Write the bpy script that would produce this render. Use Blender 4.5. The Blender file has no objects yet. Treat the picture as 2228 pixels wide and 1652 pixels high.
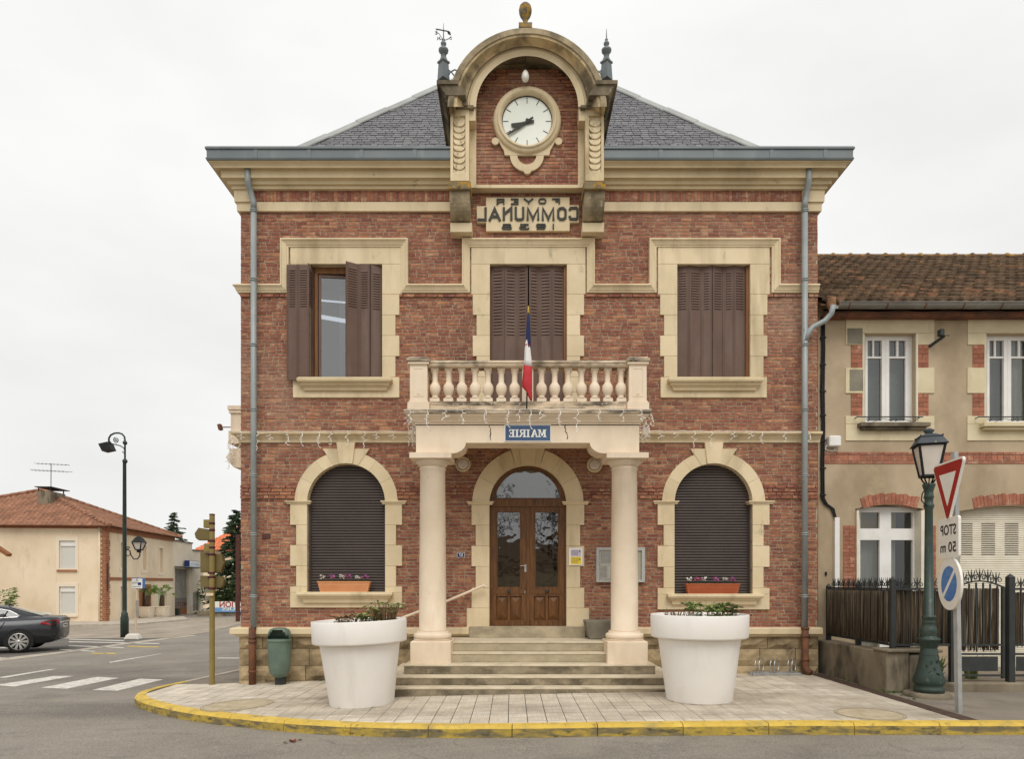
import bpy, bmesh, math, random
from mathutils import Matrix, Vector
R = math.radians
random.seed(7)
scn = bpy.context.scene
# ------------------------------------------------------------------ camera, sky, sun, exposure
S = 1485.0      # focal length in survey units (2228 units across the frame, 24 mm lens)
H = 1.74        # eye height
D = 12.375      # distance of the brick front
cam = bpy.data.cameras.new('camera'); camo = bpy.data.objects.new('camera', cam)
scn.collection.objects.link(camo); scn.camera = camo
camo.location = (0, 0, H); camo.rotation_euler = (R(90), 0, 0)
cam.sensor_fit = 'HORIZONTAL'; cam.sensor_width = 36; cam.lens = 36 * S / 2228
cam.shift_y = (1270 - 826) / 2228.0; cam.clip_start = .1; cam.clip_end = 2500
SUN_EL, SUN_AZ = R(52), R(8)     # azimuth measured from straight behind the camera
w = bpy.data.worlds.new('World'); scn.world = w; w.use_nodes = True
nt = w.node_tree; nt.nodes.clear()
N, L = nt.nodes.new, nt.links.new
sky = N('ShaderNodeTexSky'); sky.sky_type = 'NISHITA'; sky.sun_disc = False
sky.sun_elevation = SUN_EL; sky.sun_rotation = R(180) + SUN_AZ
hs = N('ShaderNodeHueSaturation'); hs.inputs['Saturation'].default_value = .08; L(sky.outputs[0], hs.inputs['Color'])
tc = N('ShaderNodeTexCoord'); sp = N('ShaderNodeSeparateXYZ'); L(tc.outputs['Generated'], sp.inputs[0])
cr = N('ShaderNodeValToRGB'); cr.color_ramp.elements[0].position = 0; cr.color_ramp.elements[0].color = (.80, .80, .785, 1)
cr.color_ramp.elements[1].position = 1; cr.color_ramp.elements[1].color = (1.0, 1.0, .985, 1)
e = cr.color_ramp.elements.new(.38); e.color = (.905, .905, .895, 1)
L(sp.outputs[2], cr.inputs[0])
nz = N('ShaderNodeTexNoise'); nz.inputs['Scale'].default_value = 2.2; nz.inputs['Detail'].default_value = 4
mp = N('ShaderNodeMapping'); mp.inputs['Scale'].default_value = (1, 1, 2.5); L(tc.outputs['Generated'], mp.inputs[0]); L(mp.outputs[0], nz.inputs[0])
mr = N('ShaderNodeMapRange'); mr.inputs[1].default_value = .3; mr.inputs[2].default_value = .7; mr.inputs[3].default_value = 9.2; mr.inputs[4].default_value = 11.0
L(nz.outputs[0], mr.inputs[0])
vm = N('ShaderNodeVectorMath'); vm.operation = 'SCALE'; L(cr.outputs[0], vm.inputs[0]); L(mr.outputs[0], vm.inputs['Scale'])
mx = N('ShaderNodeMix'); mx.data_type = 'RGBA'; mx.inputs[0].default_value = .9; L(hs.outputs[0], mx.inputs[6]); L(vm.outputs[0], mx.inputs[7])
bg = N('ShaderNodeBackground'); bg.inputs[1].default_value = .1; L(mx.outputs[2], bg.inputs[0])
wo = N('ShaderNodeOutputWorld'); L(bg.outputs[0], wo.inputs[0])
sl = bpy.data.lights.new('sun', 'SUN'); sl.energy = 1.5; sl.angle = R(35); sl.color = (1, .955, .89)
so = bpy.data.objects.new('sun', sl); scn.collection.objects.link(so)
sdir = Vector((math.sin(SUN_AZ) * math.cos(SUN_EL), -math.cos(SUN_AZ) * math.cos(SUN_EL), math.sin(SUN_EL)))
so.rotation_euler = sdir.to_track_quat('Z', 'Y').to_euler(); so.location = (0, -20, 30)
vs = scn.view_settings; vs.view_transform = 'Standard'; vs.look = 'None'; vs.gamma = 1; vs.use_curve_mapping = False; vs.exposure = 0.12

# ------------------------------------------------------------------ helpers
def fx(px): return (px - 1114) / 120.0                 # on the brick front
def fz(py): return H + (1270 - py) / 120.0
def X(px, Y): return (px - 1114) * Y / S
def Z(py, Y): return H + (1270 - py) * Y / S
def lin(h):
    h = h.lstrip('#'); o = []
    for i in (0, 2, 4):
        c = int(h[i:i + 2], 16) / 255; o.append(c / 12.92 if c <= .04045 else ((c + .055) / 1.055) ** 2.4)
    return (*o, 1)
ZX = [-900, -60, -22, -14, -7, -4.9, -3.5, -1, 1, 3, 900]
ZV = [-.62, -.62, -.39, -.245, -.14, -.09, -.03, .04, .08, .10, .10]
def zp(x):
    for i in range(len(ZX) - 1):
        if x <= ZX[i + 1]:
            t = (x - ZX[i]) / (ZX[i + 1] - ZX[i]); return ZV[i] + t * (ZV[i + 1] - ZV[i])
    return ZV[-1]
KERB = .134
def zr(x): return zp(x) - KERB
def gp(px, py, f=None, d=0):
    f = f or zr; x = 0; Y = 10
    for _ in range(40):
        Y = (H - f(x) - d) * S / (py - 1270); x = (px - 1114) * Y / S
    return (x, Y)

class MB:
    def __init__(s): s.v = []; s.f = []; s.sm = []; s.mi = []
    def add(s, vs, fs, smooth=False, mi=0):
        o = len(s.v); s.v += [tuple(v) for v in vs]
        for f in fs: s.f.append(tuple(i + o for i in f)); s.sm.append(smooth); s.mi.append(mi)
        return s
    def box(s, x0, x1, y0, y1, z0, z1, mi=0, back=True):
        x0, x1 = min(x0, x1), max(x0, x1); y0, y1 = min(y0, y1), max(y0, y1); z0, z1 = min(z0, z1), max(z0, z1)
        v = [(x0, y0, z0), (x1, y0, z0), (x1, y1, z0), (x0, y1, z0), (x0, y0, z1), (x1, y0, z1), (x1, y1, z1), (x0, y1, z1)]
        f = [(0, 1, 5, 4), (1, 2, 6, 5), (3, 0, 4, 7), (4, 5, 6, 7), (3, 2, 1, 0)]
        if back: f.append((2, 3, 7, 6))
        return s.add(v, f, False, mi)
    def obox(s, c, u, v, n, hu, hv, hn, mi=0):           # oriented box
        c, u, v, n = Vector(c), Vector(u).normalized(), Vector(v).normalized(), Vector(n).normalized()
        P = [c + u * a * hu + v * b * hv + n * d * hn for d in (-1, 1) for a, b in ((-1, -1), (1, -1), (1, 1), (-1, 1))]
        return s.add(P, [(3, 2, 1, 0), (4, 5, 6, 7), (0, 1, 5, 4), (1, 2, 6, 5), (2, 3, 7, 6), (3, 0, 4, 7)], False, mi)
    def bar(s, a, b, w, h=None, mi=0, up=(0, 0, 1)):
        a, b = Vector(a), Vector(b); d = b - a; u = d.normalized(); v = u.cross(Vector(up))
        if v.length < 1e-4: v = u.cross(Vector((0, 1, 0)))
        return s.obox((a + b) / 2, u, v, u.cross(v), d.length / 2, w / 2, (h or w) / 2, mi)
    def prism(s, poly, ax, a, b, mi=0, smooth=False):
        m = {'y': lambda p, t: (p[0], t, p[1]), 'x': lambda p, t: (t, p[0], p[1]), 'z': lambda p, t: (p[0], p[1], t)}[ax]
        n = len(poly); v = [m(p, a) for p in poly] + [m(p, b) for p in poly]
        s.add(v, [tuple(range(n)), tuple(range(2 * n - 1, n - 1, -1))], False, mi)
        o = len(s.v) - 2 * n
        for i in range(n):
            j = (i + 1) % n; s.f.append((o + i, o + j, o + n + j, o + n + i)); s.sm.append(smooth); s.mi.append(mi)
        return s
    def lathe(s, prof, c=(0, 0, 0), seg=20, ax='z', mi=0, smooth=True, a0=0, a1=360, sx=1, sy=1, cap=True):
        full = abs(a1 - a0) >= 359.9; k = seg if full else seg + 1; v = []
        for r, h in prof:
            for i in range(k):
                a = R(a0 + (a1 - a0) * i / seg); p, q = r * math.cos(a) * sx, r * math.sin(a) * sy
                v.append((c[0] + p, c[1] + q, c[2] + h) if ax == 'z' else ((c[0] + p, c[1] + h, c[2] + q) if ax == 'y' else (c[0] + h, c[1] + p, c[2] + q)))
        f = []
        for j in range(len(prof) - 1):
            for i in range(seg):
                i2 = (i + 1) % k; f.append((j * k + i, j * k + i2, (j + 1) * k + i2, (j + 1) * k + i))
        s.add(v, f, smooth, mi)
        if full and cap:
            o = len(s.v) - len(v)
            flat_ = len(prof) == 2 and prof[0][1] == prof[1][1]
            if prof[0][0] > .002 and not flat_: s.f.append(tuple(o + i for i in range(k - 1, -1, -1))); s.sm.append(False); s.mi.append(mi)
            if prof[-1][0] > .002 and not flat_: s.f.append(tuple(o + (len(prof) - 1) * k + i for i in range(k))); s.sm.append(False); s.mi.append(mi)
        return s
    def tube(s, pts, r, seg=6, mi=0, closed=False):
        pts = [Vector(p) for p in pts]; n = len(pts); v = []; prev = None
        for i, p in enumerate(pts):
            t = (pts[min(i + 1, n - 1)] - pts[max(i - 1, 0)])
            if closed: t = pts[(i + 1) % n] - pts[(i - 1) % n]
            t.normalize()
            if prev is None:
                prev = t.orthogonal().normalized()
            u = (prev - t * prev.dot(t))
            u = u.normalized() if u.length > 1e-5 else t.orthogonal().normalized()
            prev = u; q = t.cross(u); rr = r[i] if isinstance(r, (list, tuple)) else r
            for k in range(seg):
                a = 2 * math.pi * k / seg; v.append(p + u * (rr * math.cos(a)) + q * (rr * math.sin(a)))
        f = []
        for i in range(n if closed else n - 1):
            i2 = (i + 1) % n
            for k in range(seg):
                k2 = (k + 1) % seg; f.append((i * seg + k, i * seg + k2, i2 * seg + k2, i2 * seg + k))
        if not closed: f += [tuple(range(seg - 1, -1, -1)), tuple((n - 1) * seg + k for k in range(seg))]
        return s.add(v, f, seg > 4, mi)
    def sweep(s, prof, path, to3, mi=0):                 # prof [(off, h)] closed; path 2d; off to the right of travel
        n = len(path); rows = []
        for i in range(n):
            p = Vector(path[i]); d0 = (p - Vector(path[i - 1])).normalized() if i else None
            d1 = (Vector(path[i + 1]) - p).normalized() if i < n - 1 else None
            d0 = d0 or d1; d1 = d1 or d0
            n0, n1 = Vector((d0.y, -d0.x)), Vector((d1.y, -d1.x)); m = (n0 + n1); m = m / max(.2, m.length_squared / 2)
            rows.append([to3(p.x + m.x * o, p.y + m.y * o, h) for o, h in prof])
        k = len(prof); f = []
        for i in range(n - 1):
            for j in range(k):
                j2 = (j + 1) % k; f.append((i * k + j, i * k + j2, (i + 1) * k + j2, (i + 1) * k + j))
        f += [tuple(range(k - 1, -1, -1)), tuple((n - 1) * k + j for j in range(k))]
        return s.add([q for r_ in rows for q in r_], f, False, mi)
    def ball(s, c, r, seg=10, rings=6, mi=0, sz=1):
        return s.lathe([(max(1e-6, r * math.sin(math.pi * i / rings)), -r * sz * math.cos(math.pi * i / rings)) for i in range(rings + 1)], c, seg, 'z', mi)
    def leaf(s, p, d, wdt, ln, mi=0, droop=.2):
        p, d = Vector(p), Vector(d).normalized(); side = d.cross(Vector((random.uniform(-.4, .4), random.uniform(-.4, .4), 1))).normalized() * wdt / 2
        m = p + d * ln * .5 + Vector((0, 0, .04 * ln)); t = p + d * ln - Vector((0, 0, droop * ln))
        return s.add([p, m - side, t, m + side], [(0, 1, 2), (0, 2, 3)], False, mi)
    def mesh(s, name, mats, recalc=True, offs=None):
        me = bpy.data.meshes.new(name)
        v = [(a - offs[0], b - offs[1], c - offs[2]) for a, b, c in s.v] if offs else s.v
        me.from_pydata(v, [], s.f)
        for m in (mats if isinstance(mats, (list, tuple)) else [mats]): me.materials.append(m)
        me.polygons.foreach_set('use_smooth', s.sm); me.polygons.foreach_set('material_index', s.mi)
        if recalc and len(s.f) < 30000:
            bm = bmesh.new(); bm.from_mesh(me); bmesh.ops.recalc_face_normals(bm, faces=bm.faces); bm.to_mesh(me); bm.free()
        me.update(); return me
    def build(s, name, mats, parent=None, local=False, kind=None, label=None, cat=None, group=None, bevel=0, recalc=True):
        offs = None
        if parent is None and not local:
            xs, ys, zs = zip(*s.v); offs = ((min(xs) + max(xs)) / 2, (min(ys) + max(ys)) / 2, min(zs))
        me = s.mesh(name, mats, recalc, offs); o = link(name, me, parent, local)
        if offs: o.location = offs
        for k, val in (('kind', kind), ('label', label), ('category', cat), ('group', group)):
            if val: o[k] = val
        if bevel:
            b = o.modifiers.new('edge', 'BEVEL'); b.width = bevel; b.segments = 1; b.limit_method = 'ANGLE'; b.angle_limit = R(40)
        return o
def link(name, data, parent=None, local=False):
    o = bpy.data.objects.new(name, data); scn.collection.objects.link(o)
    if parent:
        o.parent = parent
        if parent.type == 'EMPTY' and not local:
            o.matrix_parent_inverse = (Matrix.Translation(parent.location) @ Matrix.Rotation(parent.rotation_euler.z, 4, 'Z')).inverted()
    return o
def thing(name, label, cat, loc, group=None, rz=0):
    o = bpy.data.objects.new(name, None); scn.collection.objects.link(o); o.empty_display_size = .2
    o.location = loc; o.rotation_euler = (0, 0, rz); o['label'] = label; o['category'] = cat
    if group: o['group'] = group
    return o
def piece(name, me, parent, loc, rot=(0, 0, 0), scale=(1, 1, 1), local=False):
    o = link(name, me, parent, local); o.location = loc; o.rotation_euler = rot; o.scale = scale; return o
def copy_tree(o, parent=None):
    c = o.copy(); scn.collection.objects.link(c)
    if parent: c.parent = parent
    for ch in list(o.children): copy_tree(ch, c)
    return c
def sheet(name, poly, dz, m, f=None, parent=None, kind=None):
    f = f or zr; bm = bmesh.new(); bm.faces.new([bm.verts.new((x, y, 0)) for x, y in poly])
    for bx in ZX[1:-1]:
        bmesh.ops.bisect_plane(bm, geom=bm.verts[:] + bm.edges[:] + bm.faces[:], plane_co=(bx, 0, 0), plane_no=(1, 0, 0))
    for v in bm.verts: v.co.z = f(v.co.x) + dz
    bmesh.ops.recalc_face_normals(bm, faces=bm.faces)
    if bm.faces[:] and sum(q.normal.z for q in bm.faces) < 0: bmesh.ops.reverse_faces(bm, faces=bm.faces)
    me = bpy.data.meshes.new(name); bm.to_mesh(me); bm.free(); me.materials.append(m); o = link(name, me, parent)
    if kind: o['kind'] = kind
    return o
_tc = {}
def text(s, size, depth=0.0, bold=0.0):
    cu = bpy.data.curves.new('txt', 'FONT'); cu.body = s; cu.size = size; cu.extrude = depth; cu.offset = bold; cu.align_x = 'CENTER'; cu.resolution_u = 3
    o = bpy.data.objects.new('txt', cu); scn.collection.objects.link(o); bpy.context.view_layer.update()
    me = bpy.data.meshes.new_from_object(o.evaluated_get(bpy.context.evaluated_depsgraph_get()))
    vs_ = [tuple(v.co) for v in me.vertices]; fs = [tuple(p.vertices) for p in me.polygons]
    bpy.data.objects.remove(o); bpy.data.curves.remove(cu); bpy.data.meshes.remove(me)
    xs, ys = [v[0] for v in vs_], [v[1] for v in vs_]; cx, cy = (min(xs) + max(xs)) / 2, (min(ys) + max(ys)) / 2
    return [(v[0] - cx, v[1] - cy, v[2]) for v in vs_], fs, max(xs) - min(xs), max(ys) - min(ys)
def put_text(mb, s, width, height, c, u, v, depth=.0, mi=0, bold=.0):
    """lettering that reads mirrored, as the photograph shows it, fitted to width x height round c in the plane u, v"""
    vs_, fs, wd, ht = text(s, 1.0, 0.0, bold); c, u, v = Vector(c), Vector(u), Vector(v)
    mb.add([c - u * (p[0] * width / wd) + v * (p[1] * height / ht) for p in vs_], fs, False, mi)

# ------------------------------------------------------------------ materials
def mat(name, c1, c2=None, scale=3, detail=6, rough=.8, bump=0, bscale=60, stretch=(1, 1, 1), rnd=0, spots=(), metal=0, spec=.3, hue=0, lo=.35, hi=.65, ramp=None):
    m = bpy.data.materials.new(name); m.use_nodes = True; t = m.node_tree; n, l = t.nodes.new, t.links.new
    b = t.nodes['Principled BSDF']; b.inputs['Roughness'].default_value = rough; b.inputs['Metallic'].default_value = metal
    b.inputs['Specular IOR Level'].default_value = spec
    g = n('ShaderNodeNewGeometry')
    def noise(sc, st, det=6, off=0):
        mpp = n('ShaderNodeMapping'); mpp.inputs['Scale'].default_value = st; mpp.inputs['Location'].default_value = (off, off * 1.7, off * .6); l(g.outputs['Position'], mpp.inputs[0])
        x = n('ShaderNodeTexNoise'); x.inputs['Scale'].default_value = sc; x.inputs['Detail'].default_value = det; x.inputs['Roughness'].default_value = .6; l(mpp.outputs[0], x.inputs[0]); return x.outputs[0]
    def mrange(v, a, bb, c=0, d=1):
        r = n('ShaderNodeMapRange'); l(v, r.inputs[0])
        for i, q in enumerate((a, bb, c, d)): r.inputs[i + 1].default_value = q
        return r.outputs[0]
    def mixc(f, a, bb):
        x = n('ShaderNodeMix'); x.data_type = 'RGBA'; l(f, x.inputs[0])
        for i, q in ((6, a), (7, bb)):
            if hasattr(q, 'is_linked'): l(q, x.inputs[i])
            else: x.inputs[i].default_value = q
        return x.outputs[2]
    col = None
    if rnd or ramp:
        oi = n('ShaderNodeObjectInfo'); ad = n('ShaderNodeMath'); ad.operation = 'ADD'; l(oi.outputs['Random'], ad.inputs[0]); l(g.outputs['Random Per Island'], ad.inputs[1])
        fr = n('ShaderNodeMath'); fr.operation = 'FRACT'; l(ad.outputs[0], fr.inputs[0]); rv = fr.outputs[0]
    if ramp:
        rp = n('ShaderNodeValToRGB'); els = rp.color_ramp.elements
        while len(els) < len(ramp): els.new(.5)
        for i, (p, c) in enumerate(ramp): els[i].position = p; els[i].color = lin(c)
        l(rv, rp.inputs[0]); col = rp.outputs[0]
    base = col if col is not None else lin(c1)
    if c2:
        col = mixc(mrange(noise(scale, stretch, detail), lo, hi), base, lin(c2))
    for i, (c, sc, a, bb, st, amt) in enumerate(spots):
        col = mixc(mrange(noise(sc, st, 5, 3.1 * (i + 1)), a, bb, 0, amt), col if col is not None else base, lin(c))
    if rnd:
        h = n('ShaderNodeHueSaturation'); l(mrange(rv, 0, 1, 1 - rnd, 1 + rnd), h.inputs['Value'])
        if hue: l(mrange(rv, 0, 1, .5 - hue, .5 + hue), h.inputs['Hue'])
        if col is not None: l(col, h.inputs['Color'])
        else: h.inputs['Color'].default_value = base
        col = h.outputs[0]
    if col is not None: l(col, b.inputs['Base Color'])
    else: b.inputs['Base Color'].default_value = base
    if bump:
        bp = n('ShaderNodeBump'); bp.inputs['Strength'].default_value = bump; bp.inputs['Distance'].default_value = .01
        l(noise(bscale, (1, 1, 1), 5, 9), bp.inputs['Height']); l(bp.outputs[0], b.inputs['Normal'])
    return m
def asphalt_wear(m):
    """turning tracks of tyres round the corner and hairline cracks"""
    t = m.node_tree; n, l = t.nodes.new, t.links.new; b = t.nodes['Principled BSDF']; src = b.inputs['Base Color'].links[0].from_socket
    g = n('ShaderNodeNewGeometry'); v = n('ShaderNodeVectorMath'); v.operation = 'MULTIPLY_ADD'; v.inputs[1].default_value = (1, 1, 0); v.inputs[2].default_value = (2.4, -12.2, 0); l(g.outputs['Position'], v.inputs[0])
    ln = n('ShaderNodeVectorMath'); ln.operation = 'LENGTH'; l(v.outputs[0], ln.inputs[0]); rp = n('ShaderNodeValToRGB'); dv = n('ShaderNodeMath'); dv.operation = 'DIVIDE'; dv.inputs[1].default_value = 14; 
    wn_ = n('ShaderNodeTexNoise'); wn_.inputs['Scale'].default_value = .5; l(g.outputs['Position'], wn_.inputs[0]); ad = n('ShaderNodeMath'); ad.operation = 'MULTIPLY_ADD'; ad.inputs[1].default_value = .9; l(wn_.outputs[0], ad.inputs[0]); l(ln.outputs['Value'], ad.inputs[2]); l(ad.outputs[0], dv.inputs[0]); l(dv.outputs[0], rp.inputs[0])
    E = rp.color_ramp.elements; E[0].position = .42; E[0].color = (0, 0, 0, 1); E[1].position = 1; E[1].color = (0, 0, 0, 1)
    for p, c in ((.462, .75), (.49, .1), (.545, .0), (.57, .6), (.60, .1), (.66, .0), (.70, .45), (.74, 0)): e_ = E.new(p); e_.color = (c, c, c, 1)
    n2 = n('ShaderNodeTexNoise'); n2.inputs['Scale'].default_value = 1.7; n2.inputs['Detail'].default_value = 6; l(g.outputs['Position'], n2.inputs[0]); mr_ = n('ShaderNodeMapRange'); mr_.inputs[1].default_value = .35; mr_.inputs[2].default_value = .65; mr_.inputs[4].default_value = .6; l(n2.outputs[0], mr_.inputs[0])
    mu = n('ShaderNodeMath'); mu.operation = 'MULTIPLY'; l(rp.outputs[0], mu.inputs[0]); l(mr_.outputs[0], mu.inputs[1])
    m1 = n('ShaderNodeMix'); m1.data_type = 'RGBA'; l(mu.outputs[0], m1.inputs[0]); l(src, m1.inputs[6]); m1.inputs[7].default_value = lin('#5a554f')
    vo = n('ShaderNodeTexVoronoi'); vo.feature = 'DISTANCE_TO_EDGE'; vo.inputs['Scale'].default_value = .42; dn = n('ShaderNodeVectorMath'); dn.operation = 'MULTIPLY_ADD'; dn.inputs[1].default_value = (.5, .5, 0); l(n2.outputs['Color'], dn.inputs[0]); l(g.outputs['Position'], dn.inputs[2]); l(dn.outputs[0], vo.inputs['Vector'])
    lt = n('ShaderNodeMapRange'); lt.inputs[1].default_value = .0; lt.inputs[2].default_value = .006; lt.inputs[3].default_value = .55; lt.inputs[4].default_value = 0; l(vo.outputs['Distance'], lt.inputs[0]); mk = n('ShaderNodeMath'); mk.operation = 'MULTIPLY'; l(lt.outputs[0], mk.inputs[0]); l(mr_.outputs[0], mk.inputs[1])
    m2 = n('ShaderNodeMix'); m2.data_type = 'RGBA'; l(mk.outputs[0], m2.inputs[0]); l(m1.outputs[2], m2.inputs[6]); m2.inputs[7].default_value = lin('#3f3b36'); l(m2.outputs[2], b.inputs['Base Color'])
def glass(name, tint, refl=.12, rough=.02):
    m = bpy.data.materials.new(name); m.use_nodes = True; t = m.node_tree; n, l = t.nodes.new, t.links.new; t.nodes.clear()
    tr = n('ShaderNodeBsdfTransparent'); tr.inputs[0].default_value = lin(tint); gl = n('ShaderNodeBsdfGlossy'); gl.inputs['Roughness'].default_value = rough
    lw = n('ShaderNodeLayerWeight'); lw.inputs[0].default_value = .25; ad = n('ShaderNodeMath'); ad.operation = 'ADD'; ad.inputs[1].default_value = refl; ad.use_clamp = True; l(lw.outputs['Fresnel'], ad.inputs[0])
    tx = n('ShaderNodeTexNoise'); tx.inputs['Scale'].default_value = 3.0; ge = n('ShaderNodeNewGeometry'); l(ge.outputs['Position'], tx.inputs[0])
    bp = n('ShaderNodeBump'); bp.inputs['Strength'].default_value = .25; bp.inputs['Distance'].default_value = .02; l(tx.outputs[0], bp.inputs['Height']); l(bp.outputs[0], gl.inputs['Normal'])
    mxs = n('ShaderNodeMixShader'); l(ad.outputs[0], mxs.inputs[0]); l(tr.outputs[0], mxs.inputs[1]); l(gl.outputs[0], mxs.inputs[2])
    o = n('ShaderNodeOutputMaterial'); l(mxs.outputs[0], o.inputs[0]); return m
A1 = (1, 1, 1)
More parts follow.
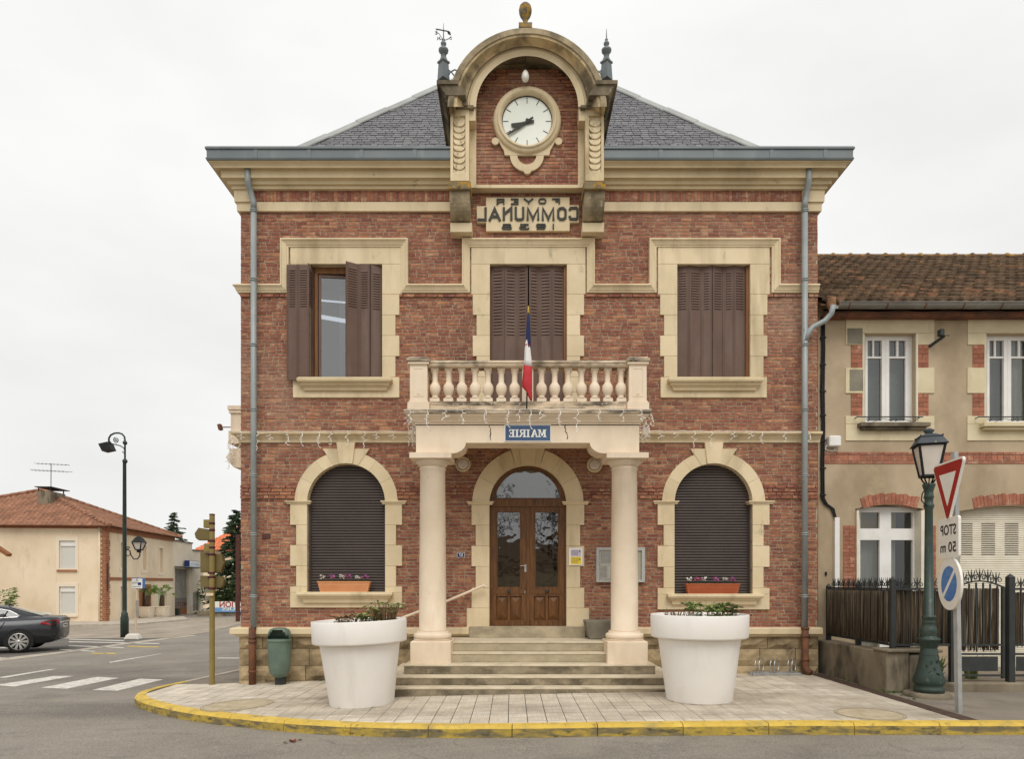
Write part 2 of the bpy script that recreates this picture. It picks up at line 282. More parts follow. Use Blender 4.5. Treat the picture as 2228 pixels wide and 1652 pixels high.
M = dict(
 brick=mat('brick', '#9a5847', '#8a5645', 6, rnd=.13, hue=.006, rough=.9, bump=.5, bscale=70,
   ramp=[(0, '#845142'), (.22, '#9a624c'), (.45, '#a56c53'), (.65, '#935d4b'), (.88, '#b27755'), (1, '#b08168')],
   spots=[('#c9b296', 11, .52, .70, (1, 1, 2.5), .6), ('#5d443b', .7, .52, .74, (1, 1, .5), .5), ('#b79a84', .55, .56, .74, (1, 1, .7), .4)]),
 brick_red=mat('brick_red', '#aa7058', '#97604c', 7, rnd=.18, rough=.9, bump=.5, spots=[('#c9ae98', 9, .54, .72, A1, .55)]),
 mortar=mat('mortar', '#bdb098', '#9e927b', 5, rough=.95, bump=.4, bscale=120),
 cream=mat('cream', '#e2d0ae', '#d5c39f', 1.6, rough=.8, bump=.2, bscale=45, rnd=.045, spots=[('#9f8d6c', 1.5, .52, .74, (1.6, 1, .3), .6), ('#7f735c', 5, .64, .78, (1, 1, .5), .5), ('#f0deba', 9, .6, .8, A1, .3)]),
 corn=mat('corn', '#dccba7', '#ccb995', 1.2, rough=.8, bump=.2, bscale=30, spots=[('#8f7f60', .9, .55, .75, (1, 1, .8), .55), ('#6b6252', 7, .66, .74, (.5, 1, 1), .6)]),
 porch=mat('porch', '#ebdac2', '#e3d0b7', 2.0, rough=.75, bump=.12, bscale=60, rnd=.03, spots=[('#b9a68b', 1.9, .53, .76, (1.3, 1, .3), .5), ('#a39079', 8, .66, .78, A1, .4)]),
 porch_dirt=mat('porch_dirt', '#dccab0', '#cbb69a', 3, rough=.9, bump=.4, bscale=30, spots=[('#4d463c', 4.0, .43, .62, (.5, 1, 1.3), .9), ('#f0e4d2', 14, .6, .7, A1, .6)]),
 oldstone=mat('oldstone', '#b3a385', '#8f8168', 3, rough=.95, bump=.5, bscale=35, spots=[('#57503f', 2.6, .46, .66, (1, 1, .5), .85), ('#cdbfa2', 10, .6, .72, A1, .6)]),
 lichen=mat('lichen', '#8d7f63', '#6f664f', 6, rough=.95, bump=.6, spots=[('#b98a24', 9, .5, .6, A1, .9), ('#3f3b30', 14, .58, .68, A1, .8)]),
 scale=mat('scale', '#ddcca8', '#c9b693', 5, rough=.9, bump=.4, spots=[('#6f6049', 11, .54, .66, A1, .75)]),
 slate=mat('slate', '#747376', '#646366', 5, rnd=.2, rough=.55, bump=.3, spec=.4, spots=[('#8f888a', 9, .55, .75, A1, .5), ('#5f6149', 2, .66, .8, A1, .6)]),
 zinc=mat('zinc', '#71787a', '#646c6f', 1.5, rough=.5, metal=.25, spec=.5, spots=[('#8d9596', 3, .58, .8, (1, 1, .4), .5)]),
 zinc_lt=mat('zinc_lt', '#a6a8a4', '#959793', 2, rough=.5, metal=.2, spots=[('#8d8a80', 5, .6, .75, A1, .5)]),
 pipe=mat('pipe', '#999f9e', '#888f8f', 2, rough=.5, metal=.1, spec=.5, spots=[('#a2aaaa', 2, .56, .8, (2, 2, .3), .5), ('#5e6668', 9, .66, .8, A1, .5)]),
 rust=mat('rust', '#7d5238', '#62453a', 8, rough=.9, bump=.4, spots=[('#4a342c', 5, .52, .7, (1, 1, .4), .7)]),
 shutter=mat('shutter', '#6a5347', '#614b40', 2, rough=.55, spec=.35, spots=[('#7d695f', 2.2, .5, .75, (1.5, 1, .25), .6), ('#4e3d37', 4, .6, .78, (1, 1, .4), .5)]),
 roller=mat('roller', '#524844', '#4a413e', 2, rough=.35, spec=.45),
 darkslot=mat('darkslot', '#463a34', rough=.9),
 wood=mat('wood', '#7a5027', '#4b3017', 7, rough=.5, spec=.4, bump=.25, bscale=40, stretch=(5, 5, .45), lo=.3, hi=.7, spots=[('#8a5a2c', 6, .55, .75, (5, 5, .4), .5), ('#2f1f14', 3, .6, .8, (4, 4, .5), .6)]),
 frame_wood=mat('frame_wood', '#8a5f37', '#754d2c', 5, rough=.6, stretch=(4, 4, .5)),
 interior=mat('interior', '#26231f', rough=.95),
 room=mat('room', '#54504b', '#47433e', 2, rough=.95),
 glass=glass('glass', '#c8cccb', .10), glass_up=glass('glass_up', '#a9aeb8', .24), glass_door=glass('glass_door', '#a5a59c', .22),
 iron=mat('iron', '#2e3130', '#383b39', 5, rough=.6, spec=.4), black=mat('black', '#1d1d1d', rough=.6),
 steel=mat('steel', '#c9cbc9', rough=.3, metal=.8), galv=mat('galv', '#adadaa', '#999997', 6, rough=.55, metal=.1, spots=[('#70777a', 14, .6, .75, (1, 1, .3), .5)]),
 white=mat('white', '#f0ece6', '#e9e4dd', 1.0, rough=.5, spec=.3, bump=.06, bscale=30, spots=[('#d6cfc4', 2.0, .56, .76, (1.5, 1.5, .35), .45), ('#c2bbae', 9, .68, .78, (1, 1, 1.5), .4)]), whitepaint=mat('whitepaint', '#eeece8', '#e2dfd9', 3, rough=.5),
 opal=mat('opal', '#f4f2ea', rough=.25, spec=.5), dial=mat('dial', '#e6eae0', '#dde2d6', 2, rough=.35, spec=.5), lampglass=mat('lampglass', '#d9d0c6', '#cfc4b9', 3, rough=.3, spec=.5),
 green=mat('green', '#2a3a33', '#33433b', 6, rough=.45, spec=.45, spots=[('#57503c', 6, .62, .74, A1, .6), ('#6d7d70', 12, .62, .7, A1, .4)]),
 bin=mat('bin', '#66786b', '#58695d', 4, rough=.4, spec=.5, spots=[('#6f8577', 6, .6, .75, (1, 1, .3), .5)]),
 darkgreen=mat('darkgreen', '#27352f', '#2e3d36', 5, rough=.45, spec=.4),
 terra=mat('terra', '#d99a6b', '#d19162', 4, rough=.6), terra2=mat('terra2', '#b0603a', '#a75835', 4, rough=.6),
 soil=mat('soil', '#4a3a2c', '#352a20', 20, rough=1), leaf=mat('leaf', '#8fa360', '#6b7d45', 20, rough=.6, rnd=.3), leaf_dry=mat('leaf_dry', '#957a58', '#6d563e', 20, rough=.8, rnd=.3),
 leaf_dk=mat('leaf_dk', '#5c6c42', '#455433', 20, rough=.7, rnd=.3), spruce=mat('spruce', '#4a5a40', '#37462f', 3, rough=.8, rnd=.35), palm=mat('palm', '#8aa35c', '#6c8547', 9, rough=.6, rnd=.25),
 petal_w=mat('petal_w', '#f3efe9', rough=.6), petal_p=mat('petal_p', '#dd86cb', '#cc6db2', 30, rough=.6), petal_r=mat('petal_r', '#d8739f', '#c95a8c', 30, rough=.6),
 bark=mat('bark', '#5b4b3b', '#43372b', 12, rough=.95, bump=.6),
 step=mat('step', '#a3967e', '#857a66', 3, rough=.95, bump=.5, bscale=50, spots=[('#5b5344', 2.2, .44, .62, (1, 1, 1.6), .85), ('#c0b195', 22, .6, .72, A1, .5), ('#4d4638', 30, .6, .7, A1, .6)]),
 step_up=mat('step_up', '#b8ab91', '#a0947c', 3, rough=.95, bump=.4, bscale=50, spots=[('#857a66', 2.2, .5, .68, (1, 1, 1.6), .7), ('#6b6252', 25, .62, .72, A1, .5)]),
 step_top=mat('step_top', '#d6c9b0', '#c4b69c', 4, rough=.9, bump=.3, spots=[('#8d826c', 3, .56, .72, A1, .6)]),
 rock=mat('rock', '#b19d7b', '#8f7d60', 4, rnd=.18, rough=.95, bump=1, bscale=22, spots=[('#5d5242', 3, .52, .68, A1, .7), ('#c0aa84', 6, .58, .72, A1, .6)]),
 tile=mat('tile', '#d6ccbb', '#c2b6a4', 2.2, rnd=.10, rough=.85, bump=.3, bscale=60, spots=[('#8f8474', .7, .48, .68, (.6, 1.4, 1), .65), ('#8a7e6f', 6, .6, .75, (.4, 2, 1), .5), ('#e6ddd0', 5, .58, .72, A1, .5)]),
 joint=mat('joint', '#5d5448', '#4a4238', 6, rough=1),
 asphalt=mat('asphalt', '#928b80', '#837b71', .5, rough=.95, bump=.6, bscale=120, spots=[('#5f5a54', .2, .52, .66, (.6, 1.8, 1), .6), ('#a39b8f', .45, .55, .7, (.5, 1.5, 1), .5), ('#6b665f', 2.6, .54, .72, (.5, 1.4, 1), .5), ('#b9b1a5', 42, .53, .64, A1, .45), ('#47433d', 46, .53, .64, A1, .5)]),
 asphalt_dk=mat('asphalt_dk', '#6e6a64', '#625e58', .8, rough=.95, bump=.5, bscale=120, spots=[('#8d887f', 140, .58, .7, A1, .5)]),
 asphalt_walk=mat('asphalt_walk', '#8d8477', '#7a7166', .9, rough=.95, bump=.6, bscale=90, spots=[('#5b5348', 1.6, .55, .7, A1, .6), ('#aaa091', 130, .58, .7, A1, .6)]),
 gravel=mat('gravel', '#a5998a', '#8b7f70', .8, rough=1, bump=.8, bscale=60, spots=[('#6f6558', 1.2, .55, .7, (.5, 2, 1), .6), ('#c7bcab', 90, .56, .68, A1, .7)]),
 paint=mat('paint', '#ddd8ce', '#ccc6bb', 8, rough=.85, bump=.3, spots=[('#958f85', 7, .5, .64, A1, .6), ('#8b857b', 30, .56, .66, A1, .8)]),
 yellow=mat('yellow', '#d9b957', '#c9a84b', 4, rough=.85, bump=.4, spots=[('#93855c', 3.5, .5, .68, A1, .7), ('#5f5a4b', 9, .58, .70, A1, .7)]),
 yellow_worn=mat('yellow_worn', '#c2a544', '#a8924a', 5, rough=.9, bump=.6, spots=[('#6f6753', 2.6, .45, .58, (1, 1, 4), .9), ('#4f4b3f', 7, .55, .66, (1, 1, 2.5), .85), ('#8a7c50', 14, .5, .7, A1, .6)]),
 kerbgrey=mat('kerbgrey', '#bdb3a3', '#a2988a', 4, rough=.95, bump=.4),
 render=mat('render', '#c0ad92', '#b29f84', 1.1, rough=.95, bump=.6, bscale=90, spots=[('#8b7a5f', .7, .54, .72, (1, 1, .6), .6), ('#c4b08c', 2.4, .57, .75, A1, .5)]),
 nstone=mat('nstone', '#dccfae', '#cfc09d', 2, rough=.9, bump=.3, spots=[('#a38c68', 2, .58, .76, (1, 1, .4), .6)]),
 patch=mat('patch', '#8e8877', '#7c7768', 4, rough=.95, bump=.5),
 rtile=mat('rtile', '#7a5a42', '#5f4937', 9, rnd=.2, rough=.95, bump=.5, ramp=[(0, '#57493a'), (.35, '#6c5a46'), (.78, '#75614c'), (.93, '#86654d'), (1, '#9a6d50')], spots=[('#a5843e', 5, .64, .74, A1, .8), ('#4a4234', 2.2, .46, .64, A1, .5)]),
 gutter=mat('gutter', '#86827a', '#76726b', 3, rough=.6, metal=.2, spots=[('#b5b1a8', 5, .58, .7, (1, 1, .4), .6), ('#7a5a44', 4, .66, .74, A1, .5)]),
 louvre_w=mat('louvre_w', '#e6decb', '#dad1bc', 4, rough=.7, spots=[('#9a8d74', 30, .66, .72, A1, .5)]),
 curtain=mat('curtain', '#f2f0e2', '#e2e0d2', 9, rough=.9, stretch=(4, 1, .1)), blind=mat('blind', '#d8dad5', '#c8cac5', 2, rough=.9), curtain_y=mat('curtain_y', '#d9c277', rough=.9),
 concrete=mat('concrete', '#8f8470', '#766b5a', 2.2, rough=.95, bump=.7, bscale=40, spots=[('#3f3830', 1.8, .5, .66, (1, 1, .5), .85), ('#bfae8e', 2.3, .6, .74, (2, 2, .3), .6)]),
 potgrey=mat('potgrey', '#8b8577', '#777164', 4, rough=.95, bump=.6, spots=[('#5a5549', 12, .62, .7, A1, .6)]),
 reed=mat('reed', '#7d6c56', '#54483a', 9, rnd=.45, rough=1, stretch=(3, 3, .3)), stake=mat('stake', '#5d5141', '#40372c', 8, rnd=.3, rough=1, bump=.6, stretch=(2, 2, .3)),
 blue=mat('blue', '#3f5677', '#4a6182', 4, rough=.4), navy=mat('navy', '#20306b', rough=.4), enamel=mat('enamel', '#eceae2', rough=.4),
 red=mat('red', '#a5201c', '#991c1a', 3, rough=.35), signwhite=mat('signwhite', '#ece8df', '#e3ded3', 3, rough=.45), bluedisc=mat('bluedisc', '#3f6fae', '#5a86bd', 5, rough=.45, stretch=(1, 1, 3)), print_=mat('print_', '#2b2a28', rough=.6),
 letter=mat('letter', '#585853', '#444440', 60, rough=.9, bump=.8, bscale=150),
 khaki=mat('khaki', '#8c7b45', '#7f6f3e', 4, rough=.5, spec=.4), khaki_dk=mat('khaki_dk', '#75663f', '#6b5d39', 4, rough=.6), maroon=mat('maroon', '#4f2228', rough=.6),
 hwall=mat('hwall', '#ead9be', '#e2ceb0', .6, rough=.95, bump=.3, spots=[('#bfa988', .5, .5, .72, (1, 1, .5), .55), ('#a8957a', 1.6, .6, .76, (1.5, 1.5, .25), .5)]), htrim=mat('htrim', '#e6d8c2', rough=.8), hbrick=mat('hbrick', '#a87455', '#8f5f45', 7, rough=.95, rnd=.15),
 htile=mat('htile', '#a0735a', '#86624f', 6, rnd=.2, rough=.95, spots=[('#6e5444', 2.5, .55, .72, A1, .6), ('#b39a4e', 3, .68, .76, A1, .7)]), orange=mat('orange', '#d98058', '#c9704b', 5, rnd=.12, rough=.9), gwall=mat('gwall', '#eadcc6', '#e0d1ba', .8, rough=.95),
 sheetmetal=mat('sheetmetal', '#aaa59b', '#969188', 3, rough=.7), rustdoor=mat('rustdoor', '#a4714c', '#8d5d3d', 4, rough=.8), greydoor=mat('greydoor', '#8d857e', '#7d756f', 3, rough=.8),
 car=mat('car', '#34363a', '#303236', 2, rough=.22, spec=.6, metal=.35), tyre=mat('tyre', '#262524', rough=.85), rim=mat('rim', '#c9c8c4', rough=.3, metal=.6), carglass=mat('carglass', '#4a5250', '#3b4341', 2, rough=.05, spec=.9), chrome=mat('chrome', '#e8e8e6', rough=.2, metal=.5), tail=mat('tail', '#b3202a', '#8f141e', 12, rough=.2, spec=.6),
 paper=mat('paper', '#f4f2ec', '#eae8e0', 9, rough=.8), yellowpaper=mat('yellowpaper', '#f0d326', rough=.7), lilac=mat('lilac', '#c9c1cf', rough=.7), boardback=mat('boardback', '#e2dfca', '#dad7c1', 3, rough=.8), alu=mat('alu', '#c3c5c2', '#b6b8b5', 3, rough=.4, metal=.4),
 grass=mat('grass', '#5d7338', '#4a5f2c', 20, rough=.9, rnd=.3), flagblue=mat('flagblue', '#252f57', rough=.8), flagwhite=mat('flagwhite', '#e6e3e0', rough=.8), flagred=mat('flagred', '#c03a40', '#b03238', 6, rough=.8), gold=mat('gold', '#b79a4c', rough=.35, metal=.7),
 graniteblk=mat('graniteblk', '#cfcac0', rough=.9), roofwood=mat('roofwood', '#8a5a36', rough=.7), bannerblue=mat('bannerblue', '#6f9fd0', rough=.7), skyblue=mat('skyblue', '#8fb4d6', rough=.5),
)
asphalt_wear(M['asphalt'])
# ------------------------------------------------------------------ ground, road, pavement
def strip_x(xs, y0, y1, f, d):
    v = []; fs = []
    for x in xs: v += [(x, y0, f(x) + d), (x, y1, f(x) + d)]
    for i in range(len(xs) - 1): fs.append((2 * i, 2 * i + 2, 2 * i + 3, 2 * i + 1))
    return v, fs
mb = MB(); v, f = strip_x(ZX, -200, 1600, zr, 0); mb.add(v, f)
road = link('road', mb.mesh('road', M['asphalt'], False)); road['kind'] = 'structure'
# outer top edge of the kerb, travelling from the neighbour's front round the corner into the side street
KP = [(13, 7.95), (6, 7.97), (2, 7.97), (0, 7.98), (-1.2, 8.1), (-2.3, 8.4), (-3.3, 8.85), (-4.3, 9.45), (-5.2, 10.15), (-5.95, 10.85), (-6.3, 11.35), (-6.45, 11.85), (-6.4, 12.4), (-6.15, 13.4), (-5.85, 15), (-5.75, 18), (-5.8, 40)]
def resample(P, step):
    out = []; acc = 0
    d = [0]
    for a, b in zip(P, P[1:]): d.append(d[-1] + math.dist(a, b))
    n = int(d[-1] / step)
    for k in range(n + 1):
        t = k * step
        for i in range(len(P) - 1):
            if d[i] <= t <= d[i + 1] + 1e-9:
                u = (t - d[i]) / max(1e-9, d[i + 1] - d[i]); out.append((P[i][0] + u * (P[i + 1][0] - P[i][0]), P[i][1] + u * (P[i + 1][1] - P[i][1]))); break
    return out
def smooth(P, it=2):
    for _ in range(it):
        Q = [P[0]]
        for a, b in zip(P, P[1:]): Q += [(a[0] * .75 + b[0] * .25, a[1] * .75 + b[1] * .25), (a[0] * .25 + b[0] * .75, a[1] * .25 + b[1] * .75)]
        P = Q + [P[-1]]
    return P
KS = resample(smooth(KP), .25)
def offset(P, o):
    out = []
    for i, p in enumerate(P):
        a, b = P[max(0, i - 1)], P[min(len(P) - 1, i + 1)]; dx, dy = b[0] - a[0], b[1] - a[1]; l = math.hypot(dx, dy); out.append((p[0] + dy / l * o, p[1] - dx / l * o))
    return out
KI = offset(KS, .17)
if KI[20][1] < KS[20][1]: KI = offset(KS, -.17)
kerb = thing('kerb', 'yellow painted kerb', 'kerb', (0, 8, 0)); del kerb['label'], kerb['category']; kerb['kind'] = 'structure'
ji = 0
while ji < len(KS) - 4:
    mb = MB(); rows = []; n = 4; g = .006
    for k in range(n + 1):
        i = ji + k; o_, i_ = Vector(KS[i]), Vector(KI[i])
        if k in (0, n):
            o2, i2 = Vector(KS[ji + (1 if k == 0 else n - 1)]), Vector(KI[ji + (1 if k == 0 else n - 1)])
            o_ = o_ + (o2 - o_) * .02; i_ = i_ + (i2 - i_) * .02
        za, zb = zp(o_.x), zp(i_.x); wob = random.uniform(-.003, .003)
        rows.append([(o_.x, o_.y, za - .3), (o_.x, o_.y, za - .03 + wob), (o_.x + (i_.x - o_.x) * .15, o_.y + (i_.y - o_.y) * .15, za + .004), (i_.x, i_.y, zb + .006), (i_.x, i_.y, zb - .3)])
    vv = [p for r_ in rows for p in r_]
    for k in range(n):
        for j in range(4):
            a = k * 5 + j; mi = 1 if j == 0 else 0
            mb.add([vv[a], vv[a + 1], vv[a + 6], vv[a + 5]], [(0, 1, 2, 3)], False, mi)
    mb.add(rows[0], [(0, 1, 2, 3, 4)]); mb.add(rows[-1], [(4, 3, 2, 1, 0)])
    worn = KS[ji][1] > 12.2
    mb.build('kerb_stone', [M['kerbgrey'], M['kerbgrey']] if worn else [M['yellow'], M['yellow_worn']], kerb)
    ji += 4
front = [p for p in KI if p[1] < 12.45 and p[0] < 5.36]
PV = [(5.36, 12.5)] + [(5.36, front[0][1])] + front + [(-6.2, 12.5)]
bed = sheet('pavement', PV, -.006, M['joint'], zp, None, 'structure')
sheet('side_pavement', [(-4.6, 12.5), (-6.23, 12.5)] + [p for p in KI if p[1] > 12.5] + [(-4.6, 40)], -.004, M['asphalt_walk'], zp, None, 'structure')
sheet('asphalt_walk', [(5.36, 8.13), (13, 8.12), (13, 12.55), (5.36, 12.55)], -.004, M['asphalt_walk'], zp, None, 'structure')
def clip_convex(poly, C):
    def area(P): return sum(P[i][0] * P[(i + 1) % len(P)][1] - P[(i + 1) % len(P)][0] * P[i][1] for i in range(len(P)))
    if area(C) < 0: C = C[::-1]
    for i in range(len(C)):
        a, b = C[i], C[(i + 1) % len(C)]; out = []
        side = lambda p: (b[0] - a[0]) * (p[1] - a[1]) - (b[1] - a[1]) * (p[0] - a[0])
        for k in range(len(poly)):
            p, q = poly[k], poly[(k + 1) % len(poly)]; sp_, sq = side(p), side(q)
            if sp_ >= 0: out.append(p)
            if sp_ * sq < 0:
                t = sp_ / (sp_ - sq); out.append((p[0] + t * (q[0] - p[0]), p[1] + t * (q[1] - p[1])))
        poly = out
        if len(poly) < 3: return []
    return poly
T = .235; tiles = []; cut = MB()
NX, NY = int(11.6 / T), int(4.6 / T)
tm = MB().box(-T / 2 + .005, T / 2 - .005, -T / 2 + .010, T / 2 - .010, -.02, .004)
def add_ridges(mb):
    for k in range(8):
        x = -.09 + k * .0257; mb.box(x - .006, x + .006, -.1, .1, .0042, .0066, back=True)
    return mb
tm = add_ridges(tm).mesh('tile', M['tile'], False)
for j in range(NY):
    for i in range(NX):
        cx, cy = 5.36 - T * (i + .5), 12.5 - T * (j + .5)
        if cy > 10.3 and -1.9 < cx < 2.4: continue
        q = [(cx - T / 2 + .005, cy - T / 2 + .005), (cx + T / 2 - .005, cy - T / 2 + .005), (cx + T / 2 - .005, cy + T / 2 - .005), (cx - T / 2 + .005, cy + T / 2 - .005)]
        c = clip_convex(q, PV)
        if not c: continue
        if len(c) == 4 and all(math.dist(a, b) < 1e-6 for a, b in zip(c, q)): tiles.append((cy + abs(cx) * .1, cx, cy))
        else:
            n = len(c); cut.add([(x, y, zp(x) + .004) for x, y in c] + [(x, y, zp(x) - .02) for x, y in c], [tuple(range(n))] + [((k + 1) % n, k, n + k, n + (k + 1) % n) for k in range(n)])
tiles.sort()
rest = MB()
for k, (_, cx, cy) in enumerate(tiles):
    sl_ = math.atan((zp(cx + .1) - zp(cx - .1)) / .2); jz = random.uniform(-.0015, .0015)
    if k < 300: piece('tile', tm, bed, (cx, cy, zp(cx) + jz), (0, -sl_, 0))
    else:
        t_ = math.tan(sl_); h = T / 2 - .005
        rest.add([(cx + a * h, cy + b * (h - .005), zp(cx) + jz + a * h * t_ + z) for z in (-.02, .004) for a, b in ((-1, -1), (1, -1), (1, 1), (-1, 1))], [(4, 5, 6, 7), (0, 1, 5, 4), (1, 2, 6, 5), (2, 3, 7, 6), (3, 0, 4, 7)])
rest.v += []; o_ = len(rest.v); rest.v += cut.v; rest.f += [tuple(i + o_ for i in q) for q in cut.f]; rest.sm += cut.sm; rest.mi += cut.mi
rest.build('pavement_tiling', M['tile'], bed, kind='stuff', recalc=False)
# drain cover strip and round covers let into the paving
mb = MB()
for k in range(9):
    y0 = 8.14 + k * .475; mb.box(5.37, 5.57, y0, y0 + .468, zp(5.4) - .02, zp(5.4) + .006)
mb.build('drain_cover', mat('drain', '#5a463b', '#463831', 8, rough=.8, bump=.5, bscale=150), label='rusty brown drain cover strip crossing the paving beside the low wall', cat='drain cover')
def cover(px, py, r, label):
    x, y = gp(px, py, zp); n = 28
    m_ = MB(); m_.add([(x + r * math.cos(a), y + r * math.sin(a), zp(x + r * math.cos(a)) + .0095) for a in [2 * math.pi * k / n for k in range(n)]], [tuple(range(n))])
    for rr, c_ in ((r, 1), (r * .93, 1)):
        m_.tube([(x + rr * math.cos(a), y + rr * math.sin(a), zp(x + rr * math.cos(a)) + .008) for a in [2 * math.pi * k / n for k in range(n)]], .005, 4, 1, True)
    m_.build('manhole_cover', [mat('cov', '#bfb095', '#a8997f', 6, rough=.95, bump=.6), mat('covrim', '#8f8471', rough=.95)], label=label, cat='manhole cover', group='round covers in the paving', recalc=False)
cover(517, 1536, .5, 'round tan cover in the paving beside the curved yellow kerb')
cover(1892, 1556, .40, 'round grey cover in the paving near the rusty drain strip')

def flat(name, pts, m, d=.004, f=None, parent=None, kind='structure'):
    return sheet(name, [gp(px, py, f or zr) for px, py in pts], d, m, f, parent, kind if parent is None else None)
for k, q in enumerate(([(-12, 1492), (31, 1495.4), (160, 1472.3), (118, 1472.3)], [(88, 1498), (146, 1500), (259, 1476.5), (210, 1474.2)], [(200, 1503), (256, 1504.5), (355, 1480), (305, 1478)])):
    flat('crossing_stripe', q, M['paint'], .004, parent=road)
flat('road_line', [(-10, 1476), (12, 1476), (123, 1457), (108, 1457.5)], M['paint'], .004, parent=road)
flat('road_line', [(240, 1443.5), (350, 1424), (352, 1423), (238, 1441.5)], M['paint'], .004, parent=road)
flat('road_line', [(470, 1434), (524, 1434.5), (524, 1432.5), (474, 1432)], M['paint'], .004, parent=road)
for a, b in ((197, 222), (228, 248)):
    flat('road_mark', [(a, 1423.5), (b, 1424.5), (b + 6, 1422.5), (a + 4, 1421.8)], M['yellow'], .005, parent=road)
flat('road_mark', [(275, 1408), (345, 1410), (346, 1408.4), (280, 1406.5)], M['yellow'], .005, parent=road)
# dark parking strip with white bay lines, pale channel between it and the road, gravel forecourt
flat('parking_strip', [(-200, 1462), (150, 1418), (289, 1399), (420, 1384), (398, 1382), (150, 1391), (-200, 1391)], M['asphalt_dk'], .004)
flat('gutter_channel', [(-200, 1474), (0, 1440), (150, 1421), (289, 1401.5), (430, 1384), (418, 1383), (289, 1398), (150, 1417), (0, 1434), (-200, 1464)], M['kerbgrey'], .008)
for x0, y0, x1, y1 in ((150, 1391.5, 268, 1395.5), (150, 1397, 345, 1402), (150, 1405.5, 268, 1411), (130, 1414, 205, 1419), (-150, 1410, 60, 1411), (-150, 1435, 20, 1433)):
    flat('bay_line', [(x0, y0), (x1, y1 - .9), (x1 + 3, y1 + .9), (x0, y0 + 1.5)], M['paint'], .008, parent=road)
flat('forecourt', [(-300, 1392), (150, 1391), (372, 1390), (408, 1384), (456, 1377), (540, 1354), (526, 1346), (400, 1346), (300, 1352), (150, 1358), (-300, 1362)], M['gravel'], .012)
mb = MB()                                             # kerbed walk along the houses
wk = [gp(148, 1366), gp(300, 1361), gp(410, 1350.5)]; wi = [gp(148, 1357.5), gp(260, 1353), gp(400, 1345.5)]
P_ = wk + wi[::-1]; mb.prism(P_, 'z', -.6, -.4); mb.build('house_walk', M['kerbgrey'], kind='structure')

# ------------------------------------------------------------------ town hall
TH = thing('town_hall', 'red brick town hall with cream stone trim, clock gable and columned porch', 'town hall', (fx(1151), D, 0))
XL, XR = fx(524), fx(1779); YB = D + 10.5
sides = [(754, 84.5, 112, 1094.5, 1290), (1551.4, 84.5, 112, 1094.5, 1294)]
DC = 1148.5
holes = [(676, 832, 576, 826), (1066, 1233, 576, 890), (1473, 1631, 575, 826), (669.5, 838.5, 1010, 1290), (1467, 1636, 1010, 1294), (1065, 1232, 1013, 1368)]
wall = MB(); Yw = D + .008
ys_ = sorted({400, 1500} | {h[2] for h in holes} | {h[3] for h in holes})
for a, b in zip(ys_, ys_[1:]):
    cuts = sorted([(h[0], h[1]) for h in holes if h[2] < b and h[3] > a]); x = 524
    for c0, c1 in cuts + [(1779, 1779)]:
        if c0 > x: wall.box(fx(x), fx(c0), Yw, D + .4, fz(b), fz(a))
        x = c1
for cx, r, cy in ((754, 84.5, 1094.5), (1551.4, 84.5, 1094.5), (DC, 83.5, 1096.5)):
    for s_ in (-1, 1): wall.box(fx(cx + s_ * r), fx(cx + s_ * r * .76), Yw + .002, D + .3, fz(cy - r * .76), fz(cy - r - 2))
wall.box(XL + .01, XL + .4, D + .4, YB, -.3, 8.97); wall.box(XR - .4, XR - .01, D + .4, YB, -.3, 8.97); wall.box(XL + .4, XR - .4, YB - .4, YB, -.3, 8.97)
wall.box(XL + .4, XR - .4, D + .4, YB - .4, 8.6, 8.9)
WALL = wall.build('wall', M['mortar'], TH)
bk = MB(); bk.box(XL + .4, XR - .4, D + 2.2, D + 2.3, 0, 8.6); bk.box(XL + .4, XR - .4, D + .4, D + 2.2, 4.3, 4.4); bk.build('inner_wall', M['room'], TH)

zones = []
for cx in (754, 1551.6): zones += [('r', cx - 106, cx + 106, 642, 866), ('r', cx - 134, cx + 134, 527, 645), ('r', cx - 107, cx + 107, 1094, 1321), ('c', cx, 1094.5, 110)]
zones += [('r', 1035.5, 1263.5, 642, 890), ('r', 1009, 1290, 527, 645), ('r', DC - 112, DC + 112, 1096, 1366), ('c', DC, 1096.5, 119)]
zones += [('r', h[0], h[1], h[2], h[3]) for h in holes]
zones += [('r', 505, 1783, 623, 639), ('r', 500, 1783, 943, 964)]
def covered(x, z):
    px, py = x * 120 + 1114, 1270 - (z - H) * 120
    for q in zones:
        if q[0] == 'r' and q[1] <= px <= q[2] and q[3] <= py <= q[4]: return True
        if q[0] == 'c' and (px - q[1]) ** 2 + (py - q[2]) ** 2 <= q[3] ** 2: return True
    return False
def brick_rows(x0, x1, z0, z1, course=.0632, skip=None, proud=None, seed=1):
    rng = random.Random(seed); out = []; n = round((z1 - z0) / course)
    course = (z1 - z0) / n
    for r in range(n):
        za = z0 + r * course + .0075; zb = za + course - .0155; x = x0 - rng.uniform(0, .2) if r % 2 else x0 - rng.uniform(0, .1)
        dz = rng.uniform(-.0015, .0015)
        while x < x1 - .005:
            ln = (.213 if rng.random() < .72 else .1) * rng.uniform(.97, 1.04)
            a, b = max(x, x0), min(x + ln - .013, x1); x += ln
            if b - a < .03: continue
            pts = [(a, za), (b, za), (a, zb), (b, zb), ((a + b) / 2, za)]
            c = [covered(*p) for p in pts] if skip else [False]
            if all(c): continue
            out.append((a, b, za + dz, zb + dz, (proud(za) if proud else 0) + rng.uniform(-.003, .004), any(c)))
    return out
def proud(z):
    y = 1270 - (z - H) * 120
    if 1062 < y < 1086: return .03
    if 640 < y < 648.5: return .03
    return 0
rows = brick_rows(XL, XR, fz(1366), fz(459), skip=True, proud=proud, seed=3)
unit = MB().box(-.5, .5, 0, .03, -.5, .5).mesh('brick', M['brick'])
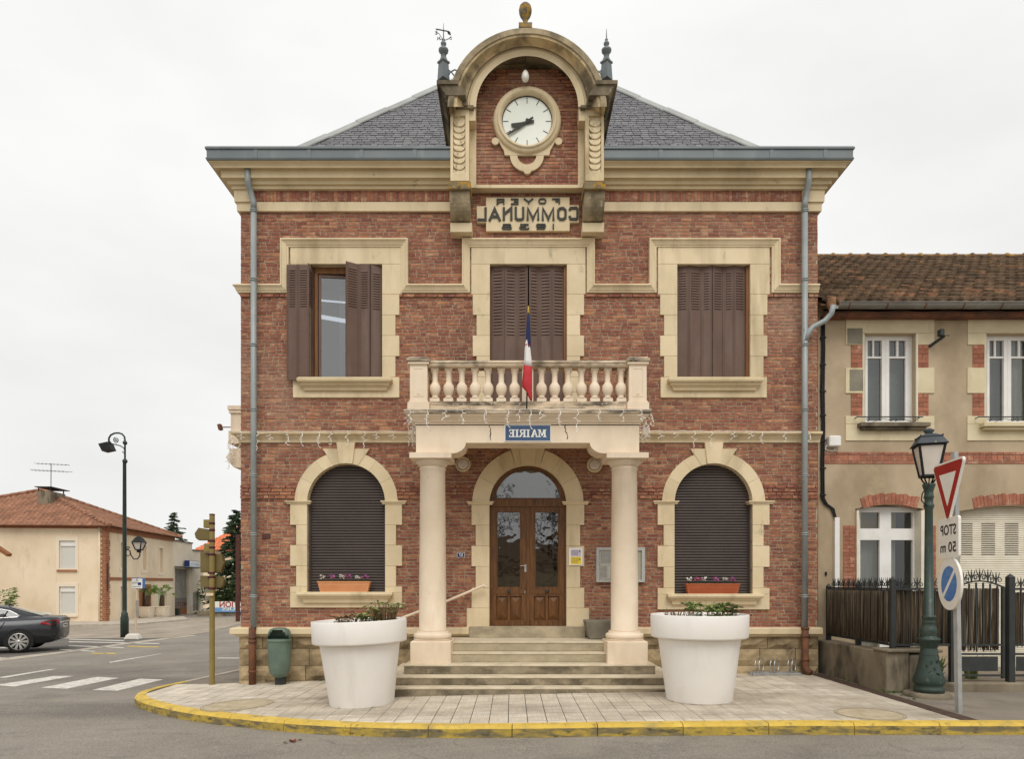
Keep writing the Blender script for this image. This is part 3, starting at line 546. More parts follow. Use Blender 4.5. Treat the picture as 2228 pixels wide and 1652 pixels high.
def solo(a, b, za, zb, p, part):
    px0, px1, py = a * 120 + 1114, b * 120 + 1114, 1270 - (za - H) * 120
    return not part and b - a > .19 and 985 < py < 1300 and (535 < px0 and px1 < 905 or 1395 < px0 and px1 < 1745) and not p > .02
stuff = MB(); cnt = 0; order = sorted(rows, key=lambda q: random.random()); cand = set()
for q in sorted([q for q in rows if solo(*q)], key=lambda q: abs(q[2] - 2.6))[:300]: cand.add(q)
for q in rows:
    a, b, za, zb, p, part = q
    if q in cand: piece('brick', unit, WALL, ((a + b) / 2, D - p, (za + zb) / 2), (0, 0, 0), (b - a, 1, zb - za))
    else: stuff.box(a, b, D - p, D + .03, za, zb, back=False)
for a, b, za, zb, p, _ in brick_rows(D + .005, YB, fz(1366), fz(459), seed=5):
    stuff.box(XL - p, XL + .03, a, b, za, zb)
for a, b, za, zb, p, _ in brick_rows(D + .005, YB, 5.5, fz(459), seed=6):
    stuff.box(XR + p, XR - .03, a, b, za, zb)
for a, b, za, zb, p, _ in brick_rows(fx(1000), fx(1296), fz(458.5), fz(404), seed=15): stuff.box(a, b, D - p, D + .03, za, zb, back=False)
# soldier course of the frieze
for x0, x1 in ((fx(549), fx(1000)), (fx(1296), fx(1741))):
    x = x0
    while x < x1 - .02:
        w_ = random.uniform(.054, .062); stuff.box(x, min(x + w_ - .009, x1), D - .06 + random.uniform(-.003, .003), D + .03, Z(438.5, D - .06) + .004, Z(413, D - .06) - .004); x += w_
stuff.build('brickwork', M['brick'], WALL, kind='stuff', recalc=False)
for q in ((549, 1000), (1296, 1741)): mb = MB(); mb.box(fx(q[0]), fx(q[1]), D - .05, D + .03, Z(439, D), Z(412, D)); mb.build('frieze_bed', M['mortar'], TH)

to_xy = lambda a, b, h: (a, b, h)
def ledge(name, prof, path, m, parent=TH, **k):           # prof [(p, z)]
    b_ = MB().sweep(prof, path, to_xy); return b_.build(name, m, parent, **k)
pathL = lambda x1: [(XL, YB), (XL, D), (x1, D)]
pathR = lambda x0: [(x0, D), (XR, D), (XR, YB)]
def zz(py, p): return Z(py, D - p)
frz = [(0, zz(459, .05)), (.05, zz(459, .05)), (.055, zz(439.5, .05)), (0, zz(439, .05))]
xa, xb = X(990, 11.95), X(1304, 11.95)
for nm, pth in (('string_course', pathL(xa)), ('string_course', pathR(xb))): ledge(nm, frz, pth, M['cream'])
blk = [(0, zz(438, .09)), (.085, zz(438, .09)), (.09, zz(411, .09)), (0, zz(411, .09))]
mb = MB()
mb.sweep(blk, [(XL, D + .5), (XL, D), (fx(548), D)], to_xy); mb.build('frieze_block', M['cream'], TH)
mb = MB(); mb.sweep(blk, [(fx(1742), D), (XR, D), (XR, D + .5)], to_xy); mb.build('frieze_block', M['cream'], TH)
cp = [(0, zz(411, .12)), (.12, zz(410.5, .12)), (.125, zz(403, .125)), (.15, zz(402, .15)), (.17, zz(400, .17)), (.178, zz(391, .178)), (.20, zz(389, .2)), (.25, zz(386, .25)),
      (.258, zz(367, .26)), (.30, zz(365.5, .3)), (.345, zz(364.5, .345)), (.352, zz(360, .35)), (.385, zz(354, .385)), (.41, zz(351, .41)), (.41, zz(347, .41)), (0, zz(347, .41))]
gp_ = [(.30, zz(346.8, .43)), (.435, zz(346.8, .435)), (.445, zz(343, .44)), (.428, zz(341, .43)), (.43, zz(325, .43)), (.452, zz(322.5, .45)), (.452, zz(318.8, .45)), (.43, zz(317.5, .43)), (.40, zz(320, .43)), (.38, zz(340, .43)), (.30, zz(340, .43))]
for pth in (pathL(xa), pathR(xb)):
    ledge('cornice', cp, pth, M['corn'])
    g_ = ledge('gutter', gp_, pth, M['zinc'])
    for k in range(1, 6):
        pass
Yg = D - .435
for px in (552, 668.5, 782.5, 898, 1433.8, 1553, 1675, 1792):
    mb = MB(); mb.box(X(px, Yg), X(px + 8, Yg), Yg + .006, Yg - .003, Z(342, Yg), Z(324, Yg)); mb.build('gutter_joint', M['zinc'], TH)
# roof: hipped, slates on the front slope
tn = 1.219; ey = D - .445; exL, exR = XL - .445, XR + .445; z0 = 8.6
def rz(t): return z0 + tn * t
half = (exR - exL) / 2; apx = (exL + exR) / 2; apy = ey + half; apz = rz(half); yb2 = ey + 2 * half
mb = MB(); t0 = .42
mb.add([(exL + t0, ey + t0, rz(t0)), (exR - t0, ey + t0, rz(t0)), (apx, apy, apz), (exL + t0, yb2 - t0, rz(t0)), (exR - t0, yb2 - t0, rz(t0))], [(0, 1, 2), (0, 2, 3), (1, 4, 2), (3, 2, 4)])
ROOF = mb.build('roof', M['slate'], TH, recalc=False)
sl_ang = math.atan(tn); su = Vector((0, math.cos(sl_ang), math.sin(sl_ang))); sn = Vector((0, -math.sin(sl_ang), math.cos(sl_ang)))
sm = MB().box(-.5, .5, 0, .16, 0, .011).mesh('slate', M['slate'])
srest = MB(); scand = []; t = t0 + .02; r = 0; dstep = .118
rng = random.Random(4)
while t < half - .25:
    x0, x1 = exL + t + .02, exR - t - .02; x = x0 - rng.uniform(0, .2)
    while x < x1:
        w_ = .165 + rng.uniform(-.03, .03); a, b = max(x, x0), min(x + w_ - .013, x1); x += w_
        if b - a > .04 and not (t < 3.2 and X(1010, 12) < a and b < X(1285, 12)): scand.append((t, a, b))
    t += dstep * math.cos(sl_ang); r += 1
vis = [q for q in scand if q[0] < 3.6 and b and (1114 + q[1] / (ey + q[0]) * S > 640) and (1114 + q[2] / (ey + q[0]) * S < 970 or 1114 + q[1] / (ey + q[0]) * S > 1325)]
solo_s = set(sorted(vis, key=lambda q: q[0])[:300])
for q in scand:
    t, a, b = q; jit = rng.uniform(0, .006); c = Vector(((a + b) / 2, ey + t, rz(t))) + sn * (.008 + jit)
    rx = sl_ang - R(4.5)
    if q in solo_s: piece('slate', sm, ROOF, c, (rx, 0, rng.uniform(-.012, .012)), (b - a, 1, 1))
    else:
        u2 = Vector((0, math.cos(rx), math.sin(rx))); n2 = Vector((0, -math.sin(rx), math.cos(rx))); hw = Vector(((b - a) / 2, 0, 0))
        p0 = [c - hw, c + hw, c + hw + u2 * .16, c - hw + u2 * .16]
        srest.add(p0 + [p + n2 * .011 for p in p0], [(4, 5, 6, 7), (0, 1, 5, 4), (1, 2, 6, 5), (3, 0, 4, 7)])
srest.build('slating', M['slate'], ROOF, kind='stuff', recalc=False)
for s_, ex in ((1, exL), (-1, exR)):                     # zinc hip strips in lengths
    a, b = Vector((ex + s_ * .62, ey + .62, rz(.62))), Vector((apx, apy, apz)); n = 10; d = (b - a) / n
    for k in range(n):
        p, q = a + d * k, a + d * (k + 1.03); m_ = MB(); up = Vector((0, 0, .05 + .012 * (k % 2)))
        e1 = Vector((-s_ * .0, -.13, -.13 * tn + .03)) ; e2 = Vector((-s_ * .13, 0, -.13 * tn + .03))
        e1 = Vector((s_ * .11, -.05, -.05 * tn + .015)); e2 = Vector((-s_ * .05, .11, -.05 * tn + .015))
        P6 = [p + e1 + up, p + up * 1.5, p + e2 + up, q + e1 + up, q + up * 1.5, q + e2 + up]
        m_.add(P6 + [v_ - Vector((0, 0, .03)) for v_ in P6], [(0, 1, 4, 3), (1, 2, 5, 4), (6, 9, 10, 7), (7, 10, 11, 8), (0, 3, 9, 6), (2, 8, 11, 5), (0, 6, 7, 1), (1, 7, 8, 2), (3, 4, 10, 9), (4, 5, 11, 10)])
        m_.build('hip_strip', M['zinc_lt'], TH)
mb = MB(); mb.add([(exL + .36, ey + .455, rz(.42) - .06), (exR - .36, ey + .455, rz(.42) - .06), (exR - .36, ey + .62, rz(.62) + .03), (exL + .36, ey + .62, rz(.62) + .03)], [(0, 1, 2, 3)]); mb.build('eaves_flashing', M['zinc_lt'], TH, recalc=False)

# string courses: under the upper hoods, above the ground floor, plinth top
hp = [(0, -.01), (0, .10), (.028, .112), (.036, .095), (.085, .07), (.10, .068), (.105, .055), (.135, .05), (.14, .03), (.14, -.01)]
sc1 = [(h, fz(622.5) - o) for o, h in hp]
hood_x = [(614, 888), (1006, 1293), (1411, 1694)]
ledge('string_course', sc1, [(XL, YB), (XL, D), (fx(565), D)], M['cream'])
ledge('string_course', sc1, [(fx(1740), D), (XR, D)], M['cream'])
sc2 = [(0, fz(964)), (.03, fz(964)), (.035, fz(958)), (.05, fz(956)), (.075, fz(951)), (.12, fz(948.5)), (.14, fz(947.5)), (.14, fz(942.5)), (0, fz(940.5))]
ledge('ledge', sc2, [(XL, YB), (XL, D), (fx(909), D)], M['cream']); ledge('ledge', sc2, [(fx(1388), D), (XR + .03, D)], M['cream'])
sc3 = [(0, fz(1386)), (.05, fz(1386)), (.08, fz(1382)), (.135, fz(1380)), (.145, fz(1379)), (.145, fz(1368)), (.12, fz(1366)), (0, fz(1365))]
ledge('plinth_course', sc3, [(XL, YB), (XL, D), (fx(1021), D)], M['cream']); ledge('plinth_course', sc3, [(fx(1276), D), (XR + .03, D)], M['cream'])
# rock-faced plinth stones
def rockmesh(seed):
    g = random.Random(seed); m_ = MB(); nx, nz = 5, 3; v = []
    for j in range(nz + 1):
        for i in range(nx + 1):
            edge = i in (0, nx) or j in (0, nz); v.append((i / nx - .5, -(.0 if edge else g.uniform(.35, 1.0)), j / nz))
    f = [(j * (nx + 1) + i, j * (nx + 1) + i + 1, (j + 1) * (nx + 1) + i + 1, (j + 1) * (nx + 1) + i) for j in range(nz) for i in range(nx)]
    m_.add(v, f); m_.add([(-.5, 0, 0), (.5, 0, 0), (.5, 0, 1), (-.5, 0, 1), (-.5, 1, 0), (.5, 1, 0), (.5, 1, 1), (-.5, 1, 1)], [(0, 4, 5, 1), (1, 5, 6, 2), (2, 6, 7, 3), (3, 7, 4, 0)])
    return m_.mesh('stone', M['rock'])
rocks = [rockmesh(k) for k in range(4)]
mb = MB(); mb.box(XL, XR, D - .0, D + .02, -.3, fz(1384)); PL = mb.build('plinth', M['joint'], TH)
zc = [fz(1386), fz(1412), fz(1449), fz(1481), fz(1520)]
for k in range(4):
    zt, zb_ = zc[k] - .004, zc[k + 1] + .004
    for x0, x1 in ((XL - .03, -1.75), (2.3, XR + .01)):
        x = x0
        while x < x1 - .1:
            w_ = random.uniform(.42, .78); e = min(x + w_, x1); e = x1 if x1 - e < .2 else e
            piece('stone', random.choice(rocks), PL, ((x + e) / 2, D - .012, zb_), (0, 0, 0), (e - x - .012, .055 * random.uniform(.7, 1.3), zt - zb_)); x = e
            if e == x1: break
# ------------------------------------------------------------------ upper windows: hoods, quoins, sills, shutters
to_xz = lambda a, b, h: (a, D - h, b)
def stone(name, px0, px1, py0, py1, parent, p=.035, back=-.22, m='cream'):
    b_ = MB(); b_.box(fx(px0) + .0015, fx(px1) - .0015, D - p, D - back, fz(py1) + .0015, fz(py0) - .0015); return b_.build(name, M[m], parent, bevel=.004)
def upper(cx, hw, hood, ytop, jam, base, half_slab, run, bottom=True):
    zs_ = fz(622.5); wn = MB(); wn.sweep(hp, [(fx(run[0]), zs_), (fx(hood[0]), zs_), (fx(hood[0]), fz(523.5)), (fx(hood[1]), fz(523.5)), (fx(hood[1]), zs_), (fx(run[1]), zs_)], to_xz)
    W = wn.build('window_hood', M['cream'], TH)
    a, b_ = cx - half_slab, cx + half_slab
    stone('lintel_stone', a, b_, 540, 576.5, W)
    for s_ in (-1, 1):
        i, o = cx + s_ * hw, cx + s_ * half_slab; stone('quoin_stone', min(i, o), max(i, o), 576.5, 642, W)
        for k, (y0, y1) in enumerate(zip(jam, jam[1:])):
            o = cx + s_ * (hw + (37.5 if k % 2 == 0 else 29)); stone('quoin_stone', min(i, o), max(i, o), y0, y1, W)
    if bottom:
        stone('apron_stone', cx - 115.5, cx + 115.5, base, 866.5, W, .034)
        sp_ = [(0, fz(852)), (.045, fz(852)), (.05, fz(849)), (.06, fz(846)), (.10, fz(842)), (.105, fz(838)), (.135, fz(837)), (.15, fz(834)), (.15, fz(829)), (.12, fz(826)), (-.2, fz(825.5)), (-.2, fz(840)), (-.03, fz(841))]
        m_ = MB(); x0, x1 = fx(cx - 84), fx(cx + 84)
        # returned ends
        m_.sweep([q for q in sp_ if q[0] >= 0], [(x0, D - .03), (x0, D - .034), (x1, D - .034), (x1, D - .03)], to_xy)
        m_.box(fx(cx - hw), fx(cx + hw), D - .05, D + .2, fz(836), fz(825.8)); m_.build('sill', M['corn'], W)
    return W
js = [642, 687, 731.6, 776.6, 821.8]
WL = upper(754, 78, (613, 889), 576, js, 821.8, 121.5, (565.1, 947))
WR = upper(1552, 79, (1411, 1694), 575, js, 821.8, 121.5, (1352.1, 1739.9))
WC = upper(1149.5, 83.5, (1006, 1293), 576, [642, 687, 731.6, 776.6, 821.8, 855, 890], 821.8, 124, (947.1, 1352), False)
lv = MB(); lv.add([(-.5, 0, .022), (.5, 0, .022), (.46, -.016, .004), (-.46, -.016, .004), (-.46, .0, .0), (.46, .0, .0)], [(0, 3, 2, 1), (3, 4, 5, 2), (0, 4, 3), (1, 2, 5)])
LV = lv.mesh('louvre', M['shutter'])
def leaf_panel(xa, ya, xb, yb, z0, z1, zl0, zl1, n):
    a, b_ = Vector((xa, ya, 0)), Vector((xb, yb, 0)); d = b_ - a; wd = d.length; u = d.normalized(); nn = Vector((u.y, -u.x, 0))
    if nn.y > 0: nn = -nn
    m_ = MB(); mid = (a + b_) / 2
    def ob(x0, x1, za, zb, p0, p1, mi=0):
        c = a + u * ((x0 + x1) / 2) + nn * ((p0 + p1) / 2) + Vector((0, 0, (za + zb) / 2)); m_.obox(c, u, (0, 0, 1), nn, (x1 - x0) / 2, (zb - za) / 2, abs(p1 - p0) / 2, mi)
    ob(.002, wd - .002, z0, z1, -.012, .0)
    ob(.002, .016, z0, z1, .0, .008); ob(wd - .016, wd - .002, z0, z1, .0, .008)
    ob(.02, .028, z0 + .03, z1 - .03, .0, .004); ob(wd - .028, wd - .02, z0 + .03, z1 - .03, .0, .004)
    ps0 = (zl1 - zl0) / n
    for k in range(n): ob(.045, wd - .045, zl0 + k * ps0 - ps0 * .12, zl0 + k * ps0 + .001, -.001, .0012, 1)
    sh = m_.build('shutter', [M['shutter'], M['darkslot']], TH, bevel=0)
    ang = math.atan2(u.y, u.x); ps = (zl1 - zl0) / n
    lw = wd - .085
    for k in range(n):
        zc_ = zl0 + k * ps
        c = mid + nn * .0005 + Vector((0, 0, zc_)); piece('louvre', LV, sh, c, (0, 0, ang), (lw, .85, min(1.5, ps / .030)))
    return sh
def folded(cx_list, ztop, zbot, zl0, zl1, n, Y0):
    for k, (a, b_) in enumerate(cx_list):
        dy = .02; ya, yb = (Y0 + dy, Y0 - dy) if k % 2 == 0 else (Y0 - dy, Y0 + dy); leaf_panel(X(a, ya), ya, X(b_, yb), yb, zbot, ztop, zl0, zl1, n)
Ys = D + .05
folded([(1472, 1499), (1499, 1527), (1527, 1549), (1550, 1574), (1574, 1597), (1597, 1622)], Z(579, Ys), Z(825, Ys), Z(673, Ys), Z(590, Ys), 15, Ys)
folded([(1069, 1098), (1098, 1125), (1125, 1148.5), (1151, 1173), (1173, 1201), (1201, 1229)], Z(579, Ys), fz(889), Z(729, Ys), Z(584, Ys), 21, Ys)
mb = MB()
for c0, c1, y0, y1 in ((1066, 1233, 577, 890), (1473, 1631, 576, 825.5)):
    mb.box(fx(c0), fx(c0) + .05, D + .09, D + .2, fz(y1), fz(y0)); mb.box(fx(c1) - .05, fx(c1), D + .03, D + .2, fz(y1), fz(y0)); mb.box(fx(c0) + .05, fx(c1) - .05, D + .09, D + .2, fz(y0 + 5), fz(y0))
    mb.build('shutter_frame', M['frame_wood'], TH); mb = MB()
for q in ((1066, 1233, 576, 890), (1473, 1631, 575, 826)): mb = MB(); mb.box(fx(q[0]), fx(q[1]), D + .2, D + .25, fz(q[3]), fz(q[2])); mb.build('window_backing', M['interior'], TH)
# open window on the other side: two leaves laid against the wall, one in the reveal, casement ajar, folded leaves
Yf = D - .10
leaf_panel(X(624, Yf), Yf, X(647.5, Yf), Yf, Z(826.5, Yf), Z(575.7, Yf), Z(667, Yf), Z(584, Yf), 16)
leaf_panel(X(647.5, Yf), Yf, X(672.7, Yf), Yf, Z(826.5, Yf), Z(575.7, Yf), Z(667, Yf), Z(584, Yf), 16)
leaf_panel(fx(674), D - .09, fx(679), D + .09, fz(825), fz(577.5), fz(667), fz(588), 15)
Yc = D - .09
leaf_panel(fx(757), D - .16, fx(782), D - .03, fz(825), fz(577), fz(672), fz(586), 16)
leaf_panel(fx(782), D - .03, fx(806), D - .05, fz(825), fz(577.5), fz(672), fz(590), 16)
leaf_panel(fx(807), D - .04, fx(831), D + .03, fz(825), fz(578), fz(673), fz(592), 15)
mb = MB(); z0_, z1_ = fz(826), fz(576)
mb.box(fx(681), fx(688), D + .10, D + .2, z0_, z1_); mb.box(fx(820), fx(832), D + .10, D + .2, z0_, z1_); mb.box(fx(688), fx(820), D + .10, D + .2, fz(590), z1_); mb.build('window_frame', M['frame_wood'], TH)
mb = MB(); a, b_ = Vector((fx(690), D + .11, 0)), Vector((fx(752), D + .17, 0)); u = (b_ - a).normalized()
for x0, x1, y0, y1 in ((690, 695, 593, 826), (747, 752, 593, 826), (695, 747, 593, 598), (695, 747, 821, 826)):
    ta, tb = (x0 - 690) / 62, (x1 - 690) / 62; p, q = a.lerp(b_, ta), a.lerp(b_, tb); mb.bar((p.x, p.y, fz((y0 + y1) / 2)), (q.x, q.y, fz((y0 + y1) / 2)), .035, (y1 - y0) / 120)
CS = mb.build('casement', M['shutter'], TH)
mb = MB(); p, q = a.lerp(b_, .08), a.lerp(b_, .92); mb.add([(p.x, p.y, fz(821)), (q.x, q.y, fz(821)), (q.x, q.y, fz(598)), (p.x, p.y, fz(598))], [(0, 1, 2, 3)]); mb.build('pane', M['glass_up'], CS, recalc=False)
m_ = MB(); m_.box(fx(690), fx(760), D + 1.6, D + 1.63, fz(826) - .3, fz(560)); m_.build('room_wall', mat('roomblue', '#a2a8b8', rough=.9), TH)
tube_m = bpy.data.materials.new('lit_tube'); tube_m.use_nodes = True; tb = tube_m.node_tree.nodes['Principled BSDF']; tb.inputs['Emission Color'].default_value = (.95, 1, 1, 1); tb.inputs['Emission Strength'].default_value = 1.1
Yt_ = D + 1.2
for (p0, q0), (p1, q1), r in (((690, 653), (756, 659), .018), ((690, 688), (756, 700), .04)): m_ = MB(); m_.tube([(X(p0, Yt_), Yt_, Z(q0, Yt_)), (X(p1, Yt_), Yt_ + .1, Z(q1, Yt_ + .1))], r, 6); m_.build('ceiling_tube', tube_m, TH)

# ------------------------------------------------------------------ arched openings
def ring_stone(cx, cy, r0, r1, a0, a1, p, parent, n=5, back=-.2, m='cream'):
    pts = []
    g = .0035
    for k in range(n + 1):
        a = R(a0 + (a1 - a0) * k / n); pts.append((fx(cx + r1 * math.cos(a)), fz(cy - r1 * math.sin(a))))
    for k in range(n, -1, -1):
        a = R(a0 + (a1 - a0) * k / n); pts.append((fx(cx + r0 * math.cos(a)), fz(cy - r0 * math.sin(a))))
    c = (sum(q[0] for q in pts) / len(pts), sum(q[1] for q in pts) / len(pts)); pts = [(q[0] + (c[0] - q[0]) * .008, q[1] + (c[1] - q[1]) * .008) for q in pts]
    m_ = MB(); m_.prism(pts, 'y', D - p, D - back); return m_.build('voussoir', M[m], parent)
def wedge(pts, p, parent, back=-.2, m='cream', name='voussoir'):
    m_ = MB(); m_.prism([(fx(a), fz(b_)) for a, b_ in pts], 'y', D - p, D - back); return m_.build(name, M[m], parent, bevel=.004)
def arch(cx, r0, r1, cy, ys, wide, narrow, imp, key, m='cream'):
    mb = MB(); prof = [(0, fz(imp[1])), (.05, fz(imp[1])), (.055, fz(imp[1] - 3)), (.075, fz(imp[0] + 2.5)), (.075, fz(imp[0])), (0, fz(imp[0]))]
    for s_ in (-1, 1):
        i, o = cx + s_ * r0, cx + s_ * (wide + 1); a, b_ = sorted((i, o)); mb.sweep(prof, [(fx(a), D + .18), (fx(a), D), (fx(b_), D), (fx(b_), D + .02)], to_xy); mb.box(fx(a) + .001, fx(b_) - .001, D, D + .18, fz(imp[1]), fz(imp[0]))
    A_ = mb.build('impost', M[m], TH)
    for s_ in (-1, 1):
        for k, (y0, y1) in enumerate(zip(ys, ys[1:])):
            o = (wide if k % 2 == 0 else narrow) if k < len(ys) - 2 or len(key) < 5 else key[4]
            a, b_ = sorted((cx + s_ * r0, cx + s_ * o)); stone('quoin_stone', a, b_, y0, y1, A_, .04, -.2, m)
    kb, kt, sb, st = key[:4]
    for a0, a1 in ((0, 29), (29, 54), (54, 72), (180, 151), (151, 126), (126, 108)): ring_stone(cx, cy, r0, r1, min(a0, a1), max(a0, a1), .04, A_, m=m)
    def on(r, a): return (cx + r * math.cos(R(a)), cy - r * math.sin(R(a)))
    for s_ in (1, -1):
        q = [on(r0, 90 - s_ * 18), on(r0, 90 - s_ * 8.5), (cx + s_ * kb[1], sb), (cx + s_ * sb_x(kb, st), sb)]
        wedge([on(r0, 90 - s_ * 18), (cx + s_ * st, sb), (cx + s_ * (kt[1] - 2), sb), on(r0, 90 - s_ * 10)], .048, A_, m=m)
    wedge([on(r0, 100), on(r0, 90), on(r0, 80), (cx + kt[1], kt[0]), (cx - kt[1], kt[0])], .075, A_, m=m)
    return A_
def sb_x(a, b): return b
for cx, ylow in ((754, 1290), (1551.4, 1294)):
    dy = ylow - 1290
    A_ = arch(cx, 84.5, 112, 1094.5, [1098, 1143.4, 1187.4 + dy * .3, 1232.3 + dy * .6, 1277 + dy * .8, ylow], 121.5, 108.5, (1091, 1098), ((0, 0), (965, 20), 978, 51))
    stone('apron_stone', cx - 121.5, cx + 121.5, ylow, ylow + 33, A_, .04)
    sp_ = [(0, fz(ylow + 22)), (.05, fz(ylow + 22)), (.055, fz(ylow + 19)), (.062, fz(ylow + 15)), (.10, fz(ylow + 11.5)), (.105, fz(ylow + 8.5)), (.14, fz(ylow + 7.5)), (.155, fz(ylow + 4)), (.15, fz(ylow - .5)), (.12, fz(ylow - 1.5)), (0, fz(ylow - 1.5))]
    m_ = MB(); x0, x1 = fx(cx - 84.5), fx(cx + 84.5); m_.sweep(sp_, [(x0, D - .035), (x0, D - .04), (x1, D - .04), (x1, D - .035)], to_xy); m_.box(fx(cx - 84.4), fx(cx + 84.4), D - .05, D + .25, fz(ylow + 8), fz(ylow - 1.2)); m_.build('sill', M['cream'], A_)
    # roller shutter of convex slats
    mb = MB(); Yr = D + .13
    mb.box(fx(cx - 88), fx(cx + 88), Yr + .02, Yr + .05, fz(ylow), fz(1004)); RS = mb.build('roller_shutter', M['darkslot'], TH)
    ph = .0505; pr = [(Yr, .001), (Yr - .010, .008), (Yr - .014, .022), (Yr - .012, .034), (Yr - .004, .043), (Yr + .012, .046), (Yr + .012, .001)]
    sm_ = MB().prism(pr, 'x', -.5, .5, smooth=False).mesh('slat', M['roller']); k = 0
    zz_ = fz(ylow - 1.5)
    while zz_ < fz(1008): piece('slat', sm_, RS, (fx(cx), 0, zz_), (0, 0, 0), (172 / 120, 1, 1)); zz_ += ph
    mb = MB(); mb.box(fx(cx - 84.4), fx(cx - 81), Yr - .05, Yr + .02, fz(ylow), fz(1094)); mb.box(fx(cx + 81), fx(cx + 84.4), Yr - .05, Yr + .02, fz(ylow), fz(1094)); mb.build('guide_rail', M['roller'], RS)
ysd = [1099.3, 1143.6, 1188.7, 1233.4, 1279.5, 1323.8, 1367.8]
AD = arch(DC, 83.5, 121, 1096.5, ysd, 122.5, 113.5, (1092.4, 1099.3), ((0, 0), (968, 20), 977, 37, 133))

# ------------------------------------------------------------------ entrance door
mb = MB(); Yd = D + .12
def dbox(m_, a, b_, y0, y1, p0=0, p1=.06, mi=0): m_.box(fx(a), fx(b_), Yd - p1, Yd - p0, fz(y1), fz(y0), mi)
fr = MB()
for k in range(24):
    a0, a1 = R(180 * k / 24), R(180 * (k + 1) / 24)
    pts = [(fx(DC + r * math.cos(a)), fz(1092 - r * math.sin(a))) for r, a in ((84.5, a0), (84.5, a1), (72, a1), (72, a0))]; fr.prism(pts, 'y', Yd - .05, Yd + .03)
fr.box(fx(DC - 84.5), fx(DC + 84.5), Yd - .08, Yd + .03, fz(1102), fz(1087)); fr.box(fx(DC - 84.5), fx(DC + 84.5), Yd - .06, Yd + .03, fz(1087), fz(1083)); fr.box(fx(DC - 84.5), fx(DC - 79), Yd - .04, Yd + .03, fz(1368), fz(1102)); fr.box(fx(DC + 79), fx(DC + 84.5), Yd - .04, Yd + .03, fz(1368), fz(1102))
DF = fr.build('door_frame', M['wood'], TH)
fan = MB(); n = 20; fan.add([(fx(DC + 72.5 * math.cos(R(180 * k / n))), Yd, fz(1086 - 72.5 * math.sin(R(180 * k / n)))) for k in range(n + 1)], [tuple(range(n + 1))]); fan.build('fanlight_pane', M['glass_door'], DF, recalc=False)
gr = MB()
for a in (40, 90, 140): gr.bar((fx(DC), Yd + .03, fz(1084)), (fx(DC + 72 * math.cos(R(a))), Yd + .03, fz(1084 - 72 * math.sin(R(a)))), .02)
gr.tube([(fx(DC + 36 * math.cos(R(180 * k / 12))), Yd + .03, fz(1084 - 36 * math.sin(R(180 * k / 12)))) for k in range(13)], .011, 5); gr.build('fanlight_bars', M['darkslot'], DF)
for s_ in (-1, 1):
    c0 = DC + s_ * 41.5 - 38.5; L_ = MB()                # a leaf 77 wide
    def b2(a, b_, y0, y1, p=.05, p0=0): dbox(L_, c0 + a, c0 + b_, y0, y1, p0, p)
    b2(0, 11, 1102, 1368); b2(66, 77, 1102, 1368); b2(11, 66, 1102, 1114); b2(11, 66, 1278, 1298); b2(11, 66, 1350, 1368); b2(36, 41, 1298, 1350)
    b2(4, 73, 1284, 1293, .062, .05); b2(3, 74, 1352, 1363, .075, .05)
    for a0, a1 in ((11, 36), (41, 66)):
        x0, x1, zb, zt = fx(c0 + a0), fx(c0 + a1), fz(1350), fz(1298); yp, yq = Yd - .015, Yd - .05; cx_, zm = (x0 + x1) / 2, (zb + zt) / 2; hz = (zt - zb) / 2 - (x1 - x0) / 2
        L_.add([(x0, yp, zb), (x1, yp, zb), (x1, yp, zt), (x0, yp, zt), (cx_, yq, zm - hz), (cx_, yq, zm + hz)], [(0, 1, 4), (1, 2, 5, 4), (2, 3, 5), (3, 0, 4, 5)])
    b2(11, 14, 1114, 1278, .03); b2(63, 66, 1114, 1278, .03)
    DL = L_.build('door', M['wood'], TH)
    m_ = MB(); m_.add([(fx(c0 + 14), Yd - .01, fz(1278)), (fx(c0 + 63), Yd - .01, fz(1278)), (fx(c0 + 63), Yd - .01, fz(1114)), (fx(c0 + 14), Yd - .01, fz(1114))], [(0, 1, 2, 3)]); m_.build('pane', M['glass_door'], DL, recalc=False)
    m_ = MB()
    m_.box(fx(c0 + 37.7), fx(c0 + 39.3), Yd + .01, Yd + .03, fz(1278), fz(1114))
    for y in (1167, 1222): m_.box(fx(c0 + 14), fx(c0 + 63), Yd + .012, Yd + .028, fz(y + .8), fz(y - .8))
    m_.build('glazing_bar', M['darkslot'], DL)
    m_ = MB(); m_.lathe([(.015, 0), (.02, -.03), (.034, -.045), (.034, -.06), (.015, -.072)], (fx(c0 + 38.5), Yd - .05, fz(1287)), 12, 'y'); m_.build('knob', M['iron'], DL)
m_ = MB(); dbox(m_, 1145.5, 1152, 1101, 1368, .03, .066); m_.build('door_astragal', M['wood'], TH)
m_ = MB(); dbox(m_, 1141, 1146.5, 1229, 1245, .05, .058); m_.bar((fx(1132), Yd - .09, fz(1231.5)), (fx(1144), Yd - .09, fz(1231.5)), .012); m_.lathe([(.012, -.11), (.012, -.05)], (fx(1144), Yd, fz(1231.5)), 8, 'y'); dbox(m_, 1139.5, 1143, 1286, 1292, .05, .056); m_.build('door_handle', M['steel'], TH)
mb = MB(); mb.box(fx(1060), fx(1238), D + .55, D + .6, fz(1368), fz(1010)); mb.build('hall_backing', M['interior'], TH)

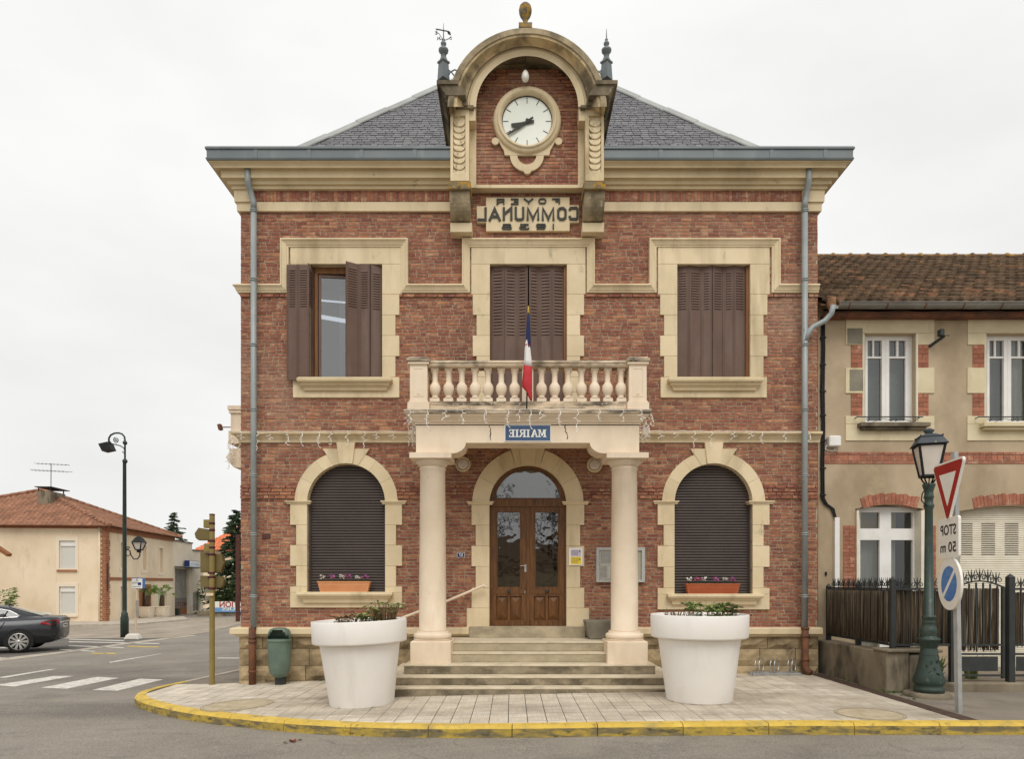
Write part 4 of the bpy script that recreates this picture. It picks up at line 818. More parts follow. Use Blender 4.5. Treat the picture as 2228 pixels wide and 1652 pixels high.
# ------------------------------------------------------------------ porch: steps, columns, beam, balcony
cxp = .2790
def pyramid(y0, y1, z0_, z1_, hw, m_): m_.box(cxp - hw, cxp + hw, y0, y1, z0_, z1_)
def stepb(y0, z0_, z1_, x0, x1, yb=D - .02):
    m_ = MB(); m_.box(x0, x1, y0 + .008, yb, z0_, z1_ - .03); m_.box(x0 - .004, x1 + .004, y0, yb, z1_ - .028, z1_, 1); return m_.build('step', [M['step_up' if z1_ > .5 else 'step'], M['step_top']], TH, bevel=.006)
hs_ = 1.985
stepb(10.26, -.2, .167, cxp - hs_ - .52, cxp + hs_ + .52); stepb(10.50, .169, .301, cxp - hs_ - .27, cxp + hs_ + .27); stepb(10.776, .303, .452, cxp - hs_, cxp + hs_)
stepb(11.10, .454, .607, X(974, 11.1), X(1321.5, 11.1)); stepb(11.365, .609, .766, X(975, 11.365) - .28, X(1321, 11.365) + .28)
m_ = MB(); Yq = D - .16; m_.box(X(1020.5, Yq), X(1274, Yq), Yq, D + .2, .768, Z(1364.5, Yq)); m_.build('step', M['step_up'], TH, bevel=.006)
Yk = 11.26
for px in (941.5, 1358.5):
    x = X(px, Yk); m_ = MB(); rb, rt = .222, .205; zb = .80
    m_.lathe([(rb + .012, zb + .155), (rb + .012, zb + .175), (rb, zb + .19), (rb, zb + .9), (rt, 3.60), (rt + .012, 3.61), (rt + .012, 3.63), (rt, 3.64), (rt, 3.66)], (x, Yk, 0), 36); CO = m_.build('column', M['porch'], TH)
    m_ = MB(); m_.box(x - .325, x + .325, Yk - .325, Yk + .325, .44, zb + .005); m_.build('column_plinth', M['porch'], CO, bevel=.012)
    m_ = MB(); m_.lathe([(.305, zb + .006), (.315, zb + .03)] + [(.28 + .032 * math.sin(R(a)), zb + .075 - .045 * math.cos(R(a))) for a in range(0, 181, 20)] + [(.262, zb + .12), (.262, zb + .156)], (x, Yk, 0), 36); m_.build('column_base', M['porch'], CO)
    m_ = MB(); m_.lathe([(rt, 3.655), (.235, 3.67), (.24, 3.69), (.27, 3.715), (.285, 3.745), (.285, 3.752)], (x, Yk, 0), 36); m_.box(x - .335, x + .335, Yk - .335, Yk + .335, 3.7525, 3.84); m_.build('capital', M['porch'], CO)
# beam with coved ends
Yb = Yk - .245; x0, x1 = X(905, Yb), X(1390.7, Yb); zt = Z(924.5, Yb); zb = Z(988, Yb) + .008; zm = Z(964, Yb)
xi0, xi1 = X(982.5, Yb), X(1316, Yb); xj0, xj1 = X(1013.4, Yb), X(1283.7, Yb)
pts = [(x0, zb), (x0, zt), (x1, zt), (x1, zb), (xi1, zb)]
pts += [(xj1 + (xi1 - xj1) * (1 - math.cos(R(a))) , zb + (zm - zb) * (math.sin(R(a)))) for a in ()]
pts += [(xi1 - (xi1 - xj1) * math.sin(R(a)), zb + (zm - zb) * (1 - math.cos(R(a)))) for a in range(10, 91, 10)]
pts += [(xi0 + (xj0 - xi0) * math.sin(R(a)), zb + (zm - zb) * (1 - math.cos(R(a)))) for a in range(90, 9, -10)] + [(xi0, zb)]
m_ = MB(); m_.prism(pts, 'y', Yb, Yb + .46)
for xa_, xb_ in ((x0, x0 + .46), (x1 - .46, x1)): m_.box(xa_, xb_, Yb + .46, D - .01, zb + .12, zt)
m_.build('porch_beam', M['porch'], TH)
m_ = MB(); cpf = [(0, zt - .012), (.0, zt), (.018, zt + .003), (.02, zt + .03), (.045, zt + .035), (.06, zt + .06), (.10, zt + .10), (.135, zt + .125), (.14, zt + .14), (-.5, zt + .14), (-.5, zt - .012)]
m_.sweep(cpf, [(x0, D), (x0, Yb), (x1, Yb), (x1, D)], to_xy); m_.build('porch_cornice', M['porch'], TH)
zs = zt + .14; m_ = MB(); m_.box(x0 - .16, x1 + .16, Yb - .16, D - .005, zs + .002, zs + .075); m_.build('balcony_slab', M['porch_dirt'], TH, bevel=.012)
m_ = MB(); m_.box(x0 + .46, x1 - .46, Yb + .46, D - .01, zm + .22, zm + .26); m_.build('porch_ceiling', M['porch'], TH)
# balustrade
zd = zs + .077; Yr = Yb + .06; zt1 = Z(777, Yr)
def die(px0, px1, Yf_):
    xa_, xb_ = X(px0, Yf_), X(px1, Yf_); m_ = MB(); d = xb_ - xa_
    m_.box(xa_ - .035, xb_ + .035, Yf_ - .035, Yf_ + d + .035, zd, zd + .155); m_.box(xa_ - .015, xb_ + .015, Yf_ - .015, Yf_ + d + .015, zd + .156, zd + .185)
    m_.box(xa_, xb_, Yf_, Yf_ + d, zd + .186, zt1 - .12); m_.box(xa_ - .03, xb_ + .03, Yf_ - .03, Yf_ + d + .03, zt1 - .119, zt1 - .085)
    for (u0, u1, w0, w1) in ((.2, .8, .12, .9),):
        h0 = zd + .186; h1 = zt1 - .12; e = .012
        a_, b2_ = xa_ + d * u0, xa_ + d * u1; c_, d_ = h0 + (h1 - h0) * w0, h0 + (h1 - h0) * w1
        for q in ((a_, b2_, c_, c_ + e), (a_, b2_, d_ - e, d_), (a_, a_ + e, c_ + e, d_ - e), (b2_ - e, b2_, c_ + e, d_ - e)): m_.box(q[0], q[1], Yf_ - .006, Yf_, q[2], q[3])
        m_.prism([(a_ + d * .2, c_ + .035), (b2_ - d * .2, c_ + .035), ((a_ + b2_) / 2, c_ + .085)], 'y', Yf_ - .008, Yf_)
    P_ = m_.build('pedestal', M['porch'], TH)
    m_ = MB(); m_.box(xa_ - .05, xb_ + .05, Yf_ - .05, Yf_ + d + .05, zt1 - .084, zt1 - .03); m_.box(xa_ - .02, xb_ + .02, Yf_ - .02, Yf_ + d + .02, zt1 - .03, zt1); m_.build('pedestal_cap', M['porch_dirt'], P_, bevel=.01)
    return xa_, xb_, d
pa = die(891.8, 929.5, Yr); pb = die(1369, 1407, Yr); pd = pa[2]
zr0, zr1 = zd + .19, Z(797, Yr)
yc_ = Yr + pd / 2
m_ = MB(); m_.box(pa[1] + .036, pb[0] - .036, yc_ - .12, yc_ + .12, zd, zd + .12); m_.box(pa[1] + .016, pb[0] - .016, yc_ - .10, yc_ + .10, zd + .122, zr0)
for xx in (pa[0] + pd / 2, pb[0] + pd / 2): m_.box(xx - .12, xx + .12, Yr + pd + .04, D, zd, zd + .12); m_.box(xx - .1, xx + .1, Yr + pd + .04, D, zd + .122, zr0)
m_.build('bottom_rail', M['porch_dirt'], TH, bevel=.01)
m_ = MB(); rp_ = [(-.11, 0), (.11, 0), (.125, .025), (.125, .05), (.14, .06), (.14, .08), (.10, .105), (-.10, .105), (-.14, .08), (-.14, .06), (-.125, .05), (-.125, .025)]
m_.prism([(yc_ + a, zr1 + b_) for a, b_ in rp_], 'x', pa[1] + .002, pb[0] - .002)
for xx in (pa[0] + pd / 2, pb[0] + pd / 2): m_.prism([(xx + a, zr1 + b_) for a, b_ in rp_], 'y', Yr + pd + .002, D)
m_.build('top_rail', M['porch_dirt'], TH)
hb = zr1 - zr0; bp_ = [(.086, .0), (.086, .05), (.082, .055), (.05, .085), (.05, .10), (.065, .115), (.088, .17), (.09, .21), (.082, .25), (.055, .285), (.046, .30), (.046, .42), (.055, .435), (.055, .45), (.065, .465), (.065, .48)]
sc_ = hb / .5
bm_ = MB(); bm_.box(-.078, .078, -.078, .078, 0, .05 * sc_); bm_.lathe([(r, h * sc_) for r, h in bp_[2:]], (0, 0, 0), 16); bm_.box(-.062, .062, -.062, .062, .465 * sc_, hb)
BAL = bm_.mesh('baluster', M['porch'])
for c in (313, 418, 520, 622, 722, 825, 928, 1135, 1237, 1340, 1443, 1545, 1645, 1748): link('baluster', BAL, TH).location = (X(858.6 + c / 3.5518, yc_), yc_, zr0)
for xx in (pa[0] + pd / 2, pb[0] + pd / 2):
    for k in range(4): link('baluster', BAL, TH).location = (xx, Yr + pd + .15 + k * .2, zr0)
m_ = MB(); m_.box(X(1136, yc_), X(1160, yc_), yc_ - .06, yc_ + .06, zr0, zr1); m_.build('rail_block', M['porch'], TH)

# balcony on the side wall, seen past the corner
m_ = MB(); sb = D + 2.0; xs0 = XL - .62
m_.box(xs0 + .02, XL, sb + .04, sb + 1.9, zz(953, -2), zz(949, -2)); m_.box(xs0 + .06, XL, sb, sb + .3, fz(945) - .75, fz(945) - .6)
m_ = MB(); y0b = D + 1.0; zq = lambda py: Z(py, y0b)
xq = lambda px: X(px, y0b)
m_.box(xq(502), XL, y0b, y0b + .3, zq(938), zq(900)); m_.box(xq(499), XL, y0b - .03, y0b + .33, zq(899.5), zq(893)); m_.box(xq(497), XL, y0b - .05, y0b + 2.5, zq(892.6), zq(884))
m_.box(xq(499), XL, y0b - .05, y0b + 2.6, zq(966), zq(938.5))
m_.prism([(xq(498), zq(985)), (xq(491), zq(995)), (xq(497), zq(1004)), (xq(508), zq(1017)), (XL, zq(1021)), (XL, zq(985))], 'y', y0b, y0b + .35)
m_.prism([(xq(498), zq(985)), (xq(491), zq(995)), (xq(497), zq(1004)), (xq(508), zq(1017)), (XL, zq(1021)), (XL, zq(985))], 'y', y0b + 2.1, y0b + 2.5)
m_.box(xq(499), XL, y0b + .02, y0b + 2.5, zq(984.5), zq(976)); m_.build('side_balcony', M['porch'], TH)
m_ = MB(); m_.bar((XL - .2, D + 1.2, Z(930, D + 1.2)), (X(478, D + 1.2), D + 1.2, Z(930, D + 1.2)), .018); m_.obox((X(479, D + 1.2), D + 1.2, Z(930, D + 1.2)), (1, 0, .25), (0, 1, 0), (-.25, 0, 1), .03, .05, .055); m_.build('floodlight_arm', M['rust'], TH)

# ------------------------------------------------------------------ rainwater pipes
def rainpipe(px, top, kx, Yp, kink=True):
    x = X(px, Yp); m_ = MB(); r = .052
    m_.tube([(X(top[0], D - .26), D - .26, Z(top[1], D - .26)), (X(top[0], D - .26), D - .25, Z(top[1] + 30, D - .25)), (X(top[0] + (px - top[0]) * .4, Yp), D - .17, Z(412, D - .17)), (x, Yp, Z(440, Yp)), (x, Yp, Z(455, Yp))], r, 12)
    m_.tube([(x, Yp, Z(455, Yp)), (x, Yp, Z(1366, Yp))], r, 12)
    for y in (457, 461, 607, 611, 749, 753, 890, 894, 1033, 1037, 1161, 1165, 1296, 1300): m_.lathe([(r, -.012), (r + .012, -.008), (r + .012, .008), (r, .012)], (x, Yp, Z(y, Yp)), 12)
    P_ = m_.build('rainwater_pipe', M['pipe'], TH)
    return x
xl_ = rainpipe(552, (539, 368), 0, D - .165); Yp = D - .165
m_ = MB(); x = X(549, Yp); m_.tube([(x, Yp, Z(1366, Yp)), (x, Yp, Z(1490, Yp))], .062, 12)
for y in (1388, 1397, 1462): m_.lathe([(.062, -.02), (.075, -.015), (.075, .015), (.062, .02)], (x, Yp, Z(y, Yp)), 12)
m_.build('cast_iron_pipe', M['rust'], TH)
rainpipe(1751, (1760, 366), 0, Yp)
m_ = MB(); x = X(1752, Yp); m_.tube([(x, Yp, Z(1366, Yp)), (x, Yp, Z(1448, Yp)), (x + .01, Yp - .03, Z(1458, Yp)), (x + .05, Yp - .1, Z(1464, Yp))], .06, 12)
for y in (1368, 1385, 1436): m_.lathe([(.06, -.02), (.072, -.015), (.072, .015), (.06, .02)], (x, Yp, Z(y, Yp)), 12)
m_.build('cast_iron_pipe', M['rust'], TH)
m_ = MB(); Yn = D - .2; m_.tube([(X(1808, Yn), Yn - .1, Z(668, Yn)), (X(1806, Yn), Yn - .05, Z(685, Yn)), (X(1795, Yn), Yn, Z(698, Yn)), (X(1768, Yn), Yn, Z(712, Yn)), (X(1758, Yn), Yn, Z(726, Yn)), (X(1752, Yn), Yp, Z(745, Yp))], .048, 10); m_.box(X(1747, Yp), X(1766, Yp), Yp - .05, Yp + .05, Z(722, Yp), Z(716, Yp)); m_.build('rainwater_branch', M['pipe'], TH)
# ------------------------------------------------------------------ clock gable
Yg = 11.9; gx = X(1147, Yg); gz = Z(232, Yg); u_ = Yg / S
gx_ = lambda px: X(px, Yg); gz_ = lambda py: Z(py, Yg)
m_ = MB()
Yb_ = D - .088
ang = [R(180 * k / 24) for k in range(25)]; r_ = 117 * u_
m_.prism([(gx + r_ * math.cos(a), gz + r_ * math.sin(a)) for a in ang] + [(gx - r_, Z(408, D - .088)), (gx + r_, Z(408, D - .088))], 'y', Yb_, D + 1.2); GB = m_.build('gable_wall', M['mortar'], TH)
gs = MB(); rr = 112 * (D - .1) / S + .15
for a, b_, za, zb, p, _ in brick_rows(X(1030, D - .1), X(1265, D - .1), Z(404, D - .1), Z(150, D - .1), seed=11):
    zc = (za + zb) / 2; hw = rr if zc < gz else (math.sqrt(max(0, rr * rr - (zc - gz) ** 2)))
    a, b_ = max(a, gx - hw), min(b_, gx + hw)
    if b_ - a > .03: gs.box(a, b_, D - .1 - p, Yb_ + .002, za, zb, back=False)
gs.build('gable_brickwork', M['brick'], GB, kind='stuff', recalc=False)
# arch moulding
ap0 = [(111, .1), (111, .475), (125, .485), (126, .455), (131, .455), (131.5, .40), (113, .09)]
ap = [(131.6, .3), (132, .50), (138, .53), (146, .60), (152, .66), (153, .68), (159, .685), (160, .70), (169, .70), (171, .68), (171, -1.2), (131.6, -1.2)]
rows_ = []; n = 48
def revolve(ap, mm, name):
  m_ = MB(); vv = []
  for k in range(n + 1):
    a = math.pi * k / n
    for r, p in ap: Yv = max(D - p, 11.5) if p > 0 else Yg - .2; vv.append((X(1147, Yv) + r * Yv / S * math.cos(a), D - p, Z(232, Yv) + r * Yv / S * math.sin(a)))
  kk = len(ap); ff = []
  for k in range(n):
    for j in range(kk): ff.append((k * kk + j, k * kk + (j + 1) % kk, (k + 1) * kk + (j + 1) % kk, (k + 1) * kk + j))
  ff += [tuple(range(kk)), tuple(n * kk + j for j in range(kk - 1, -1, -1))]
  m_.add(vv, ff); m_.build(name, mm, TH)
revolve(ap0, M['cream'], 'arch_soffit'); revolve(ap, mat('archm', '#dcc79d', '#cbb48a', 3, rough=.85, bump=.35, spots=[('#4f493f', 1.3, .47, .62, (1, 1, 1), .85), ('#6f634f', 4, .54, .7, A1, .7)]), 'arch_moulding')
m_ = MB(); n = 40; vv = []
for k in range(n + 1):
    a = math.pi * k / n
    for r, p in ((160, .706), (172, .706), (173.5, .69), (173.5, -1.25), (170, -1.25), (160, .6)): Yv = D - .70; vv.append((X(1147, Yv) + r * Yv / S * math.cos(a), D - p, Z(232, Yv) + r * Yv / S * math.sin(a)))
ff = [(k * 6 + j, k * 6 + (j + 1) % 6, (k + 1) * 6 + (j + 1) % 6, (k + 1) * 6 + j) for k in range(n) for j in range(6)]
m_.add(vv, ff); m_.build('arch_lip', M['oldstone'], TH)
dark = mat('entab', '#8d8069', '#5d5546', 2.5, rough=.95, bump=.5, spots=[('#3b362d', 1.8, .48, .66, (1, 1, .6), .85), ('#d9c69e', 3.5, .62, .72, A1, .7)])
scm = MB(); n = 10
top = [(-.106, .0)] + [(.106 * -math.cos(R(180 * k / n)), -.105 * math.sin(R(180 * k / n)) ** .8) for k in range(1, n)] + [(.106, .0)]
scm.add([(x, -.055 if z < -.0 else -.03, z) for x, z in top] + [(.106, -.012, .12), (-.106, -.012, .12)] + [(x, .0, z) for x, z in top] , [tuple(range(n, -1, -1)) + (n + 2, n + 1)][0:1] + [(k, k + 1, n + 4 + k, n + 3 + k) for k in range(n)])
SCM = scm.mesh('scale', M['scale'])
for s_ in (-1, 1):
    q = lambda px: gx_(1147 + s_ * (px - 1147))           # mirror about the gable axis (px of the first side)
    def bx(m, a, b_, y0, y1, z0_, z1_): m.box(X(1147 + s_ * (a - 1147), y0), X(1147 + s_ * (b_ - 1147), y0), y0, y1, Z(z0_, y0), Z(z1_, y0))
    m_ = MB(); Yp0 = Yg
    bx(m_, 980, 986, Yp0, D + .3, 393, 234); bx(m_, 1012.5, 1020.5, Yp0, D - .08, 393, 234); bx(m_, 986.05, 1012.45, Yp0 + .001, D - .1, 251, 234); bx(m_, 986.05, 1012.45, Yp0 + .001, D - .1, 393, 374.5); bx(m_, 986.05, 1012.45, Yp0 + .06, D - .1, 374.4, 251.1)
    PI_ = m_.build('pilaster', M['cream'] if s_ > 0 else mat('pil', '#d8c6a0', '#b8a47f', 3, rough=.9, bump=.3, spots=[('#6f624d', 1.6, .55, .7, (1, 1, .4), .7)]), TH)
    for k in range(9): piece('scale', SCM, PI_, ((q(985.6) + q(1012.9)) / 2, Yg + .055, gz_(261.5 + k * 13.45)), (0, 0, 0), (.97, 1, .98))
    m_ = MB(); bx(m_, 1020.6, 1036, D - .2, D - .05, 408, 232); bx(m_, 1020.7, 1034.5, Yg + .03, D - .21, 262, 234); m_.build('gable_jamb', M['cream'], TH)
    # entablature running back along the gable
    m_ = MB(); yb = D + 1.3
    bx(m_, 978, 1030.5, Yg - .05, yb, 233.8, 228); bx(m_, 974.5, 1017, Yg - .09, yb - .02, 227.8, 215); bx(m_, 968, 1014, Yg - .14, yb - .04, 214.8, 206.5)
    y0, y1 = Yg - .24, Yg - .14; qq = lambda px: X(1147 + s_ * (px - 1147), y0); m_.prism([(qq(970), Z(206.3, y0)), (qq(1013), Z(206.3, y0)), (qq(998), Z(182, y0)), (qq(955), Z(182, y0))], 'y', y0, yb - .05)
    bx(m_, 950, 996, Yg - .27, yb, 181.7, 173.5); m_.build('entablature', dark, TH)
    m_ = MB(); bx(m_, 976, 1024, 11.80, D - .02, 411, 394); m_.build('corbel_cap', M['lichen'], TH, bevel=.012)
    m_ = MB(); zt_, zb_ = Z(411.3, 11.86), Z(483.5, 12.16); cv = [(D - .02, zt_)] + [(11.86 + .30 * (1 - math.cos(R(a))) ** 1.0, zt_ - (zt_ - zb_) * math.sin(R(a))) for a in range(0, 91, 10)] + [(D - .02, zb_)]
    m_.prism(cv, 'x', q(978.5), q(1022)); m_.build('corbel', M['oldstone'], TH)
    m_ = MB(); Yv = D - .25; m_.box(X(1147 + s_ * (979.5 - 1147), Yv), X(1147 + s_ * (1027 - 1147), Yv), Yv, D - .01, Z(505, Yv), Z(484, Yv)); m_.build('corbel_foot', M['cream'] if s_ > 0 else M['corn'], TH, bevel=.008)
    # lead spire with mouldings on the shoulder of the gable
    px = 965 if s_ < 0 else 1319.5; Ys_ = Yg + .2; xs = X(px, Ys_); zq = lambda py: Z(py, Ys_); k_ = Ys_ / S
    m_ = MB(); m_.lathe([(.11, zq(174)), (.09, zq(139)), (.115, zq(137)), (.115, zq(134)), (.08, zq(133)), (.045, zq(122)), (.05, zq(121)), (.05, zq(119)), (.02, zq(118))], (xs, Ys_, 0), 4, 'z', 0, False)
    m_.lathe([(.035, zq(120)), (.045, zq(117)), (.085, zq(112)), (.09, zq(108)), (.05, zq(105)), (.028, zq(102)), (.032, zq(99)), (.05, zq(96)), (.05, zq(93)), (.03, zq(91)), (.02, zq(88)), (.03, zq(86)), (.012, zq(83)), (.004, zq(62 if s_ > 0 else 50))], (xs, Ys_, 0), 12)
    SPI = m_.build('spire', M['zinc'], TH)
    m_ = MB(); m_.tube([(xs - s_ * .09, Ys_, zq(152)), (xs - s_ * .15, Ys_, zq(162 - 4)), (xs - s_ * .20, Ys_, zq(166))][::1], .012, 5); m_.tube([(xs - s_ * .08, Ys_, zq(166)), (xs - s_ * .12, Ys_, zq(156)), (xs - s_ * .20, Ys_, zq(151)), (xs - s_ * .28, Ys_, zq(156))], .013, 5); m_.build('spire_stay', M['zinc'], SPI)
    if s_ < 0:
        m_ = MB(); c = (xs, Ys_)
        m_.bar((xs - .115, Ys_, zq(63)), (xs + .10, Ys_ - .02, zq(70)), .014); m_.add([(xs - .15, Ys_, zq(61)), (xs - .10, Ys_ + .001, zq(62)), (xs - .115, Ys_, zq(66.5))], [(0, 1, 2)])
        m_.prism([(xs + .06, zq(66)), (xs + .12, zq(69)), (xs + .135, zq(76)), (xs + .08, zq(73.5))], 'y', Ys_ - .006, Ys_ + .006); VN = m_.build('vane_arrow', M['iron'], SPI)
        m_ = MB()
        for s2, ch, dz, w_ in ((-1, 'N', 84, .05), (1, 'O', 83.5, .045), (-1, 'E', 72, .04)):
            x2 = xs + s2 * (.085 if ch == 'N' else .13); m_.tube([(xs, Ys_, zq(88)), (xs + (x2 - xs) * .6, Ys_, zq(dz + 1)), (x2, Ys_, zq(dz - 3))], .006, 4)
            put_text(m_, ch, w_, .065, (x2, Ys_ - .01, zq(dz)), (1, 0, 0), (0, 0, 1), bold=.03)
        m_.build('compass_letters', M['iron'], SPI)
m_ = MB(); m_.box(gx_(1022), gx_(1273), D - .19, D - .02, Z(408.5, D - .19), Z(401.5, D - .19)); m_.build('gable_sill', M['cream'], TH)
m_ = MB(); Yf_ = D - .55; xq = X(1143, Yf_); zq = lambda py: Z(py, Yf_)
zbk = Z(47.5, Yf_ - .12); m_.box(xq - .115, xq + .115, Yf_ - .12, Yf_ + .15, Z(70, Yf_), zbk); m_.lathe([(.07, zbk), (.05, zbk + .015), (.042, zq(47)), (.042, zq(43.5)), (.06, zq(40.5)), (.062, zq(39)), (.088, zq(35)), (.108, zq(28)), (.112, zq(21)), (.10, zq(14.5)), (.07, zq(10)), (.03, zq(8.2)), (.0001, zq(8))], (xq, Yf_, 0), 18); m_.build('finial', M['lichen'], TH)

# the clock
ck = thing('wall_clock', 'round white clock with black hands in the arched gable', 'clock', (X(1146.8, D - .12), D - .1, Z(264.4, D - .12)))
cxk, cyk, czk = ck.location; ku = (D - .13) / S; cr_ = ku / 3.2077 * 1.0
m_ = MB(); P_ = [(.452, -.0), (.452, -.07), (.475, -.10), (.50, -.125), (.525, -.13), (.53, -.11), (.55, -.105), (.575, -.10), (.60, -.075), (.612, -.04), (.612, .02), (.452, .02)]
m_.lathe(P_ , (cxk, cyk, czk), 48, 'y', cap=False); m_.build('bezel', M['cream'], ck)
m_ = MB(); m_.lathe([(.0001, -.028), (.455, -.028)], (cxk, cyk, czk), 40, 'y', 0, False); m_.build('dial', M['dial'], ck, recalc=False)
m_ = MB(); m_.lathe([(.44, -.03), (.44, -.04), (.462, -.04), (.462, -.02)], (cxk, cyk, czk), 40, 'y', cap=False); m_.build('dial_ring', M['black'], ck)
for k in range(12):
    a = R(30 * k); r0, r1 = (.335, .43) if k != 0 else (.32, .43); m_ = MB(); m_.bar((cxk + r0 * math.sin(a), cyk - .031, czk + r0 * math.cos(a)), (cxk + r1 * math.sin(a), cyk - .031, czk + r1 * math.cos(a)), .012, .004, up=(0, 1, 0)); m_.build('hour_mark', M['letter'], ck)
def hand(pts, dy):
    m_ = MB(); m_.prism([(cxk + (a - 695) * cr_, czk - (b_ - 848) * cr_) for a, b_ in pts], 'y', cyk - dy - .008, cyk - dy); return m_.build('clock_hand', M['letter'], ck)
hand([(742, 842), (744, 862), (650, 880), (640, 893), (592, 892), (583, 880), (585, 868), (650, 860)], .045); hand([(733, 822), (740, 834), (640, 905), (562, 955), (556, 946), (625, 893)], .058)
m_ = MB(); m_.lathe([(.03, -.07), (.03, -.045)], (cxk, cyk, czk), 12, 'y'); m_.build('hub', M['letter'], ck)
m_ = MB(); tr_ = lambda a, b_: (cxk + (a - 693.5) * cr_, czk - (b_ - 848) * cr_)
ya, yb = D - .155, D - .105
for a, b_ in ((472, 992), (913, 992)): m_.lathe([(.0001, ya), (25 * cr_, ya), (25 * cr_, yb)], (tr_(a, b_)[0], 0, tr_(a, b_)[1]), 16, 'y', 0, False)
m_.prism([tr_(a, b_) for a, b_ in ((488, 975), (515, 1030), (532, 1055), (538, 1090), (848, 1090), (855, 1055), (870, 1030), (898, 975))] + [tr_(693.5 + 208 * math.cos(R(t)), 848 + 208 * math.sin(R(t))) for t in range(38, 143, 8)], 'y', ya + .002, yb)
n = 14; arc = lambda r, k: tr_(692 + r * math.cos(R(180 * k / n)), 1091 + r * .95 * math.sin(R(180 * k / n)))
m_.prism([arc(118, k) for k in range(n + 1)] + [arc(66, k) for k in range(n, -1, -1)], 'y', ya + .004, yb)
m_.lathe([(.0001, ya - .006), (28 * cr_, ya - .006), (28 * cr_, yb)], (tr_(695, 1194)[0], 0, tr_(695, 1194)[1]), 16, 'y', 0, False); m_.build('apron', M['cream'], ck)
# bare globe lamp under the arch
Yl = 12.05; lp = thing('hanging_lamp', 'white egg-shaped globe lamp hanging under the clock arch', 'lamp', (X(1143, Yl), Yl, Z(178, Yl)))
m_ = MB(); zq = lambda py: Z(py, Yl); xq = X(1143, Yl)
m_.lathe([(.0001, zq(177.5)), (.04, zq(176)), (.065, zq(171)), (.068, zq(166)), (.055, zq(159)), (.035, zq(155)), (.025, zq(153.5))], (xq, Yl, 0), 16); m_.build('globe', M['opal'], lp)
m_ = MB(); m_.lathe([(.028, zq(155)), (.026, zq(150)), (.008, zq(149)), (.006, zq(118))], (xq, Yl, 0), 10); m_.build('rod', M['iron'], lp)

# inscribed plaque with raised mirrored letters
pqx0, pqx1 = 1037, 1259.6
pq = thing('inscription_plaque', 'cream stepped plaque with raised dark FOYER COMMUNAL letters under the clock', 'sign', (fx(1148), D - .05, fz(503)))
m_ = MB(); Pp = D - .06
sx = lambda a: X(1030.2 + a / 9.158, Pp); sz = lambda b_: Z(414.9 + b_ / 9.158, Pp)
m_.prism([(sx(a), sz(b_)) for a, b_ in ((248, 130), (1915, 125), (1915, 288), (2100, 288), (2105, 632), (1918, 635), (1918, 802), (250, 808), (248, 635), (68, 638), (60, 305), (248, 302))], 'y', Pp, D + .005); m_.build('slab', M['cream'], pq, bevel=.005)
def rib(m, strokes, wd, y0, y1):
    for k, st in enumerate(strokes):
        P3 = [Vector((sx(a), sz(b_))) for a, b_ in st]; n = len(P3); h = wd / 2; A_, B_ = [], []
        for i, p in enumerate(P3):
            d0 = (P3[i] - P3[i - 1]).normalized() if i else (P3[1] - P3[0]).normalized(); d1 = (P3[i + 1] - P3[i]).normalized() if i < n - 1 else d0
            n0, n1 = Vector((d0.y, -d0.x)), Vector((d1.y, -d1.x)); mm = n0 + n1; mm = mm / max(.35, mm.length_squared / 2); A_.append(p + mm * h); B_.append(p - mm * h)
        yy = y0 - .0012 * k
        for i in range(n - 1):
            pts = [A_[i], A_[i + 1], B_[i + 1], B_[i]]; m.add([(q.x, yy, q.y) for q in pts] + [(q.x, y1, q.y) for q in pts], [(0, 1, 2, 3), (0, 4, 5, 1), (1, 5, 6, 2), (2, 6, 7, 3), (3, 7, 4, 0)])
def rr(x0, x1, y0, y1, c): return [(x0 + c, y0), (x1 - c, y0), (x1, y0 + c), (x1, y1 - c), (x1 - c, y1), (x0 + c, y1), (x0, y1 - c), (x0, y0 + c), (x0 + c, y0)]
big = .041; sml = .023
letters = [
 (sml, [[(1565, 172), (1710, 172), (1710, 268)], [(1630, 216), (1708, 216)]]),
 (sml, [rr(1305, 1437, 170, 256, 25)]),
 (sml, [[(1005, 162), (1100, 228), (1188, 162)], [(1100, 222), (1100, 270)]]),
 (sml, [[(745, 175), (885, 175), (885, 268), (745, 268)], [(805, 222), (885, 222)]]),
 (sml, [[(605, 278), (605, 176), (475, 176), (472, 200), (475, 228), (605, 228)], [(520, 230), (462, 280)]]),
 (big, [[(1910, 395), (1935, 350), (2045, 345), (2070, 375), (2070, 545), (2045, 572), (1935, 570), (1912, 508)]]),
 (big, [rr(1688, 1832, 355, 575, 40)]),
 (big, [[(1592, 600), (1592, 345), (1490, 570), (1380, 345), (1380, 600)]]),
 (big, [[(1290, 595), (1290, 345), (1185, 570), (1080, 345), (1080, 595)]]),
 (big, [[(990, 330), (990, 550), (960, 580), (870, 580), (842, 550), (842, 330)]]),
 (big, [[(755, 598), (755, 350), (605, 480)], [(605, 598), (605, 335)]]),
 (big, [[(530, 605), (422, 365), (318, 605)], [(370, 522), (475, 522)]]),
 (big, [[(242, 338), (242, 585), (78, 585)]]),
 (sml, [[(1590, 665), (1590, 775)]]),
 (sml, [[(1258, 762), (1400, 762), (1430, 745)], [(1410, 722), (1270, 722), (1258, 700), (1270, 678), (1420, 678), (1432, 705), (1410, 722)]]),
 (sml, [[(930, 680), (1098, 680)], [(1050, 720), (950, 720)], [(945, 680), (985, 700), (950, 720), (925, 745), (945, 768), (1080, 768), (1105, 745)]]),
 (sml, [[(585, 680), (730, 680), (742, 700), (742, 722), (590, 722), (575, 745), (590, 768), (740, 768), (758, 745)]]),
]
for wd, st in letters:
    m_ = MB(); rib(m_, st, wd, Pp - .022, Pp + .004); m_.build('letter', M['letter'], pq)

